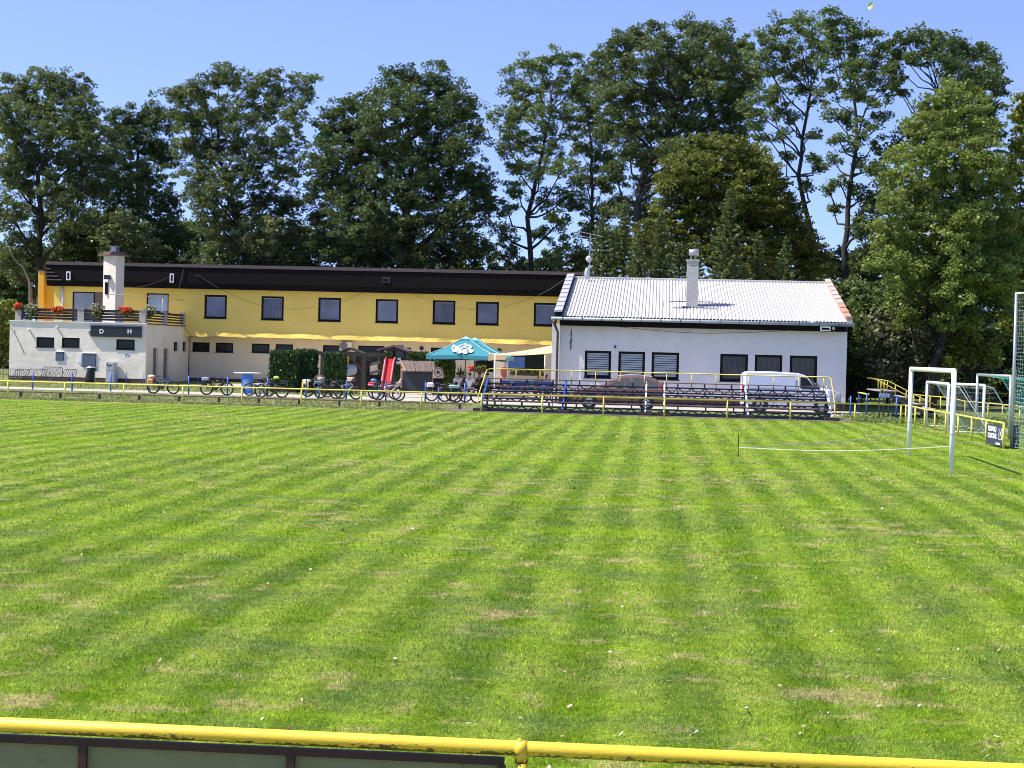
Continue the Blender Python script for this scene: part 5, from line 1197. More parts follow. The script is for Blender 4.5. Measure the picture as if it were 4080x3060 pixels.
# tables and benches under the parasols
def table(lab, u, v, L=1.6, ang=0):
    T = Thing('garden_table', lab, 'table', (u, v, 0))
    T.part('table_top', MB().box((u-L/2, v-.35, .70), (u+L/2, v+.35, .75)), M_wood)
    for a_ in (-1, 1):
        T.part('leg', MB().beam((u+a_*(L/2-.2), v-.25, 0), (u+a_*(L/2-.2), v-.1, .7), .06).beam((u+a_*(L/2-.2), v+.25, 0), (u+a_*(L/2-.2), v+.1, .7), .06), M_dwood)
def benchseat(lab, u, v, L=1.5):
    T = Thing('garden_bench', lab, 'bench', (u, v, 0))
    T.part('seat', MB().box((u-L/2, v-.15, .41), (u+L/2, v+.15, .45)), M_wood)
    for a_ in (-1, 1): T.part('leg', MB().box((u+a_*(L/2-.15)-.03, v-.12, 0), (u+a_*(L/2-.15)+.03, v+.12, .41)), M_dwood)

# ================================================================== PEOPLE
def person(lab, u, v, face, shirt, hair=M_hair, hair_len=0, trousers=None, lean=.06, sit=.46, arms=1):
    """seated figure built as one skinned body; face = direction in degrees, 0 looks away from the camera"""
    e = link_obj(bpy.data.objects.new('person', None)); e.location = W(u, v, 0); e.rotation_euler = (0, 0, A+rad(face)); e.empty_display_size = .3
    tag(e, lab, 'person')
    h = sit + .06
    J = {'pel': (0, 0, h), 'sp': (0, lean*.3, h+.20), 'ch': (0, lean, h+.42), 'nk': (0, lean+.02, h+.60), 'hb': (0, lean+.04, h+.70), 'ht': (0, lean+.05, h+.83),
         'face': (0, lean+.12, h+.75), 'nose': (0, lean+.165, h+.745)}
    E = [('pel', 'sp'), ('sp', 'ch'), ('ch', 'nk'), ('nk', 'hb'), ('hb', 'ht'), ('hb', 'face'), ('face', 'nose')]
    R = {'pel': .15, 'sp': .135, 'ch': .15, 'nk': .055, 'hb': .085, 'ht': .075, 'face': .05, 'nose': .014}
    for s_, n_ in ((-1, 'L'), (1, 'R')):
        J['sh'+n_] = (s_*.185, lean, h+.51); J['el'+n_] = (s_*.25, lean+.10, h+.24); J['wr'+n_] = (s_*.14, lean+.34, h+.27 if arms else h+.12); J['pa'+n_] = (s_*.11, lean+.42, h+.27 if arms else h+.12)
        J['hp'+n_] = (s_*.10, .03, h-.02); J['kn'+n_] = (s_*.14, .46, h+.0); J['an'+n_] = (s_*.14, .42, .09); J['to'+n_] = (s_*.15, .58, .05)
        E += [('ch', 'sh'+n_), ('sh'+n_, 'el'+n_), ('el'+n_, 'wr'+n_), ('wr'+n_, 'pa'+n_), ('pel', 'hp'+n_), ('hp'+n_, 'kn'+n_), ('kn'+n_, 'an'+n_), ('an'+n_, 'to'+n_)]
        R.update({'sh'+n_: .068, 'el'+n_: .044, 'wr'+n_: .028, 'pa'+n_: .034, 'hp'+n_: .095, 'kn'+n_: .062, 'an'+n_: .042, 'to'+n_: .035})
        for k in range(4):
            q = J['pa'+n_]; a_ = f'f{k}{n_}'; b_ = f'g{k}{n_}'; o_ = (k-1.5)*.021; l_ = (.045, .052, .048, .036)[k]
            J[a_] = (q[0]+o_, q[1]+l_, q[2]+.004); J[b_] = (q[0]+o_*1.1, q[1]+l_*1.7, q[2]-.016); E += [('pa'+n_, a_), (a_, b_)]; R[a_] = .009; R[b_] = .008
        q = J['wr'+n_]; J['th'+n_] = (q[0]-s_*.045, q[1]+.05, q[2]); J['ti'+n_] = (q[0]-s_*.05, q[1]+.085, q[2]-.008); E += [('wr'+n_, 'th'+n_), ('th'+n_, 'ti'+n_)]; R['th'+n_] = .011; R['ti'+n_] = .009
    def skin_obj(name, keys, grow, m, override=None):
        ks = [k for k in J if k in keys] if keys else list(J)
        P_ = dict(J); P_.update(override or {})
        me = bpy.data.meshes.new(name); idx = {k: i for i, k in enumerate(ks)}
        me.from_pydata([P_[k] for k in ks], [(idx[a_], idx[b_]) for a_, b_ in E if a_ in idx and b_ in idx], [])
        o = link_obj(bpy.data.objects.new(name, me)); o.parent = e; me.materials.append(m)
        md = o.modifiers.new('skin', 'SKIN'); md.use_smooth_shade = True
        for k, i in idx.items(): me.skin_vertices[0].data[i].radius = (R[k]+grow, (R[k]*.78 if k in ('pel', 'sp', 'ch') else R[k])+grow); me.skin_vertices[0].data[i].use_root = (i == 0)
        o.modifiers.new('sub', 'SUBSURF').levels = 1; o.modifiers['sub'].render_levels = 2
        return o
    skin_obj('body', None, 0, M_skin)
    sl = {'pel', 'sp', 'ch', 'shL', 'shR', 'elL', 'elR'}
    ov = {'el'+n_: tuple(np.array(J['sh'+n_])*.35+np.array(J['el'+n_])*.65) for n_ in 'LR'}
    skin_obj('shirt', sl, .022, shirt, ov)
    skin_obj('trousers', {'pel', 'hpL', 'hpR', 'knL', 'knR', 'anL', 'anR'}, .018, trousers or M_dsteel)
    hm = MB(); hm.ball((0, lean+.02, h+.80), (.098, .108, .085), 12, 8)
    if hair_len: hm.ball((0, lean-.05, h+.80-hair_len*.5), (.09, .055, .06+hair_len*.55), 10, 7)
    o = mesh_obj('hair', hm, hair, (0, 0, 0), True); o.parent = e
    for s_ in (-1, 1):
        b = MB().ball((s_*.03, lean+.158, h+.765), .011, 6, 5); o = mesh_obj('eye', b, M_black, (0, 0, 0), True); o.parent = e
    return e
M_shw = mat('shirt_white', (0.68, 0.66, 0.68), .85, .08, 6); M_shd = mat('shirt_dark', (0.02, 0.022, 0.03), .85, .2, 6)
M_shr = mat('shirt_red', (0.60, 0.02, 0.02), .85, .1, 6); M_shg = mat('shirt_grey', (0.30, 0.30, 0.32), .85, .1, 6); M_brhair = mat('brown_hair', (0.14, 0.05, 0.025), .7, .2, 20)
def seat_at(p, v): return U(p, v)[0]
ua, ub = seat_at(c3(1450, 1130), 97.3), seat_at(c3(1578, 1130), 97.0)
person('person in a white T-shirt seen from behind, left of the pair on the bench', ua, 97.3, 8, M_shw)
person('person in a white T-shirt and dark trousers seen from behind, right of the pair', ub, 97.0, -10, M_shw)
uc = seat_at(c3(1500, 1090), 99.0); person('person in dark clothes sitting across the table between the two white shirts', uc, 99.0, 180, M_shd)
ud = seat_at(c3(1700, 1110), 99.4); person('person in dark clothes at the table in the shade of the parasol', ud, 99.4, 150, M_shd)
ue = seat_at(c4(270, 1100), 98.6); person('person in a grey shirt at the right end of the shaded table', ue, 98.6, 120, M_shg)
uf = seat_at(c4(905, 1110), 97.6); person('person in a bright red shirt under the awning', uf, 97.6, 200, M_shr, M_brhair, .12)
ug = seat_at(c4(825, 1105), 97.2); person('person with long brown hair under the awning, left of the red shirt', ug, 97.2, 10, M_shd, M_brhair, .28)
table('garden table between the people in white shirts and those facing them', (ua+ub)/2, 98.1, 2.0)
table('garden table in the shade at the right under the parasol', (ud+ue)/2+.1, 98.0, 1.6)
table('garden table under the cream awning', (uf+ug)/2+.1, 98.3, 1.4)
benchseat('garden bench under the person in white at the left', ua, 97.25, .7); benchseat('garden bench under the person in white at the right', ub, 96.95, .7)
benchseat('garden bench behind the table facing the white shirts', uc, 99.05, 1.0); benchseat('garden bench in the deep shade of the parasol', ud, 99.45, 1.0)
benchseat('garden bench under the person in grey', ue, 98.6, .6); benchseat('garden bench under the person in red', uf, 97.65, .5); benchseat('garden bench under the brown-haired person', ug, 97.15, .5)

# ================================================================== BICYCLES
def bike_proto():
    """local x runs forwards; origin on the ground under the middle"""
    e = link_obj(bpy.data.objects.new('bicycle', None)); e.empty_display_size = .3
    def part(n_, mb, m, par=None, sm=True):
        o = mesh_obj(n_, mb, m, (0, 0, 0), sm); o.parent = par or e; return o
    R_ = .345
    for x in (-.53, .55):
        w = part('wheel', MB().ring((x, 0, R_), .315, .042, 'v', 28, 6), M_blk)
        rm = MB().ring((x, 0, R_), .296, .012, 'v', 28, 4); rm.tube([(x, -.045, R_), (x, .045, R_)], .028, 8)
        part('rim', rm, M_galv, w)
        sp = MB()
        for k in range(14): a_ = 2*math.pi*k/14; sp.tube([(x, .02*(-1)**k, R_), (x+.29*math.cos(a_), 0, R_+.29*math.sin(a_))], .0025, 3, cap=False)
        part('spokes', sp, M_galv, w, False)
    bb = (-.08, 0, .29); st_ = (-.20, 0, .72); hd = (.36, 0, .80); hd2 = (.39, 0, .66)
    f = MB()
    for p, q, r in ((bb, st_, .034), (bb, hd2, .055), (st_, hd, .034), (hd, hd2, .038)): f.tube([p, q], r, 8)
    for s_ in (-.055, .055):
        f.tube([(bb[0], s_*.4, bb[2]), (-.53, s_, R_)], .011, 6); f.tube([(st_[0], s_*.3, st_[2]-.02), (-.53, s_, R_)], .010, 6)
    part('frame', f, M_dsteel)
    fk = MB()
    for s_ in (-.05, .05): fk.tube([(.40, s_, .62), (.55, s_, R_)], .020, 6)
    fk.tube([(.40, -.05, .62), (.40, .05, .62)], .016, 6); part('fork', fk, M_blkp)
    hb = MB().tube([(.36, 0, .80), (.33, 0, .95)], .014, 6).tube([(.27, -.29, .99), (.33, -.12, .96), (.34, 0, .95), (.33, .12, .96), (.27, .29, .99)], .013, 6)
    part('handlebar', hb, M_blkp)
    sa = MB().tube([st_, (-.235, 0, .92)], .014, 6).ball((-.24, 0, .945), (.13, .07, .03), 10, 6).ball((-.14, 0, .945), (.09, .028, .022), 8, 5)
    part('saddle', sa, M_blkp)
    cr2 = MB().ring((bb[0], -.05, bb[2]), .09, .008, 'v', 18, 4).tube([(bb[0], -.07, bb[2]), (bb[0]+.12, -.08, bb[2]-.12)], .01, 5).tube([(bb[0], .07, bb[2]), (bb[0]-.12, .08, bb[2]+.12)], .01, 5).box((bb[0]+.07, -.14, bb[2]-.14), (bb[0]+.17, -.08, bb[2]-.115)).box((bb[0]-.17, .08, bb[2]+.11), (bb[0]-.07, .14, bb[2]+.135)).tube([(bb[0], -.05, bb[2]+.09), (-.53, -.05, R_+.04)], .006, 4).tube([(bb[0], -.05, bb[2]-.09), (-.53, -.05, R_-.04)], .006, 4)
    part('crankset', cr2, M_blk)
    part('battery', MB().beam((.0, 0, .42), (.27, 0, .62), .07, .09), M_blkp, sm=False)
    rk = MB().beam((-.78, 0, .74), (-.30, 0, .76), .12, .012).tube([(-.62, -.06, .74), (-.53, -.06, R_)], .006, 4).tube([(-.62, .06, .74), (-.53, .06, R_)], .006, 4)
    part('rack', rk, M_blkp, sm=False)
    return e
def bag(par, kind):
    def part(n_, mb, m, sm=True):
        o = mesh_obj(n_, mb, m, (0, 0, 0), sm); o.parent = par
    if kind == 'orange':
        part('pannier', MB().box((-.80, -.22, .42), (-.48, -.08, .80), .04), mat('bag_orange', (0.78, 0.33, 0.16), .7, .15, 5), False); part('pannier', MB().box((-.80, .08, .42), (-.48, .22, .80), .04), _mats['bag_orange'], False)
        part('jacket', MB().ball((-.62, 0, .90), (.22, .17, .10), 12, 7), mat('bag_peach', (0.80, 0.52, 0.40), .8, .1, 6)); part('strap', MB().box((-.62, -.235, .40), (-.54, -.222, .76)), M_yelf, False)
    if kind == 'black':
        part('top_bag', MB().box((-.80, -.13, .78), (-.42, .13, .93), .05), mat('bag_grey_white', (0.36, 0.37, 0.42), .7, .3, 9), False); part('pannier', MB().box((-.78, -.22, .48), (-.50, -.09, .76), .04), M_blkp, False)
    if kind == 'helmet_lime':
        part('helmet', MB().ball((-.22, -.02, 1.03), (.16, .12, .10), 12, 8), mat('helmet_lime', (0.62, 0.75, 0.06), .35, .05, 4)); part('top_bag', MB().box((-.80, -.12, .77), (-.45, .12, .90), .04), M_blkp, False)
    if kind == 'yellow':
        part('pannier', MB().box((-.80, -.26, .42), (-.44, -.09, .80), .04), mat('bag_yellow', (0.80, 0.60, 0.10), .6, .25, 9), False); part('jacket', MB().ball((-.60, 0, .86), (.26, .15, .08), 12, 7), M_wht)
        part('pannier_mark', MB().box((-.70, -.268, .50), (-.54, -.262, .66)), M_black, False)
    if kind == 'helmet_pink':
        part('top_bag', MB().box((-.86, -.14, .77), (-.40, .14, .90), .04), mat('bag_teal', (0.12, 0.20, 0.18), .7, .2, 6), False); part('helmet', MB().ball((-.50, 0, 1.0), (.17, .13, .12), 12, 8), mat('helmet_pink', (0.45, 0.30, 0.36), .35, .35, 7))
    if kind == 'red':
        part('top_bag', MB().box((-.88, -.16, .70), (-.45, .16, .90), .06), mat('bag_red', (0.62, 0.03, 0.04), .6, .2, 6), False); part('reflector_band', MB().box((-.885, -.163, .73), (-.445, .163, .755)), M_wht, False)
        part('helmet', MB().ball((-.60, 0, .99), (.16, .12, .10), 12, 8), mat('helmet_blue', (0.10, 0.30, 0.60), .35, .1, 4))
    if kind == 'basket': part('basket', MB().box((.42, -.16, .78), (.70, .16, .98), .03), mat('bag_pink_grey', (0.40, 0.30, 0.34), .8, .2, 6), False)
    if kind == 'white': part('top_bag', MB().box((-.80, -.16, .74), (-.42, .16, .98), .07), mat('bag_white', (0.72, 0.68, 0.62), .7, .15, 9), False)
    if kind in ('plain', 'basket'):
        part('top_bag', MB().box((-.78, -.12, .77), (-.44, .12, .92), .04), M_blkp, False); part('pannier', MB().box((-.76, -.20, .46), (-.50, -.08, .76), .04), M_blkp, False)
    if kind == 'green':
        part('top_box', MB().box((-.88, -.17, .78), (-.35, .17, .90), .02), mat('box_mint', (0.42, 0.62, 0.52), .5, .1, 4), False); part('helmet', MB().ball((-.55, 0, 1.0), (.14, .11, .10), 12, 8), M_blkp)
proto = bike_proto(); first = True
bikes = [(c1(1540, 1440), 1569.5, 0, 0, 'orange', (0.03, 0.06, 0.22), 'leftmost bicycle, loaded with an orange pannier, by the corner of the cream block'),
         (c2(385, 1440), 1575, 0, 6, 'black', (0.02, 0.02, 0.025), 'black bicycle with a grey-white rear bag, between two blue posts'),
         (c2(790, 1440), 1579, 180, -4, None, (0.025, 0.025, 0.03), 'plain dark bicycle right beside the blue barrel table'),
         (c2(905, 1440), 1585, 180, 5, 'helmet_lime', (0.05, 0.05, 0.05), 'bicycle with a lime-yellow helmet on its saddle'),
         (c2(1335, 1440), 1583, 0, -3, 'yellow', (0.06, 0.06, 0.08), 'bicycle with a bright yellow pannier in front of the clipped hedge'),
         (c2(1460, 1440), 1588.5, 0, 3, 'helmet_pink', (0.04, 0.04, 0.05), 'bicycle with a pinkish helmet strapped on its rear bag'),
         (c2(1605, 1440), 1591, 0, -5, None, (0.30, 0.30, 0.32), 'pale-framed bicycle in front of the A-shaped climbing board'),
         (c3(640, 1300), 1592, 0, 4, 'red', (0.05, 0.05, 0.06), 'bicycle with a red rear bag and blue helmet in front of the slide'),
         (c3(680, 1300), 1597, 0, -3, 'basket', (0.45, 0.36, 0.38), 'pinkish bicycle parked closely beside the one with the red bag'),
         (c3(1272, 1300), 1600, 0, 5, 'white', (0.03, 0.03, 0.05), 'bicycle with a rounded white rear bag by the menu board'),
         (c3(1415, 1300), 1603, 0, -2, None, (0.04, 0.05, 0.10), 'dark bicycle half hidden between the white bag and the mint box bicycles'),
         (c3(1540, 1300), 1606, 0, 4, 'green', (0.35, 0.32, 0.30), 'rightmost parked bicycle with a flat mint-green box behind the saddle')]
protos = [proto] + [copy_tree(proto) for _ in bikes[1:]]
for o, (p, yb, ang, tw, bg_, colr, lab) in zip(protos, bikes):
    u, v = G((p[0], yb)); o.location = W(u, v, 0.01); o.rotation_euler = (rad(random.uniform(-7, 7)), 0, A+rad(ang+tw))
    tag(o, lab, 'bicycle', 'bicycles parked along the pale path')
    for ch in o.children:
        if ch.name.split('.')[0] == 'frame':
            ch.material_slots[0].link = 'OBJECT'; ch.material_slots[0].material = mat('bike_paint_%d' % int(sum(colr)*997), colr, .35, .05, 3)
    bag(o, bg_ or 'plain')
o = copy_tree(proto); [bpy.data.objects.remove(x) for x in list(o.children) if x.name.startswith(('jacket', 'pannier', 'strap', 'battery', 'rack'))]
u, z = U(c4(1180, 700), WV-.35); o.location = W(u, WV-.35, z-.55+.15); o.rotation_euler = (rad(0), rad(-90), rad(90)+A); o.scale = (.62, .62, .62)
tag(o, 'old bicycle hung edge-on as a decoration high on the white hall wall', 'bicycle')
o.location = W(u, WV-.55, z)

# ================================================================== CAR AND VAN
def vehicle(name, lab, cat, u, v, L, Wd, st, belt, glass_x, paint, wheels, wr, face=-1, van=False):
    """st: stations (x, z_bottom, z_top, half-width factor at top); x from the front, 0..L"""
    T = Thing(name, lab, cat, (u, v, 0)); mb = MB(); hw = Wd/2; rows = []
    X = lambda x: u + face*-1*(x - L/2) * 1.0
    for x, zb, zt, k in st:
        zbelt = min(belt, zt-.02); end = .86 if x < .15 or x > L-.12 else 1
        ring_ = [(-.80*hw*end, zb), (-hw*end*.97, zb+.15), (-hw*end, (zb+zbelt)/2), (-hw*end*.985, zbelt), (-hw*k*end, zt-.06 if zt > belt+.1 else zt-.01), (-hw*k*.82*end, zt)]
        ring_ += [(-a_, b_) for a_, b_ in reversed(ring_)]
        rows.append([(X(x), v+a_, b_) for a_, b_ in ring_])
    n = 12; vs = [p for r in rows for p in r]; fs = [(i*n+j, i*n+(j+1) % n, (i+1)*n+(j+1) % n, (i+1)*n+j) for i in range(len(rows)-1) for j in range(n)]
    fs += [tuple(range(n-1, -1, -1)), tuple((len(rows)-1)*n+j for j in range(n))]
    mb.add(vs, fs); T.part('body', mb, paint, smooth=False)
    def top(x):
        for a_, b_ in zip(st, st[1:]):
            if a_[0] <= x <= b_[0]: t = (x-a_[0])/(b_[0]-a_[0]); return a_[2]+(b_[2]-a_[2])*t, a_[3]+(b_[3]-a_[3])*t
        return st[-1][2], st[-1][3]
    for xa, xb in glass_x:
        for sg in (-1, 1):
            g_ = MB(); P_ = []
            for x, q in ((xa, 0), (xb, 0), (xb, 1), (xa, 1)):
                zt, k = top(x); z0 = belt+.04; z1 = max(zt-.11, z0+.02); zz_ = z0 if q == 0 else z1
                f_ = (zz_-belt)/max(zt-.06-belt, .05); wv = hw*(.985+(k-.985)*min(f_, 1))+.008
                P_.append((X(x), v+sg*wv, zz_))
            T.part('window', g_.add(P_, [(0, 1, 2, 3)]), glass_mat('car_glass', (0.07, 0.10, 0.10), .08, .5))
    for x in wheels:
        for sg in (-1, 1):
            w = T.part('wheel', MB().tube([(X(x), v+sg*(hw-.21), wr), (X(x), v+sg*(hw-.19), wr), (X(x), v+sg*(hw-.0), wr), (X(x), v+sg*(hw+.01), wr)], [wr*.9, wr, wr, wr*.9], 24), M_blk)
            T.part('rim', MB().tube([(X(x), v+sg*(hw+.005), wr), (X(x), v+sg*(hw+.02), wr)], wr*.62, 16), M_galv, w)
        T.part('wheel_arch', MB().tube([(X(x), v-hw-.003, wr+.02), (X(x), v-hw+.08, wr+.02)], wr*1.16, 20), M_blk)
    return T, X, top
M_carp = mat('car_paint_bronze', (0.27, 0.15, 0.12), .28, .04, 1, metal=.35); M_vanp = mat('van_paint_white', (0.56, 0.58, 0.66), .35, .03, 1)
cv = 82.0; rear = U((2650, 1560), cv)[0]; L = 4.55
S = 1.04
st = [(0, .35, .70, .95), (.12, .22, .82, .9), (.55, .20, .98, .9), (1.35, .20, 1.10, .86), (2.05, .20, 1.50, .80), (2.4, .20, 1.62, .78), (2.9, .20, 1.67, .78), (3.7, .20, 1.62, .77), (4.1, .22, 1.50, .78), (4.4, .25, 1.18, .88), (4.5, .32, .98, .95), (4.55, .45, .9, .95)]
T, X, top = vehicle('car', 'bronze estate car parked behind the stand in front of the striped blinds', 'car', rear-L/2, cv, L, 1.86, st, 1.02, [(1.55, 2.55), (2.62, 3.42), (3.48, 4.15)], M_carp, (.85, 3.65), .33)
T.part('windscreen', MB().add([(X(1.42), cv-.70, 1.14), (X(1.42), cv+.70, 1.14), (X(2.05), cv+.62, 1.50), (X(2.05), cv-.62, 1.50)], [(0, 1, 2, 3)]), M_glassdark)
for sg in (-1, 1):
    T.part('tail_light', MB().box((X(4.36), cv+sg*.84-.07, .92), (X(4.54), cv+sg*.84+.08, 1.30)), mat('tail_red', (0.65, 0.02, 0.02), .25, .05, 3))
    T.part('roof_rail', MB().tube([(X(2.2), cv+sg*.66, 1.62), (X(3.0), cv+sg*.66, 1.71), (X(3.9), cv+sg*.66, 1.62)], .018, 5), M_galv)
    T.part('mirror', MB().ball((X(1.75), cv+sg*1.03, 1.13), (.08, .10, .07), 10, 6), M_carp, smooth=True)
T.part('door_handle', MB().box((X(2.45), cv-.945, .98), (X(2.62), cv-.93, 1.01)), M_galv); T.part('door_handle', MB().box((X(3.3), cv-.945, .98), (X(3.47), cv-.93, 1.01)), M_galv)
vv = 83.2; rear = U((2953, 1540), vv)[0]; L = 4.85
stv = [(0, .40, .85, .96), (.1, .25, 1.05, .95), (.55, .22, 1.20, .9), (1.0, .22, 1.32, .86), (1.75, .22, 1.86, .84), (2.1, .22, 1.97, .84), (3.4, .22, 2.02, .84), (4.65, .22, 1.99, .85), (4.8, .25, 1.90, .88), (4.85, .35, 1.80, .92)]
T, X, top = vehicle('van', 'white panel van parked behind the right end of the stand', 'van', rear+L/2, vv, L, 1.9, stv, 1.16, [], M_vanp, (.95, 3.95), .34, face=1)
X0 = lambda x: rear + L - x
def vg(name, pts, m=M_glassdark, off=.012): T.part(name, MB().add([(X0(x), vv-(.95-.075*(max(z, 1.16)-1.16)/.8)-off, z) for x, z in pts], [tuple(range(len(pts)))]), m)
vg('window', [(1.28, 1.22), (2.02, 1.22), (2.02, 1.78), (1.72, 1.76)]); vg('window', [(1.02, 1.22), (1.22, 1.22), (1.62, 1.70), (1.5, 1.62)])
M_vanpan = mat('van_panel', (0.46, 0.50, 0.63), .4, .03, 1)
vg('side_panel', [(2.25, 1.20), (4.55, 1.20), (4.50, 1.84), (2.25, 1.86)], M_vanpan, .008)
T.part('windscreen', MB().add([(X0(1.02), vv-.80, 1.36), (X0(1.02), vv+.80, 1.36), (X0(1.72), vv+.74, 1.83), (X0(1.72), vv-.74, 1.83)], [(0, 1, 2, 3)]), M_glassdark)
T.part('side_rail', MB().box((X0(4.6), vv-.972, .82), (X0(2.3), vv-.953, .90)), M_blkp); T.part('mirror', MB().box((X0(1.35), vv-1.14, 1.2), (X0(1.22), vv-.97, 1.44), .02), M_blkp)
for x_ in (2.15, 3.3): T.part('panel_gap', MB().box((X0(x_)-.01, vv-.965, .4), (X0(x_)+.01, vv-.952, 1.2)), M_blkp)
T.part('door_handle', MB().box((X0(2.05), vv-.985, 1.06), (X0(1.9), vv-.96, 1.10)), M_blkp); T.part('bumper', MB().box((X0(.28), vv-.93, .28), (X0(-.03), vv+.93, .62), .06), M_blkp)
T.part('headlight', MB().box((X0(.32), vv-.93, .82), (X0(.05), vv-.70, 1.02), .03), M_galv)
T.part('tail_light', MB().box((X0(4.84), vv-.90, .95), (X0(4.74), vv-.80, 1.35)), _mats['tail_red'])

# ================================================================== GRANDSTAND
SV = 73.25
T = Thing('grandstand', 'open steel terrace of lattice girders and planks behind the touchline rail', 'grandstand', (U((2600, 1660), SV)[0], SV, 0))
fx = [c4(215, 1300), c4(1100, 1300), c5(383, 1300), c5(545, 1300), c5(1272, 1300), c5(2000, 1300)]
fu = [U(p, SV+1.2)[0] for p in fx]
M_navy = mat('navy_steel', (0.018, 0.024, 0.045), .6, .3, 4, spec=.25); M_fwh = mat('frame_pale_blue', (0.62, 0.70, 0.80), .5, .1, 3); M_rust = mat('rust_plank', (0.17, 0.11, 0.09), .8, .3, 4)
def zat(y, v): return U(c5(900, y), v)[1]
tiers = [(SV+2.65, zat(1208, SV+2.65), zat(1268, SV+2.65)), (SV+1.75, zat(1276, SV+1.75), zat(1314, SV+1.75)), (SV+.9, zat(1340, SV+.9), zat(1378, SV+.9)), (SV+.05, zat(1406, SV+.05), zat(1450, SV+.05))]
for bi, (a, b_) in enumerate(zip(fu, fu[1:])):
    for v, z1, z0 in tiers:
        tr = MB(); tr.box((a+.04, v-.03, z1-.065), (b_-.04, v+.03, z1)).box((a+.04, v-.03, z0), (b_-.04, v+.03, z0+.065))
        n = max(2, round((b_-a)/.30)); 
        for k in range(n):
            x0, x1 = a+.04+(b_-a-.08)*k/n, a+.04+(b_-a-.08)*(k+1)/n
            if (b_-a) > 2.5: tr.tube([(x0, v, z0+.04), (x1, v, z1-.04)] if k % 2 else [(x0, v, z1-.04), (x1, v, z0+.04)], .026, 4)
        T.part('girder', tr, M_navy)
        if (b_-a) > 2.5:
            for kk in range(3): x = a+(b_-a)*(kk+.5)/3; T.part('seat_bracket', MB().box((x-.03, v-.02, z1+.002), (x+.03, v+.3, z1+.16)), M_navy)
        T.part('plank', MB().box((a+.02, v-.02, z1+.165), (b_-.02, v+.16, z1+.205)), M_rust)
        T.part('plank', MB().box((a+.02, v+.24, z1+.165), (b_-.02, v+.44, z1+.205)), M_rust)
for i, u in enumerate(fu):
    m = M_blue if i in (0, 1) else M_fwh
    fr = MB().beam((u, SV-.1, .12), (u, SV+2.9, tiers[0][1]+.15), .07, .14)
    T.part('stringer', fr, m)
    T.part('leg', MB().beam((u, SV+2.8, 0), (u, SV+2.8, tiers[0][1]+.1), .08).beam((u, SV, .1), (u, SV+2.8, .12), .06), M_navy)
    T.part('foot_block', MB().box((u-.32, SV-.28, 0), (u+.32, SV+.02, .14)), M_dwood)
    T.part('foot_block', MB().box((u-.28, SV+2.6, 0), (u+.28, SV+3.0, .11)), M_dwood)
T.part('ground_shade_bar', MB().box((fu[0]+.05, SV-.06, .02), (fu[-1]-.05, SV+.06, .15)), M_navy)  # dark bar added to stand in for the black shadow band along the ground
hz = U(c4(600, 1028), SV+2.95)[1]; hv = SV+2.95
hl = U(c4(275, 1020), hv)[0]; hr_ = U(c5(2003, 1130), hv)[0]
z_b = .55
T.part('handrail', MB().tube([(fu[0]-.12, SV-.2, .06), (fu[0]-.12, SV-.1, z_b+.1), (hl-.1, hv-.2, hz-.08), (hl+.05, hv, hz), (hr_-.05, hv, hz), (hr_+.05, hv-.2, hz-.08), (fu[-1]+.12, SV-.1, z_b+.1), (fu[-1]+.12, SV-.2, .2)], .026, 8), M_yelf, smooth=True)
for x in (c4(570, 1100), c4(835, 1100), c4(1180, 1110), c4(1447, 1110), c4(1717, 1110), c5(372, 1130), c5(567, 1130), c5(787, 1140), c5(1003, 1150), c5(1290, 1150), c5(1508, 1160), c5(1732, 1170), c5(1948, 1180)):
    u = U(x, hv)[0]; T.part('rail_post', MB().tube([(u, hv, tiers[0][1]), (u, hv, hz)], .022, 6), M_yelf, smooth=True)

# painted children's banner on the back of the left bay
BVv = SV+3.2; a = rect(c4, 405, 1152, 985, 1252, BVv)
Tb = Thing('painted_banner', 'blue and white painted banner with coloured shapes behind the left bay of the stand', 'banner', ((a[0]+a[1])/2, BVv, a[2]))
bn = Tb.part('banner', MB().box((a[0], BVv, a[2]-.12), (a[1], BVv+.03, a[3])), mat('banner_cloth', (0.50, 0.50, 0.55), .8, .1, 3))
Tb.part('band', MB().box((a[0], BVv-.006, a[3]-.42), (a[1], BVv-.002, a[3]-.02)), mat('band_blue', (0.05, 0.09, 0.36), .8, .3, 4), bn)
rr_ = random.Random(4)
for i in range(13):
    x = a[0]+.15+(a[1]-a[0]-.3)*i/12; z_ = a[3]-rr_.uniform(.12, .55); r_1 = rr_.uniform(.07, .14)
    Tb.part('painted_shape', MB().tube([(x, BVv-.012-.0006*i, z_), (x, BVv-.008-.0006*i, z_)], r_1, 9), mat(('shape_yellow', 'shape_red', 'shape_sky', 'shape_green')[i % 4], ((0.7, 0.5, 0.1), (0.55, 0.08, 0.08), (0.25, 0.4, 0.7), (0.12, 0.3, 0.15))[i % 4], .8, .1, 4), bn)
for x in (a[0]+.05, a[1]-.05): Tb.part('pole', MB().tube([(x, BVv+.06, 0), (x, BVv+.06, a[3]+.03)], .02, 6), M_navy)
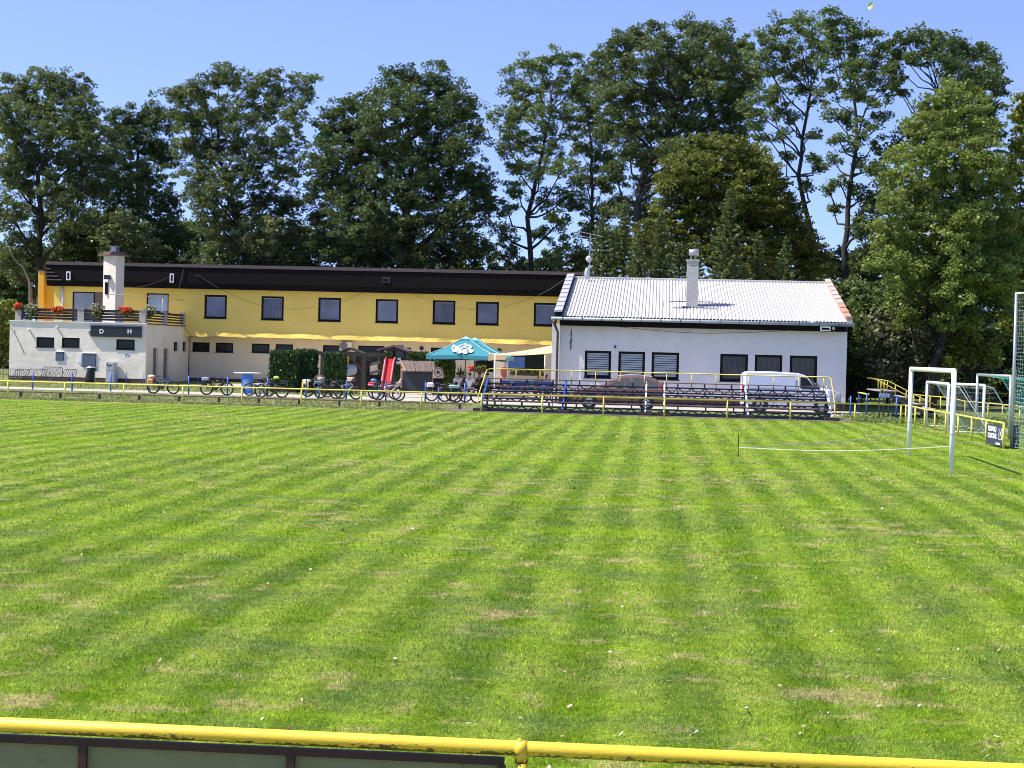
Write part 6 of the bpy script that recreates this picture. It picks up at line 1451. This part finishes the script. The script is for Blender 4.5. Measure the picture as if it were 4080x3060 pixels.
# ================================================================== GOALS, NETS AND THE RIGHT SIDE
def gp(pb, pt):
    u, v = G(pb); return u, v, U(pt, v)[1]
b1 = G((3621, 1816)); b2 = G((3790, 1888))
T = Thing('football_goal', 'large white goal frame without a net, its near post closest to the camera', 'goal', ((b1[0]+b2[0])/2, (b1[1]+b2[1])/2, 0))
def rbar(p, q, w=.12, d=.10):
    return MB().beam(p, q, w, d)
for u, v in (b1, b2):
    T.part('goalpost', MB().tube([(u, v, -.02), (u, v, 2.44)], .062, 14), M_wht, smooth=True)
T.part('crossbar', MB().tube([(*b1, 2.44), (*b2, 2.44)], .062, 14).ball((*b1, 2.44), .063, 12, 8).ball((*b2, 2.44), .063, 12, 8), M_wht, smooth=True)
for u, v in (b1, b2): T.part('clamp', MB().tube([(u, v, .92), (u, v, .95)], .068, 10), M_galv)
su, sv = G((2941, 1820)); sz = U((2935, 1731), sv)[1]; tz = U((2943, 1782), sv)[1]
single('stake', MB().tube([(su, sv, -.02), (su-.01, sv, sz)], .014, 6), M_dwood, (su, sv, 0), 'thin dark stake in the lawn holding the two white tapes', 'stake')
for (u, v), p, lab in ((b1, (3607, 1719), 'white tape from the stake to the far goalpost'), (b2, (3783, 1777), 'white tape from the stake to the near goalpost')):
    z1 = U(p, v)[1]; pts = []; tp = MB()
    for k in range(13):
        t = k/12; pts.append((su+(u-su)*t, sv+(v-sv)*t, tz+(z1-tz)*t-.10*math.sin(math.pi*t)))
    for a, b_ in zip(pts, pts[1:]): tp.beam(a, b_, .012, .018)
    single('barrier_tape', tp, mat('tape_white', (0.62, 0.58, 0.48), .6, .15, 6), (su, sv, tz), lab, 'tape', 'white tapes closing off the goal mouth')
def net(corn, nu, nv, r, sag=.1, seed=0):
    """corn: four corners (p00,p10,p11,p01); thin knotted threads"""
    rr = random.Random(seed); P_ = [Vector(c) for c in corn]; mb = MB(); g_ = []
    for j in range(nv+1):
        row = []
        for i in range(nu+1):
            s_, t_ = i/nu, j/nv; q = P_[0]*(1-s_)*(1-t_)+P_[1]*s_*(1-t_)+P_[2]*s_*t_+P_[3]*(1-s_)*t_
            q = q + Vector((rr.gauss(0, .012), rr.gauss(0, .012), rr.gauss(0, .012)-sag*math.sin(math.pi*s_)*math.sin(math.pi*min(1, t_+.1)))); row.append(q)
        g_.append(row)
    for row in g_: mb.tube(row, r, 3, cap=False)
    for i in range(nu+1): mb.tube([g_[j][i] for j in range(nv+1)], r, 3, cap=False)
    return mb
M_netw = mat('net_white', (0.24, 0.28, 0.30), .8, .1, 9); M_nett = mat('net_teal', (0.05, 0.42, 0.42), .8, .15, 9); M_netg = mat('net_green_grey', (0.30, 0.40, 0.35), .8, .2, 5)
def goal(lab, p1, p2, t1, t2, m, w, mnet, depth=(1.6, .4), dirn=1, r=.055):
    u1, v1, z1 = gp(p1, t1); u2, v2, z2 = gp(p2, t2); z = (z1+z2)/2
    T = Thing('football_goal', lab, 'goal', ((u1+u2)/2, (v1+v2)/2, 0))
    for u, v in ((u1, v1), (u2, v2)): T.part('goalpost', MB().tube([(u, v, 0), (u, v, z)], r, 10), m, smooth=True)
    T.part('crossbar', MB().tube([(u1, v1, z), (u2, v2, z)], r, 10).ball((u1, v1, z), r, 8, 6).ball((u2, v2, z), r, 8, 6), m, smooth=True)
    dx, dy = (v2-v1), -(u2-u1); l = math.hypot(dx, dy); dx, dy = -dx/l*dirn, -dy/l*dirn
    a0, b0 = depth
    top = [(u1, v1, z), (u2, v2, z), (u2+dx*b0, v2+dy*b0, z-.12), (u1+dx*b0, v1+dy*b0, z-.12)]
    back = [(u1+dx*b0, v1+dy*b0, z-.12), (u2+dx*b0, v2+dy*b0, z-.12), (u2+dx*a0, v2+dy*a0, 0), (u1+dx*a0, v1+dy*a0, 0)]
    n = max(6, int(math.hypot(u2-u1, v2-v1)/.22)); nm = net(top, n, 3, .006, .05, 1); b2_ = net(back, n, 10, .006, .08, 2)
    nm.add(b2_.v, b2_.f)
    T.part('net', nm, mnet); T.part('ground_frame', MB().tube([(u1, v1, .03), (u1+dx*a0, v1+dy*a0, .03), (u2+dx*a0, v2+dy*a0, .03), (u2, v2, .03)], .025, 6), m)
    for u, v in ((u1, v1), (u2, v2)): T.part('stay', MB().tube([(u, v, z), (u+dx*b0, v+dy*b0, z-.1), (u+dx*a0, v+dy*a0, 0)], .022, 6), m)
    return T
goal('smaller white portable goal seen through the large goal frame', c7(862, 930), c7(1155, 1010), c7(870, 318), c7(1187, 345), M_wht, .1, M_netw, dirn=1)
goal('white portable goal with a grey net behind the near post of the large goal', c7(1232, 965), c7(1648, 1005), c7(1262, 338), c7(1700, 372), M_wht, .1, M_netw, dirn=1)
goal('grey steel goal with a teal net beside the tall net pole', c7(1550, 1020), c7(2008, 1120), c7(1582, 222), c7(2052, 236), M_galv, .1, M_nett, (2.2, .9), dirn=1)
# tall ball-stop net on a pole at the right edge
nu_, nv_, nz = gp((4031, 1788), (4058, 1166))
T = Thing('ball_stop_net', 'tall green ball-stop net hanging from a pale pole at the right edge', 'net', (nu_, nv_, 0))
T.part('pole', MB().tube([(nu_, nv_, 0), (nu_, nv_, nz)], [.055, .045], 10), M_galv, smooth=True)
T.part('pole', MB().tube([(nu_+1.5, nv_-8, 0), (nu_+1.5, nv_-8, nz)], [.055, .045], 10), M_galv, smooth=True)
T.part('top_bar', MB().tube([(nu_, nv_, nz-.03), (nu_+1.5, nv_-8, nz-.03)], .03, 8), M_wht, smooth=True)
T.part('base_post', MB().box((nu_+.02, nv_-.08, 0), (nu_+.20, nv_+.08, .75)), M_dsteel)
T.part('net', net([(nu_+.05, nv_-.05, nz-.08), (nu_+1.5, nv_-8, nz-.08), (nu_+1.5, nv_-8, .05), (nu_+.05, nv_-.05, .05)], 48, 40, .006, .06, 4), M_netg)
# advertising board at the end of the railing
e0, e1 = ends[-1], G(c7(1688, 1185)); e1 = (e1[0], e1[1])
T = Thing('advertising_board', 'dark board with large white letters fixed under the end of the yellow railing', 'sign', (e1[0], e1[1], 0))
d = Vector((e0[0]-e1[0], e0[1]-e1[1], 0)); Ld = d.length; d.normalize(); nrm = Vector((d.y, -d.x, 0))
ang = math.atan2(d.y, d.x)
bo = link_obj(bpy.data.objects.new('board', bpy.data.meshes.new('board'))); bpy.data.objects.remove(bo)
def bpart(nm, x0, x1, z0, z1, th0, th1, m, par=None):
    mb = MB(); pts = [Vector((e1[0], e1[1], 0))+d*x+nrm*y+Vector((0, 0, z)) for x, y, z in ((x0, th0, z0), (x1, th0, z0), (x1, th1, z0), (x0, th1, z0), (x0, th0, z1), (x1, th0, z1), (x1, th1, z1), (x0, th1, z1))]
    mb.add(pts, [(0,3,2,1),(4,5,6,7),(0,1,5,4),(1,2,6,5),(2,3,7,6),(3,0,4,7)]); return T.part(nm, mb, m, par)
M_nb = mat('board_navy', (0.035, 0.045, 0.085), .5, .1, 3)
bd_ = bpart('board', .05, Ld-.04, .06, .70, -.01, .015, M_nb)
T.part('post', MB().tube([(e1[0], e1[1], 0), (e1[0], e1[1], .78)], .036, 8), M_yelf, smooth=True)
bpart('white_panel', Ld*.76, Ld-.10, .26, .62, .016, .019, M_wht, bd_)
def btext(s_, x, z, size, m, xs=1, bold=.01, off=.022):
    o = text_part('letter', s_, size, m, bd_, (0, 0, 0), .001, bold=bold, xs=xs)
    P_ = Vector((e1[0], e1[1], 0))+d*x+nrm*off+Vector((0, 0, z)); o.location = P_-Vector(T.o); o.rotation_euler = (rad(90), 0, ang)
btext('KERAMO', Ld*.39, .56, .21, M_wht, Ld/1.75); btext('DOHORÁK', Ld*.39, .34, .21, M_wht, Ld/2.05); btext('D', Ld*.86, .44, .42, M_nb, .9, .03, .023); btext('maliarske', Ld*.72, .13, .12, M_wht, 1.2, .004)
# second-pitch railings behind
def back_rail(lab, tops, foots, zt, m=M_yelf, r=.028):
    P_ = []
    for p in foots: P_.append(G(p))
    T = Thing('back_railing', lab, 'railing', (P_[0][0], P_[0][1], 0))
    T.part('rail', MB().tube([(u, v, zt) for u, v in P_], r, 8), m, smooth=True)
    for u, v in P_: T.part('post', MB().tube([(u, v, 0), (u, v, zt)], r, 8), m, smooth=True)
back_rail('yellow railing of the second pitch running towards the net pole', None, [c7(1395, 836), c7(1545, 850), c7(1712, 868), c7(1910, 895), c7(2150, 930), c7(2330, 960)], .86)
back_rail('yellow railing between the small stand and the white portable goals', None, [c7(690, 700), c7(778, 715), c7(915, 735), c7(1060, 748), c7(1232, 775), c7(1395, 835)], .86)
back_rail('far thin yellow railing across the second pitch, beyond all the goals', None, [(3640, 1620), (3740, 1622), (3840, 1626), (3940, 1629), (4060, 1633), (4180, 1637)], .95, r=.025)
# small stand seen from its end
KV = 79.5
T = Thing('small_stand', 'small tiered stand seen from the side with a yellow stair rail and a white banner', 'grandstand', (U(c7(220, 750), KV)[0], KV, 0))
def k7(x, y, v=KV): return U(c7(x, y), v)
tr_ = [((232, 420), (420, 452)), ((452, 497), (600, 545)), ((690, 600), (790, 640)), ((860, 668), (970, 702)), ((900, 735), (1020, 765))]
for i, ((xa, ya), (xb, yb)) in enumerate(tr_):
    a, b_ = k7(xa, (ya+yb)/2), k7(xb, (ya+yb)/2)
    T.part('tier', MB().box((a[0], KV-.1, a[1]-.05), (b_[0]+.15, KV+5, a[1])), mat('tier_concrete', (0.36, 0.30, 0.27), .85, .15, 3))
    T.part('riser', MB().box((b_[0]+.02, KV+.3, max(.02, a[1]-.32)), (b_[0]+.07, KV+5, a[1]-.055)), M_dsteel)
for x in (222, 280, 350, 405, 610, 800): a = k7(x, 560); zt_ = k7(x, 430+max(0, x-420)*.45)[1]; T.part('leg', MB().beam((a[0], KV, 0), (a[0], KV, max(.2, zt_-.05)), .07), M_dsteel)
T.part('stringer', MB().beam((k7(232, 430)[0], KV-.12, k7(232, 440)[1]), (k7(1000, 790)[0], KV-.12, .05), .05, .16), M_dsteel)
hr2 = [(200, 280), (335, 303), (620, 450), (690, 490), (840, 560), (1000, 640)]
T.part('handrail', MB().tube([(k7(200, 425)[0], KV-.15, k7(200, 425)[1])] + [(k7(*p)[0], KV-.15, k7(*p)[1]) for p in hr2], .026, 8), M_yelf, smooth=True)
T.part('handrail', MB().tube([(k7(205, 300, KV+4)[0]+.1, KV+4.9, k7(235, 290)[1])] + [(k7(p[0]+30, p[1]+22)[0], KV+4.9, k7(*p)[1]) for p in hr2], .026, 8), M_yelf, smooth=True)
for x, y0_, y1_ in ((240, 288, 470), (283, 295, 470), (325, 303, 460), (436, 355, 490), (585, 435, 570), (770, 530, 640)):
    a, b_ = k7(x, y0_), k7(x, y1_); T.part('rail_post', MB().tube([(a[0], KV-.15, b_[1]), (a[0], KV-.15, a[1])], .022, 6), M_yelf, smooth=True)
a, b_ = k7(213, 470), k7(352, 545)
o = T.part('banner', MB().box((a[0], KV-.22, b_[1]+.05), (b_[0], KV-.19, a[1]-.02)), mat('banner_white', (0.62, 0.66, 0.72), .6, .1, 3))
text_part('letter', 'KNO PETRZKA', .15, M_blue, o, ((a[0]+b_[0])/2-T.o[0], -.225, (a[1]+b_[1])/2+.01), .001, bold=.002, xs=.46)
# short yellow bar on blue legs and a litter of small furniture beside the hall
u0, v0 = G(c6(246, 1120)); u1, v1 = G(c6(300, 1140)); z = U(c6(275, 995), (v0+v1)/2)[1]
single('barrier_bar', MB().tube([(u0-.05, v0, z+.03), (u1+.1, v1, z+.03)], .04, 8), M_yelf, (u0, v0, z), 'short yellow bar lying across two blue legs', 'bar', smooth=True)
# --- tall trees behind the buildings, left to right
tree('broadleaf_tree', 'big broad tree at the far left edge with two thick dark stems', 'tree', HT([(84, 640), (84, 560), (88, 470), (80, 380), (110, 290)]),
     H([(45,195,42),(115,185,40),(160,195,34),(15,240,45),(80,245,45),(175,250,42),(130,280,50),(205,295,38),(40,310,48),(95,340,42),(170,350,48),(225,350,28),(12,370,40),(60,395,40),(130,410,42),(200,400,38),(20,460,38),(50,520,32),(100,470,30),(15,560,30),(45,600,26),(160,460,34)]),
     128, ML_mid, M_bark, .42, tone=.5)
tree('broadleaf_tree', 'dark tree filling the gap between the big left tree and the ragged tall one', 'tree', HT([(300, 590), (300, 500), (295, 400), (300, 320)]),
     H([(275,262,32),(315,240,30),(350,262,30),(245,300,30),(300,305,40),(345,330,38),(270,360,42),(325,390,42),(235,400,38),(285,440,44),(350,450,40),(230,470,40),(190,500,40),(260,510,40),(320,520,40),(170,550,32),(220,560,34),(360,540,34),(140,510,34),(120,560,30),(380,500,34)]),
     133, ML_dark, M_bark, .35, tone=.45)
tree('broadleaf_tree', 'low light-green tree above the cream block, in front of the dark wood', 'tree', HT([(268, 640), (262, 560), (270, 510)]),
     H([(265,478,22),(300,500,24),(240,515,24),(275,530,28),(320,530,22),(250,560,24),(305,565,24),(225,545,14),(345,545,16)]),
     124.5, ML_mid, M_bark, .14, leaf=.16, clus=.45, deep=1.0, tone=.6)
tree('broadleaf_tree', 'ragged tall tree with several thin stems and dead twigs at its top', 'tree', HT([(560, 600), (540, 560), (520, 500), (500, 420), (470, 330), (470, 260)]),
     H([(388,205,28),(375,245,22),(430,195,30),(470,165,22),(500,165,28),(530,190,30),(575,175,26),(610,200,24),(648,180,20),(675,168,13),(665,205,16),(410,250,36),(465,245,38),(520,255,36),(585,240,34),(635,240,28),(400,310,36),(450,320,40),(510,320,36),(575,310,36),(625,300,32),(430,380,38),(490,385,40),(560,370,38),(620,370,32),(445,440,40),(510,450,42),(575,440,42),(630,440,34),(430,500,36),(490,510,40),(560,510,40),(625,510,36),(470,560,32),(540,565,34),(600,565,34),(430,560,30)]),
     126, ML_mid, M_bark, .34, tone=.48, dens=.85)
tree('broadleaf_tree', 'broad round-topped oak in the middle behind the yellow clubhouse', 'tree', HT([(905, 600), (890, 540), (880, 450), (890, 350), (880, 260)]),
     H([(715,245,24),(745,235,24),(705,285,28),(752,280,34),(800,215,30),(835,185,28),(870,165,26),(905,180,32),(945,160,26),(960,195,30),(990,215,28),(1015,245,24),(1030,285,22),(810,265,38),(860,235,42),(915,245,42),(965,265,38),(700,340,38),(760,345,44),(820,325,46),(880,320,48),(940,325,44),(995,320,36),(700,400,38),(755,415,46),(820,400,48),(890,400,50),(950,400,46),(1005,385,34),(1040,400,30),(700,460,38),(760,480,46),(830,480,48),(900,480,50),(970,470,46),(1030,450,36),(1060,430,22),(700,530,36),(760,545,38),(830,550,38),(900,550,36),(960,540,36),(1010,520,34)]),
     124, ML_dark, M_bark, .46, tone=.58, clus=.56)
tree('broadleaf_tree', 'light feathery tree just right of the middle oak with visible forked stems', 'tree', HT([(1148, 600), (1148, 540), (1140, 470), (1160, 380), (1180, 290), (1190, 200)]),
     H([(1105,165,18),(1135,145,22),(1165,150,22),(1195,125,24),(1235,135,24),(1265,165,24),(1110,200,26),(1150,195,30),(1200,180,32),(1245,195,28),(1085,245,22),(1120,250,30),(1170,245,32),(1225,250,32),(1090,300,28),(1140,305,32),(1195,310,32),(1110,355,28),(1165,370,28),(1215,365,28),(1120,415,26),(1185,430,26),(1235,420,24),(1095,450,22),(1210,480,26),(1170,500,22),(1215,535,26),(1250,550,24),(1085,500,26),(1105,540,22),(1060,535,22),(1130,575,20),(1185,570,22)]),
     127, ML_ash, M_bark, .30, tone=.52, dens=.68)
tree('broadleaf_tree', 'slender dark tree behind the roof antenna', 'tree', HT([(1292, 620), (1285, 540), (1278, 440), (1280, 340), (1270, 260)]),
     H([(1255,215,22),(1285,230,22),(1270,270,28),(1310,285,26),(1250,320,24),(1290,335,28),(1325,350,24),(1265,385,26),(1305,400,26),(1250,440,22),(1300,455,26),(1340,440,22),(1270,500,24),(1315,510,24),(1260,560,20),(1320,560,26),(1350,520,26)]),
     130, ML_dark, M_bark, .26, tone=.6, dens=.85)
tree('broadleaf_tree', 'massive dark-topped tree behind the rounded yellow-green one', 'tree', HT([(1383, 640), (1380, 540), (1378, 440), (1390, 370), (1440, 300), (1470, 220)]),
     H([(1305,120,24),(1335,95,24),(1370,85,26),(1405,75,24),(1300,160,26),(1350,145,36),(1400,130,36),(1445,90,28),(1485,62,26),(1520,80,30),(1560,75,26),(1600,100,28),(1450,145,38),(1500,130,38),(1550,130,38),(1600,150,32),(1310,210,32),(1360,210,40),(1420,205,42),(1480,200,44),(1540,195,42),(1595,205,34),(1630,170,24),(1335,270,36),(1390,280,38),(1450,270,42),(1510,265,42),(1570,260,38),(1620,250,28),(1360,330,32),(1410,345,32),(1460,325,32),(1520,320,30),(1330,380,26),(1390,400,26),(1350,450,24),(1600,300,26),(1400,460,30),(1340,520,26)]),
     122, ML_mid, M_bark, .42, tone=.46, clus=.56)
tree('ash_tree', 'tall sparse ash with a bare forked trunk, left of the twin-stemmed one', 'ash tree', HT([(1775, 640), (1752, 500), (1738, 440), (1725, 380), (1735, 300), (1750, 200)]),
     H([(1645,75,22),(1680,60,24),(1720,45,22),(1755,50,22),(1790,62,18),(1640,115,26),(1685,105,30),(1730,95,30),(1770,105,26),(1660,150,26),(1705,150,28),(1750,150,28),(1650,200,24),(1690,200,24),(1735,195,20),(1630,240,22),(1670,245,22),(1715,255,18),(1760,210,18),(1650,285,20),(1690,295,16),(1755,290,14),(1700,340,12),(1760,340,12),(1740,400,10),(1770,360,10)]),
     116, ML_ash, M_bark, .30, tone=.5, dens=.62, leaf=.13, deep=1.8)
tree('ash_tree', 'tallest ash with a straight bare trunk rising beside the white hall', 'ash tree', HT([(1826, 660), (1826, 540), (1832, 450), (1838, 380), (1850, 300), (1845, 200)]),
     H([(1790,45,20),(1815,38,20),(1850,60,22),(1885,70,18),(1905,95,20),(1805,85,26),(1845,100,28),(1885,120,26),(1800,130,24),(1840,150,28),(1885,165,24),(1920,150,16),(1920,190,16),(1800,190,22),(1840,205,26),(1880,215,24),(1790,240,18),(1825,255,22),(1870,265,22),(1905,255,14),(1810,300,16),(1850,310,20),(1890,310,16),(1800,345,16),(1860,355,16),(1885,365,10),(1815,395,14),(1790,410,10),(1850,410,14),(1800,455,9),(1870,440,9),(1855,470,9)]),
     112, ML_ash, M_bark, .30, tone=.48, dens=.66, leaf=.13, deep=1.8)
tree('broadleaf_tree', 'dark tree whose rounded head shows above the bright tree at the right', 'tree', HT([(1960, 660), (1975, 480), (1990, 350), (2010, 270), (2030, 200)]),
     H([(1930,95,18),(1955,85,14),(1990,80,20),(2020,88,18),(1925,135,20),(1960,130,18),(2000,120,20),(2045,95,22),(2080,110,24),(2115,115,22),(2145,135,20),(2160,165,16),(2155,195,16),(1935,175,18),(2050,145,28),(2095,160,30),(2135,180,22),(2110,205,26),(2060,195,28),(2140,235,20),(2120,265,24),(1970,290,22),(1945,200,12),(1920,320,24),(1900,370,26),(1890,430,30),(1880,490,34),(1905,540,34),(1870,560,28)]),
     112, ML_dark, M_bark, .34, tone=.55, leaf=.135, dens=1.1)
tree('ash_tree', 'big bright-green full tree at the right with its trunk behind the goals', 'ash tree', HT([(2012, 790), (2048, 700), (2070, 620), (2085, 500), (2080, 380)]),
     H([(2030,200,24),(2065,195,26),(2100,205,26),(2000,235,26),(2050,240,34),(2105,245,34),(1980,280,28),(2025,290,38),(2080,290,40),(2135,295,32),(1960,335,30),(2005,345,40),(2060,345,44),(2115,350,42),(2160,350,28),(1940,395,32),(1990,405,40),(2045,405,46),(2100,410,46),(2155,410,36),(1930,450,34),(1985,465,42),(2040,470,46),(2100,470,46),(2160,470,38),(1915,510,36),(1970,525,44),(2030,530,46),(2095,535,46),(2160,535,40),(1920,570,38),(1975,590,44),(2035,590,44),(2100,590,44),(2165,590,40),(1950,640,38),(2005,650,36),(2110,640,34),(2165,650,34),(1960,685,26),(2060,640,34,-2.5),(2085,580,34,-3),(2070,520,34,-3),(2090,460,34,-3),(2040,690,24,-2),(2100,690,26,-1)]),
     96, ML_bright, M_bark, .27, leaf=.125, tone=.55, clus=.48, deep=3.0, dens=1.0)
tree('broadleaf_tree', 'pale tree cut off by the right edge of the photo with yellowing leaves', 'tree', HT([(2235, 780), (2230, 600), (2225, 400)]),
     H([(2205,235,26),(2235,250,40),(2195,275,16),(2200,310,24),(2235,330,40),(2195,360,24),(2230,400,40),(2200,430,24),(2195,490,22),(2235,480,40),(2205,560,26),(2235,590,40),(2205,640,26),(2190,700,24),(2230,690,40)]),
     100, ML_yel, M_bark, .25, leaf=.2, tone=.5)
tree('hornbeam_tree', 'rounded yellow-green dense tree behind the white hall roof', 'tree', HT([(1590, 660), (1590, 560), (1590, 450)]),
     H([(1475,345,30),(1510,325,26),(1550,318,26),(1590,322,28),(1625,335,28),(1455,375,28),(1500,370,36),(1550,365,38),(1600,365,38),(1645,370,32),(1670,400,30),(1445,420,28),(1490,425,38),(1545,420,42),(1605,420,42),(1655,435,38),(1690,450,30),(1715,480,28),(1450,470,28),(1500,480,36),(1560,480,42),(1620,480,42),(1675,495,40),(1735,515,28),(1755,545,28),(1420,470,22),(1400,495,26),(1440,520,32),(1500,540,36),(1570,545,42),(1640,550,42),(1705,545,42),(1775,570,26),(1740,580,34),(1385,530,26),(1420,565,32),(1660,600,34),(1590,600,34)]),
     111, ML_yel, M_bark, .38, leaf=.13, tone=.42, clus=.5, dens=1.5, deep=2.2, flat=.5)
# --- dark understorey that closes the wood near the ground
def under(x0, x1, ytop, ybot, v, label, m=ML_dark, tone=.45, r=34, name='shrub', cat='shrub', leaf=.18, jit=10, dens=.85):
    n = max(2, int((x1-x0)/(r*1.15))); L = []; rr = random.Random(int(x0*7+ytop))
    y = ybot
    while y > ytop:
        for k in range(n): L.append((x0+(x1-x0)*(k+.5)/n+rr.uniform(-jit, jit), y+rr.uniform(-jit, jit), r*rr.uniform(.75, 1.15)))
        y -= r*1.2
    return tree(name, label, cat, HT([((x0+x1)/2, ybot+30), ((x0+x1)/2, (ytop+ybot)/2)]), H(L), v, m, M_bark, .12, leaf=leaf, tone=tone, deep=1.5, dens=dens)
under(-20, 110, 520, 640, 137, 'dark undergrowth behind the orange gable wing at the far left')
under(110, 400, 480, 600, 138, 'dark undergrowth behind the tower chimney')
under(400, 660, 500, 600, 137, 'dark undergrowth under the ragged tall tree', ML_mid, .35)
under(640, 900, 510, 600, 137, 'dark undergrowth left of the oak trunk')
under(900, 1060, 530, 600, 137, 'dark undergrowth right of the oak trunk')
under(1060, 1300, 560, 620, 137, 'low undergrowth just above the right end of the yellow clubhouse roof', ML_mid, .5, 20)
under(1790, 1900, 600, 840, 104, 'tall dark shrub against the right corner of the white hall', ML_mid, .3, 26, jit=8)
under(1850, 1990, 640, 790, 101, 'green leafy bush behind the small blue bar and posts', ML_ash, .55, 24, leaf=.2)
under(1880, 2030, 690, 800, 98, 'pale drying bush at the foot of the big bright tree', leaf_mat('leaves_drying', (0.085, 0.10, 0.045), (0.24, 0.25, 0.12), .25), .5, 18, leaf=.18)
under(2050, 2250, 690, 840, 108, 'dark bush behind the goal nets', ML_dark, .4, 26)
under(2060, 2300, 470, 830, 122, 'dark wood edge behind the tall net pole', ML_dark, .3, 40, dens=1.1)
under(2050, 2150, 715, 775, 97, 'yellowish low bush between the goals', ML_yel, .5, 13, leaf=.16, jit=5)
under(1800, 2080, 560, 840, 124, 'shaded trees closing the view beside the tall bare trunk', ML_dark, .3, 32, dens=1.0)
under(1780, 2300, 770, 860, 128, 'low dark undergrowth along the far side of the second pitch', ML_dark, .25, 34, dens=1.2)
under(-40, 34, 655, 755, 124, 'light green bush at the left edge beside the cream block', ML_bright, .55, 16, leaf=.2, jit=5)
under(-60, 40, 560, 680, 140, 'dark wood seen at the left edge above the light bush', ML_dark, .35, 34)
under(-60, 50, 770, 810, 150, 'shaded shrubs at the left edge beyond the mown strip', ML_dark, .3, 22)
# bare leaning limb and bleached stem near the left gable
T = Thing('dead_tree', 'thin bleached leaning stem in front of the left wood', 'dead tree', (U((115, 1230), 123)[0], 123, 0))
u0a, z0a = U((122, 1200), 123)
pts = [(U(p, 123)[0], 123, U(p, 123)[1]) for p in ((122, 1200), (120, 1130), (108, 1100), (92, 1065), (72, 1050), (50, 1020), (36, 985))]
T.part('trunk', MB().tube([(u0a, 123, 0)] + pts, [.2, .16, .13, .08, .07, .05, .035, .02], 7), M_barkg, smooth=True)

# --- spruces
def spruce(label, px, top, v, wid, base_z=0, tone=.5, thin=1.0):
    _seed[0] += 1; rs = np.random.default_rng(_seed[0])
    u, zt = U((px, top), v); T = Thing('spruce_tree', label, 'spruce tree', (u, v, 0), 'spruces behind the white hall')
    T.part('trunk', MB().tube([(u, v, -.1), (u, v, zt*.6), (u, v, zt)], [.16, .09, .015], 7), M_bark, smooth=True)
    R = wid/2; V = []; tint = []
    h = zt; z = zt - .25
    Hh = zt - 0.8
    while z > 0.8:
        f = (zt - z) / Hh; r = R * min(1, (f * 1.25) ** .85 + .03)
        nb = int(5 + 9 * f)
        a0 = rs.uniform(0, 6.28)
        for k in range(nb):
            a = a0 + 6.283*k/nb + rs.normal(0, .15); L = r * rs.uniform(.55, 1.3)
            m = max(8, int(L * 60 * thin)); t = rs.random(m) ** .7
            up = .35 - .9 * f
            px_ = np.cos(a)*t*L; py_ = np.sin(a)*t*L; pz_ = z + (up * t + .35 * t * t) * L * .55
            side = rs.normal(0, .09, m) * (1.1 - t) * L + rs.normal(0, .05, m)
            P_ = np.stack([px_ - np.sin(a)*side, py_ + np.cos(a)*side, pz_ + rs.normal(0, .05, m)], 1)
            d = np.stack([np.cos(a) + rs.normal(0, .5, m), np.sin(a) + rs.normal(0, .5, m), rs.normal(-.25, .35, m) + (.5 if f < .2 else 0)], 1)
            d /= np.linalg.norm(d, axis=1)[:, None]
            b = np.cross(d, rs.normal(0, 1, (m, 3))); b /= np.linalg.norm(b, axis=1)[:, None]
            l = rs.uniform(.13, .26, m)[:, None]; w = .045
            V.append(np.stack([P_ - d*l*.5, P_ - b*w, P_ + d*l*.6, P_ + b*w], 1).reshape(-1, 3))
            tint.append(np.clip(tone + .22*(t-.5) + rs.normal(0, .12, m), 0, 1))
        z -= .26 + .10 * f
    V = np.concatenate(V)
    o = np_mesh('crown', V, 4, [ML_spr], np.concatenate(tint)); o.parent = T.e
s = 6600/106
for lab, x, y, v, w in (('leftmost tall spruce beside the antenna', 2405, 800, 104, 3.4), ('narrow spruce left of the brick chimney with a thin leader', 2490, 790, 104, 2.8), ('wide dark spruce just left of the brick chimney', 2635, 840, 104, 3.8),
                        ('spruce whose tip stands just right of the brick chimney', 2780, 960, 103, 3.0), ('tallest spruce right of the brick chimney with a long bare leader', 2906, 750, 103, 4.2), ('short spruce between the tallest one and the small pointed one', 3022, 915, 104, 3.0),
                        ('small pointed spruce near the right end of the roof', 3135, 935, 104, 3.4), ('low spruce behind the left end of the corrugated roof', 2545, 910, 102.8, 3.2), ('low spruce directly behind the brick chimney', 2710, 960, 106, 3.6)):
    spruce(lab, x, y, v, w)
# twigs: dead top of the ragged tree; a small shoot standing on the flat roof edge
def twigs(name, label, cat, p0, v, n, L, m, seed=3):
    r = random.Random(seed); u, z = U(p0, v); mb = MB()
    for k in range(n):
        a = r.uniform(-.9, .9); l = L*r.uniform(.5, 1)
        mb.tube([(u, v, z), (u+math.sin(a)*l*.5+r.uniform(-.1, .1), v+r.uniform(-.2, .2), z+l*.5), (u+math.sin(a)*l, v+r.uniform(-.3, .3), z+l*math.cos(a))], [.035, .02, .008], 4)
    return single(name, mb, m, (u, v, z), label, cat)
# falling leaf near the camera, high up
u, z = U((3474, 22), 9.0)
single('leaf', MB().add([(u-.012, 9, z+.02), (u+.008, 9.004, z+.012), (u+.006, 9.0, z-.012), (u-.012, 8.996, z-.026), (u-.022, 9.003, z-.010)], [(0, 1, 2, 3, 4)]), mat('leaf_yellow', (0.75, 0.72, 0.25), .5, .1, 40), (u, 9, z), 'small yellow leaf falling through the sky at the top right', 'leaf')
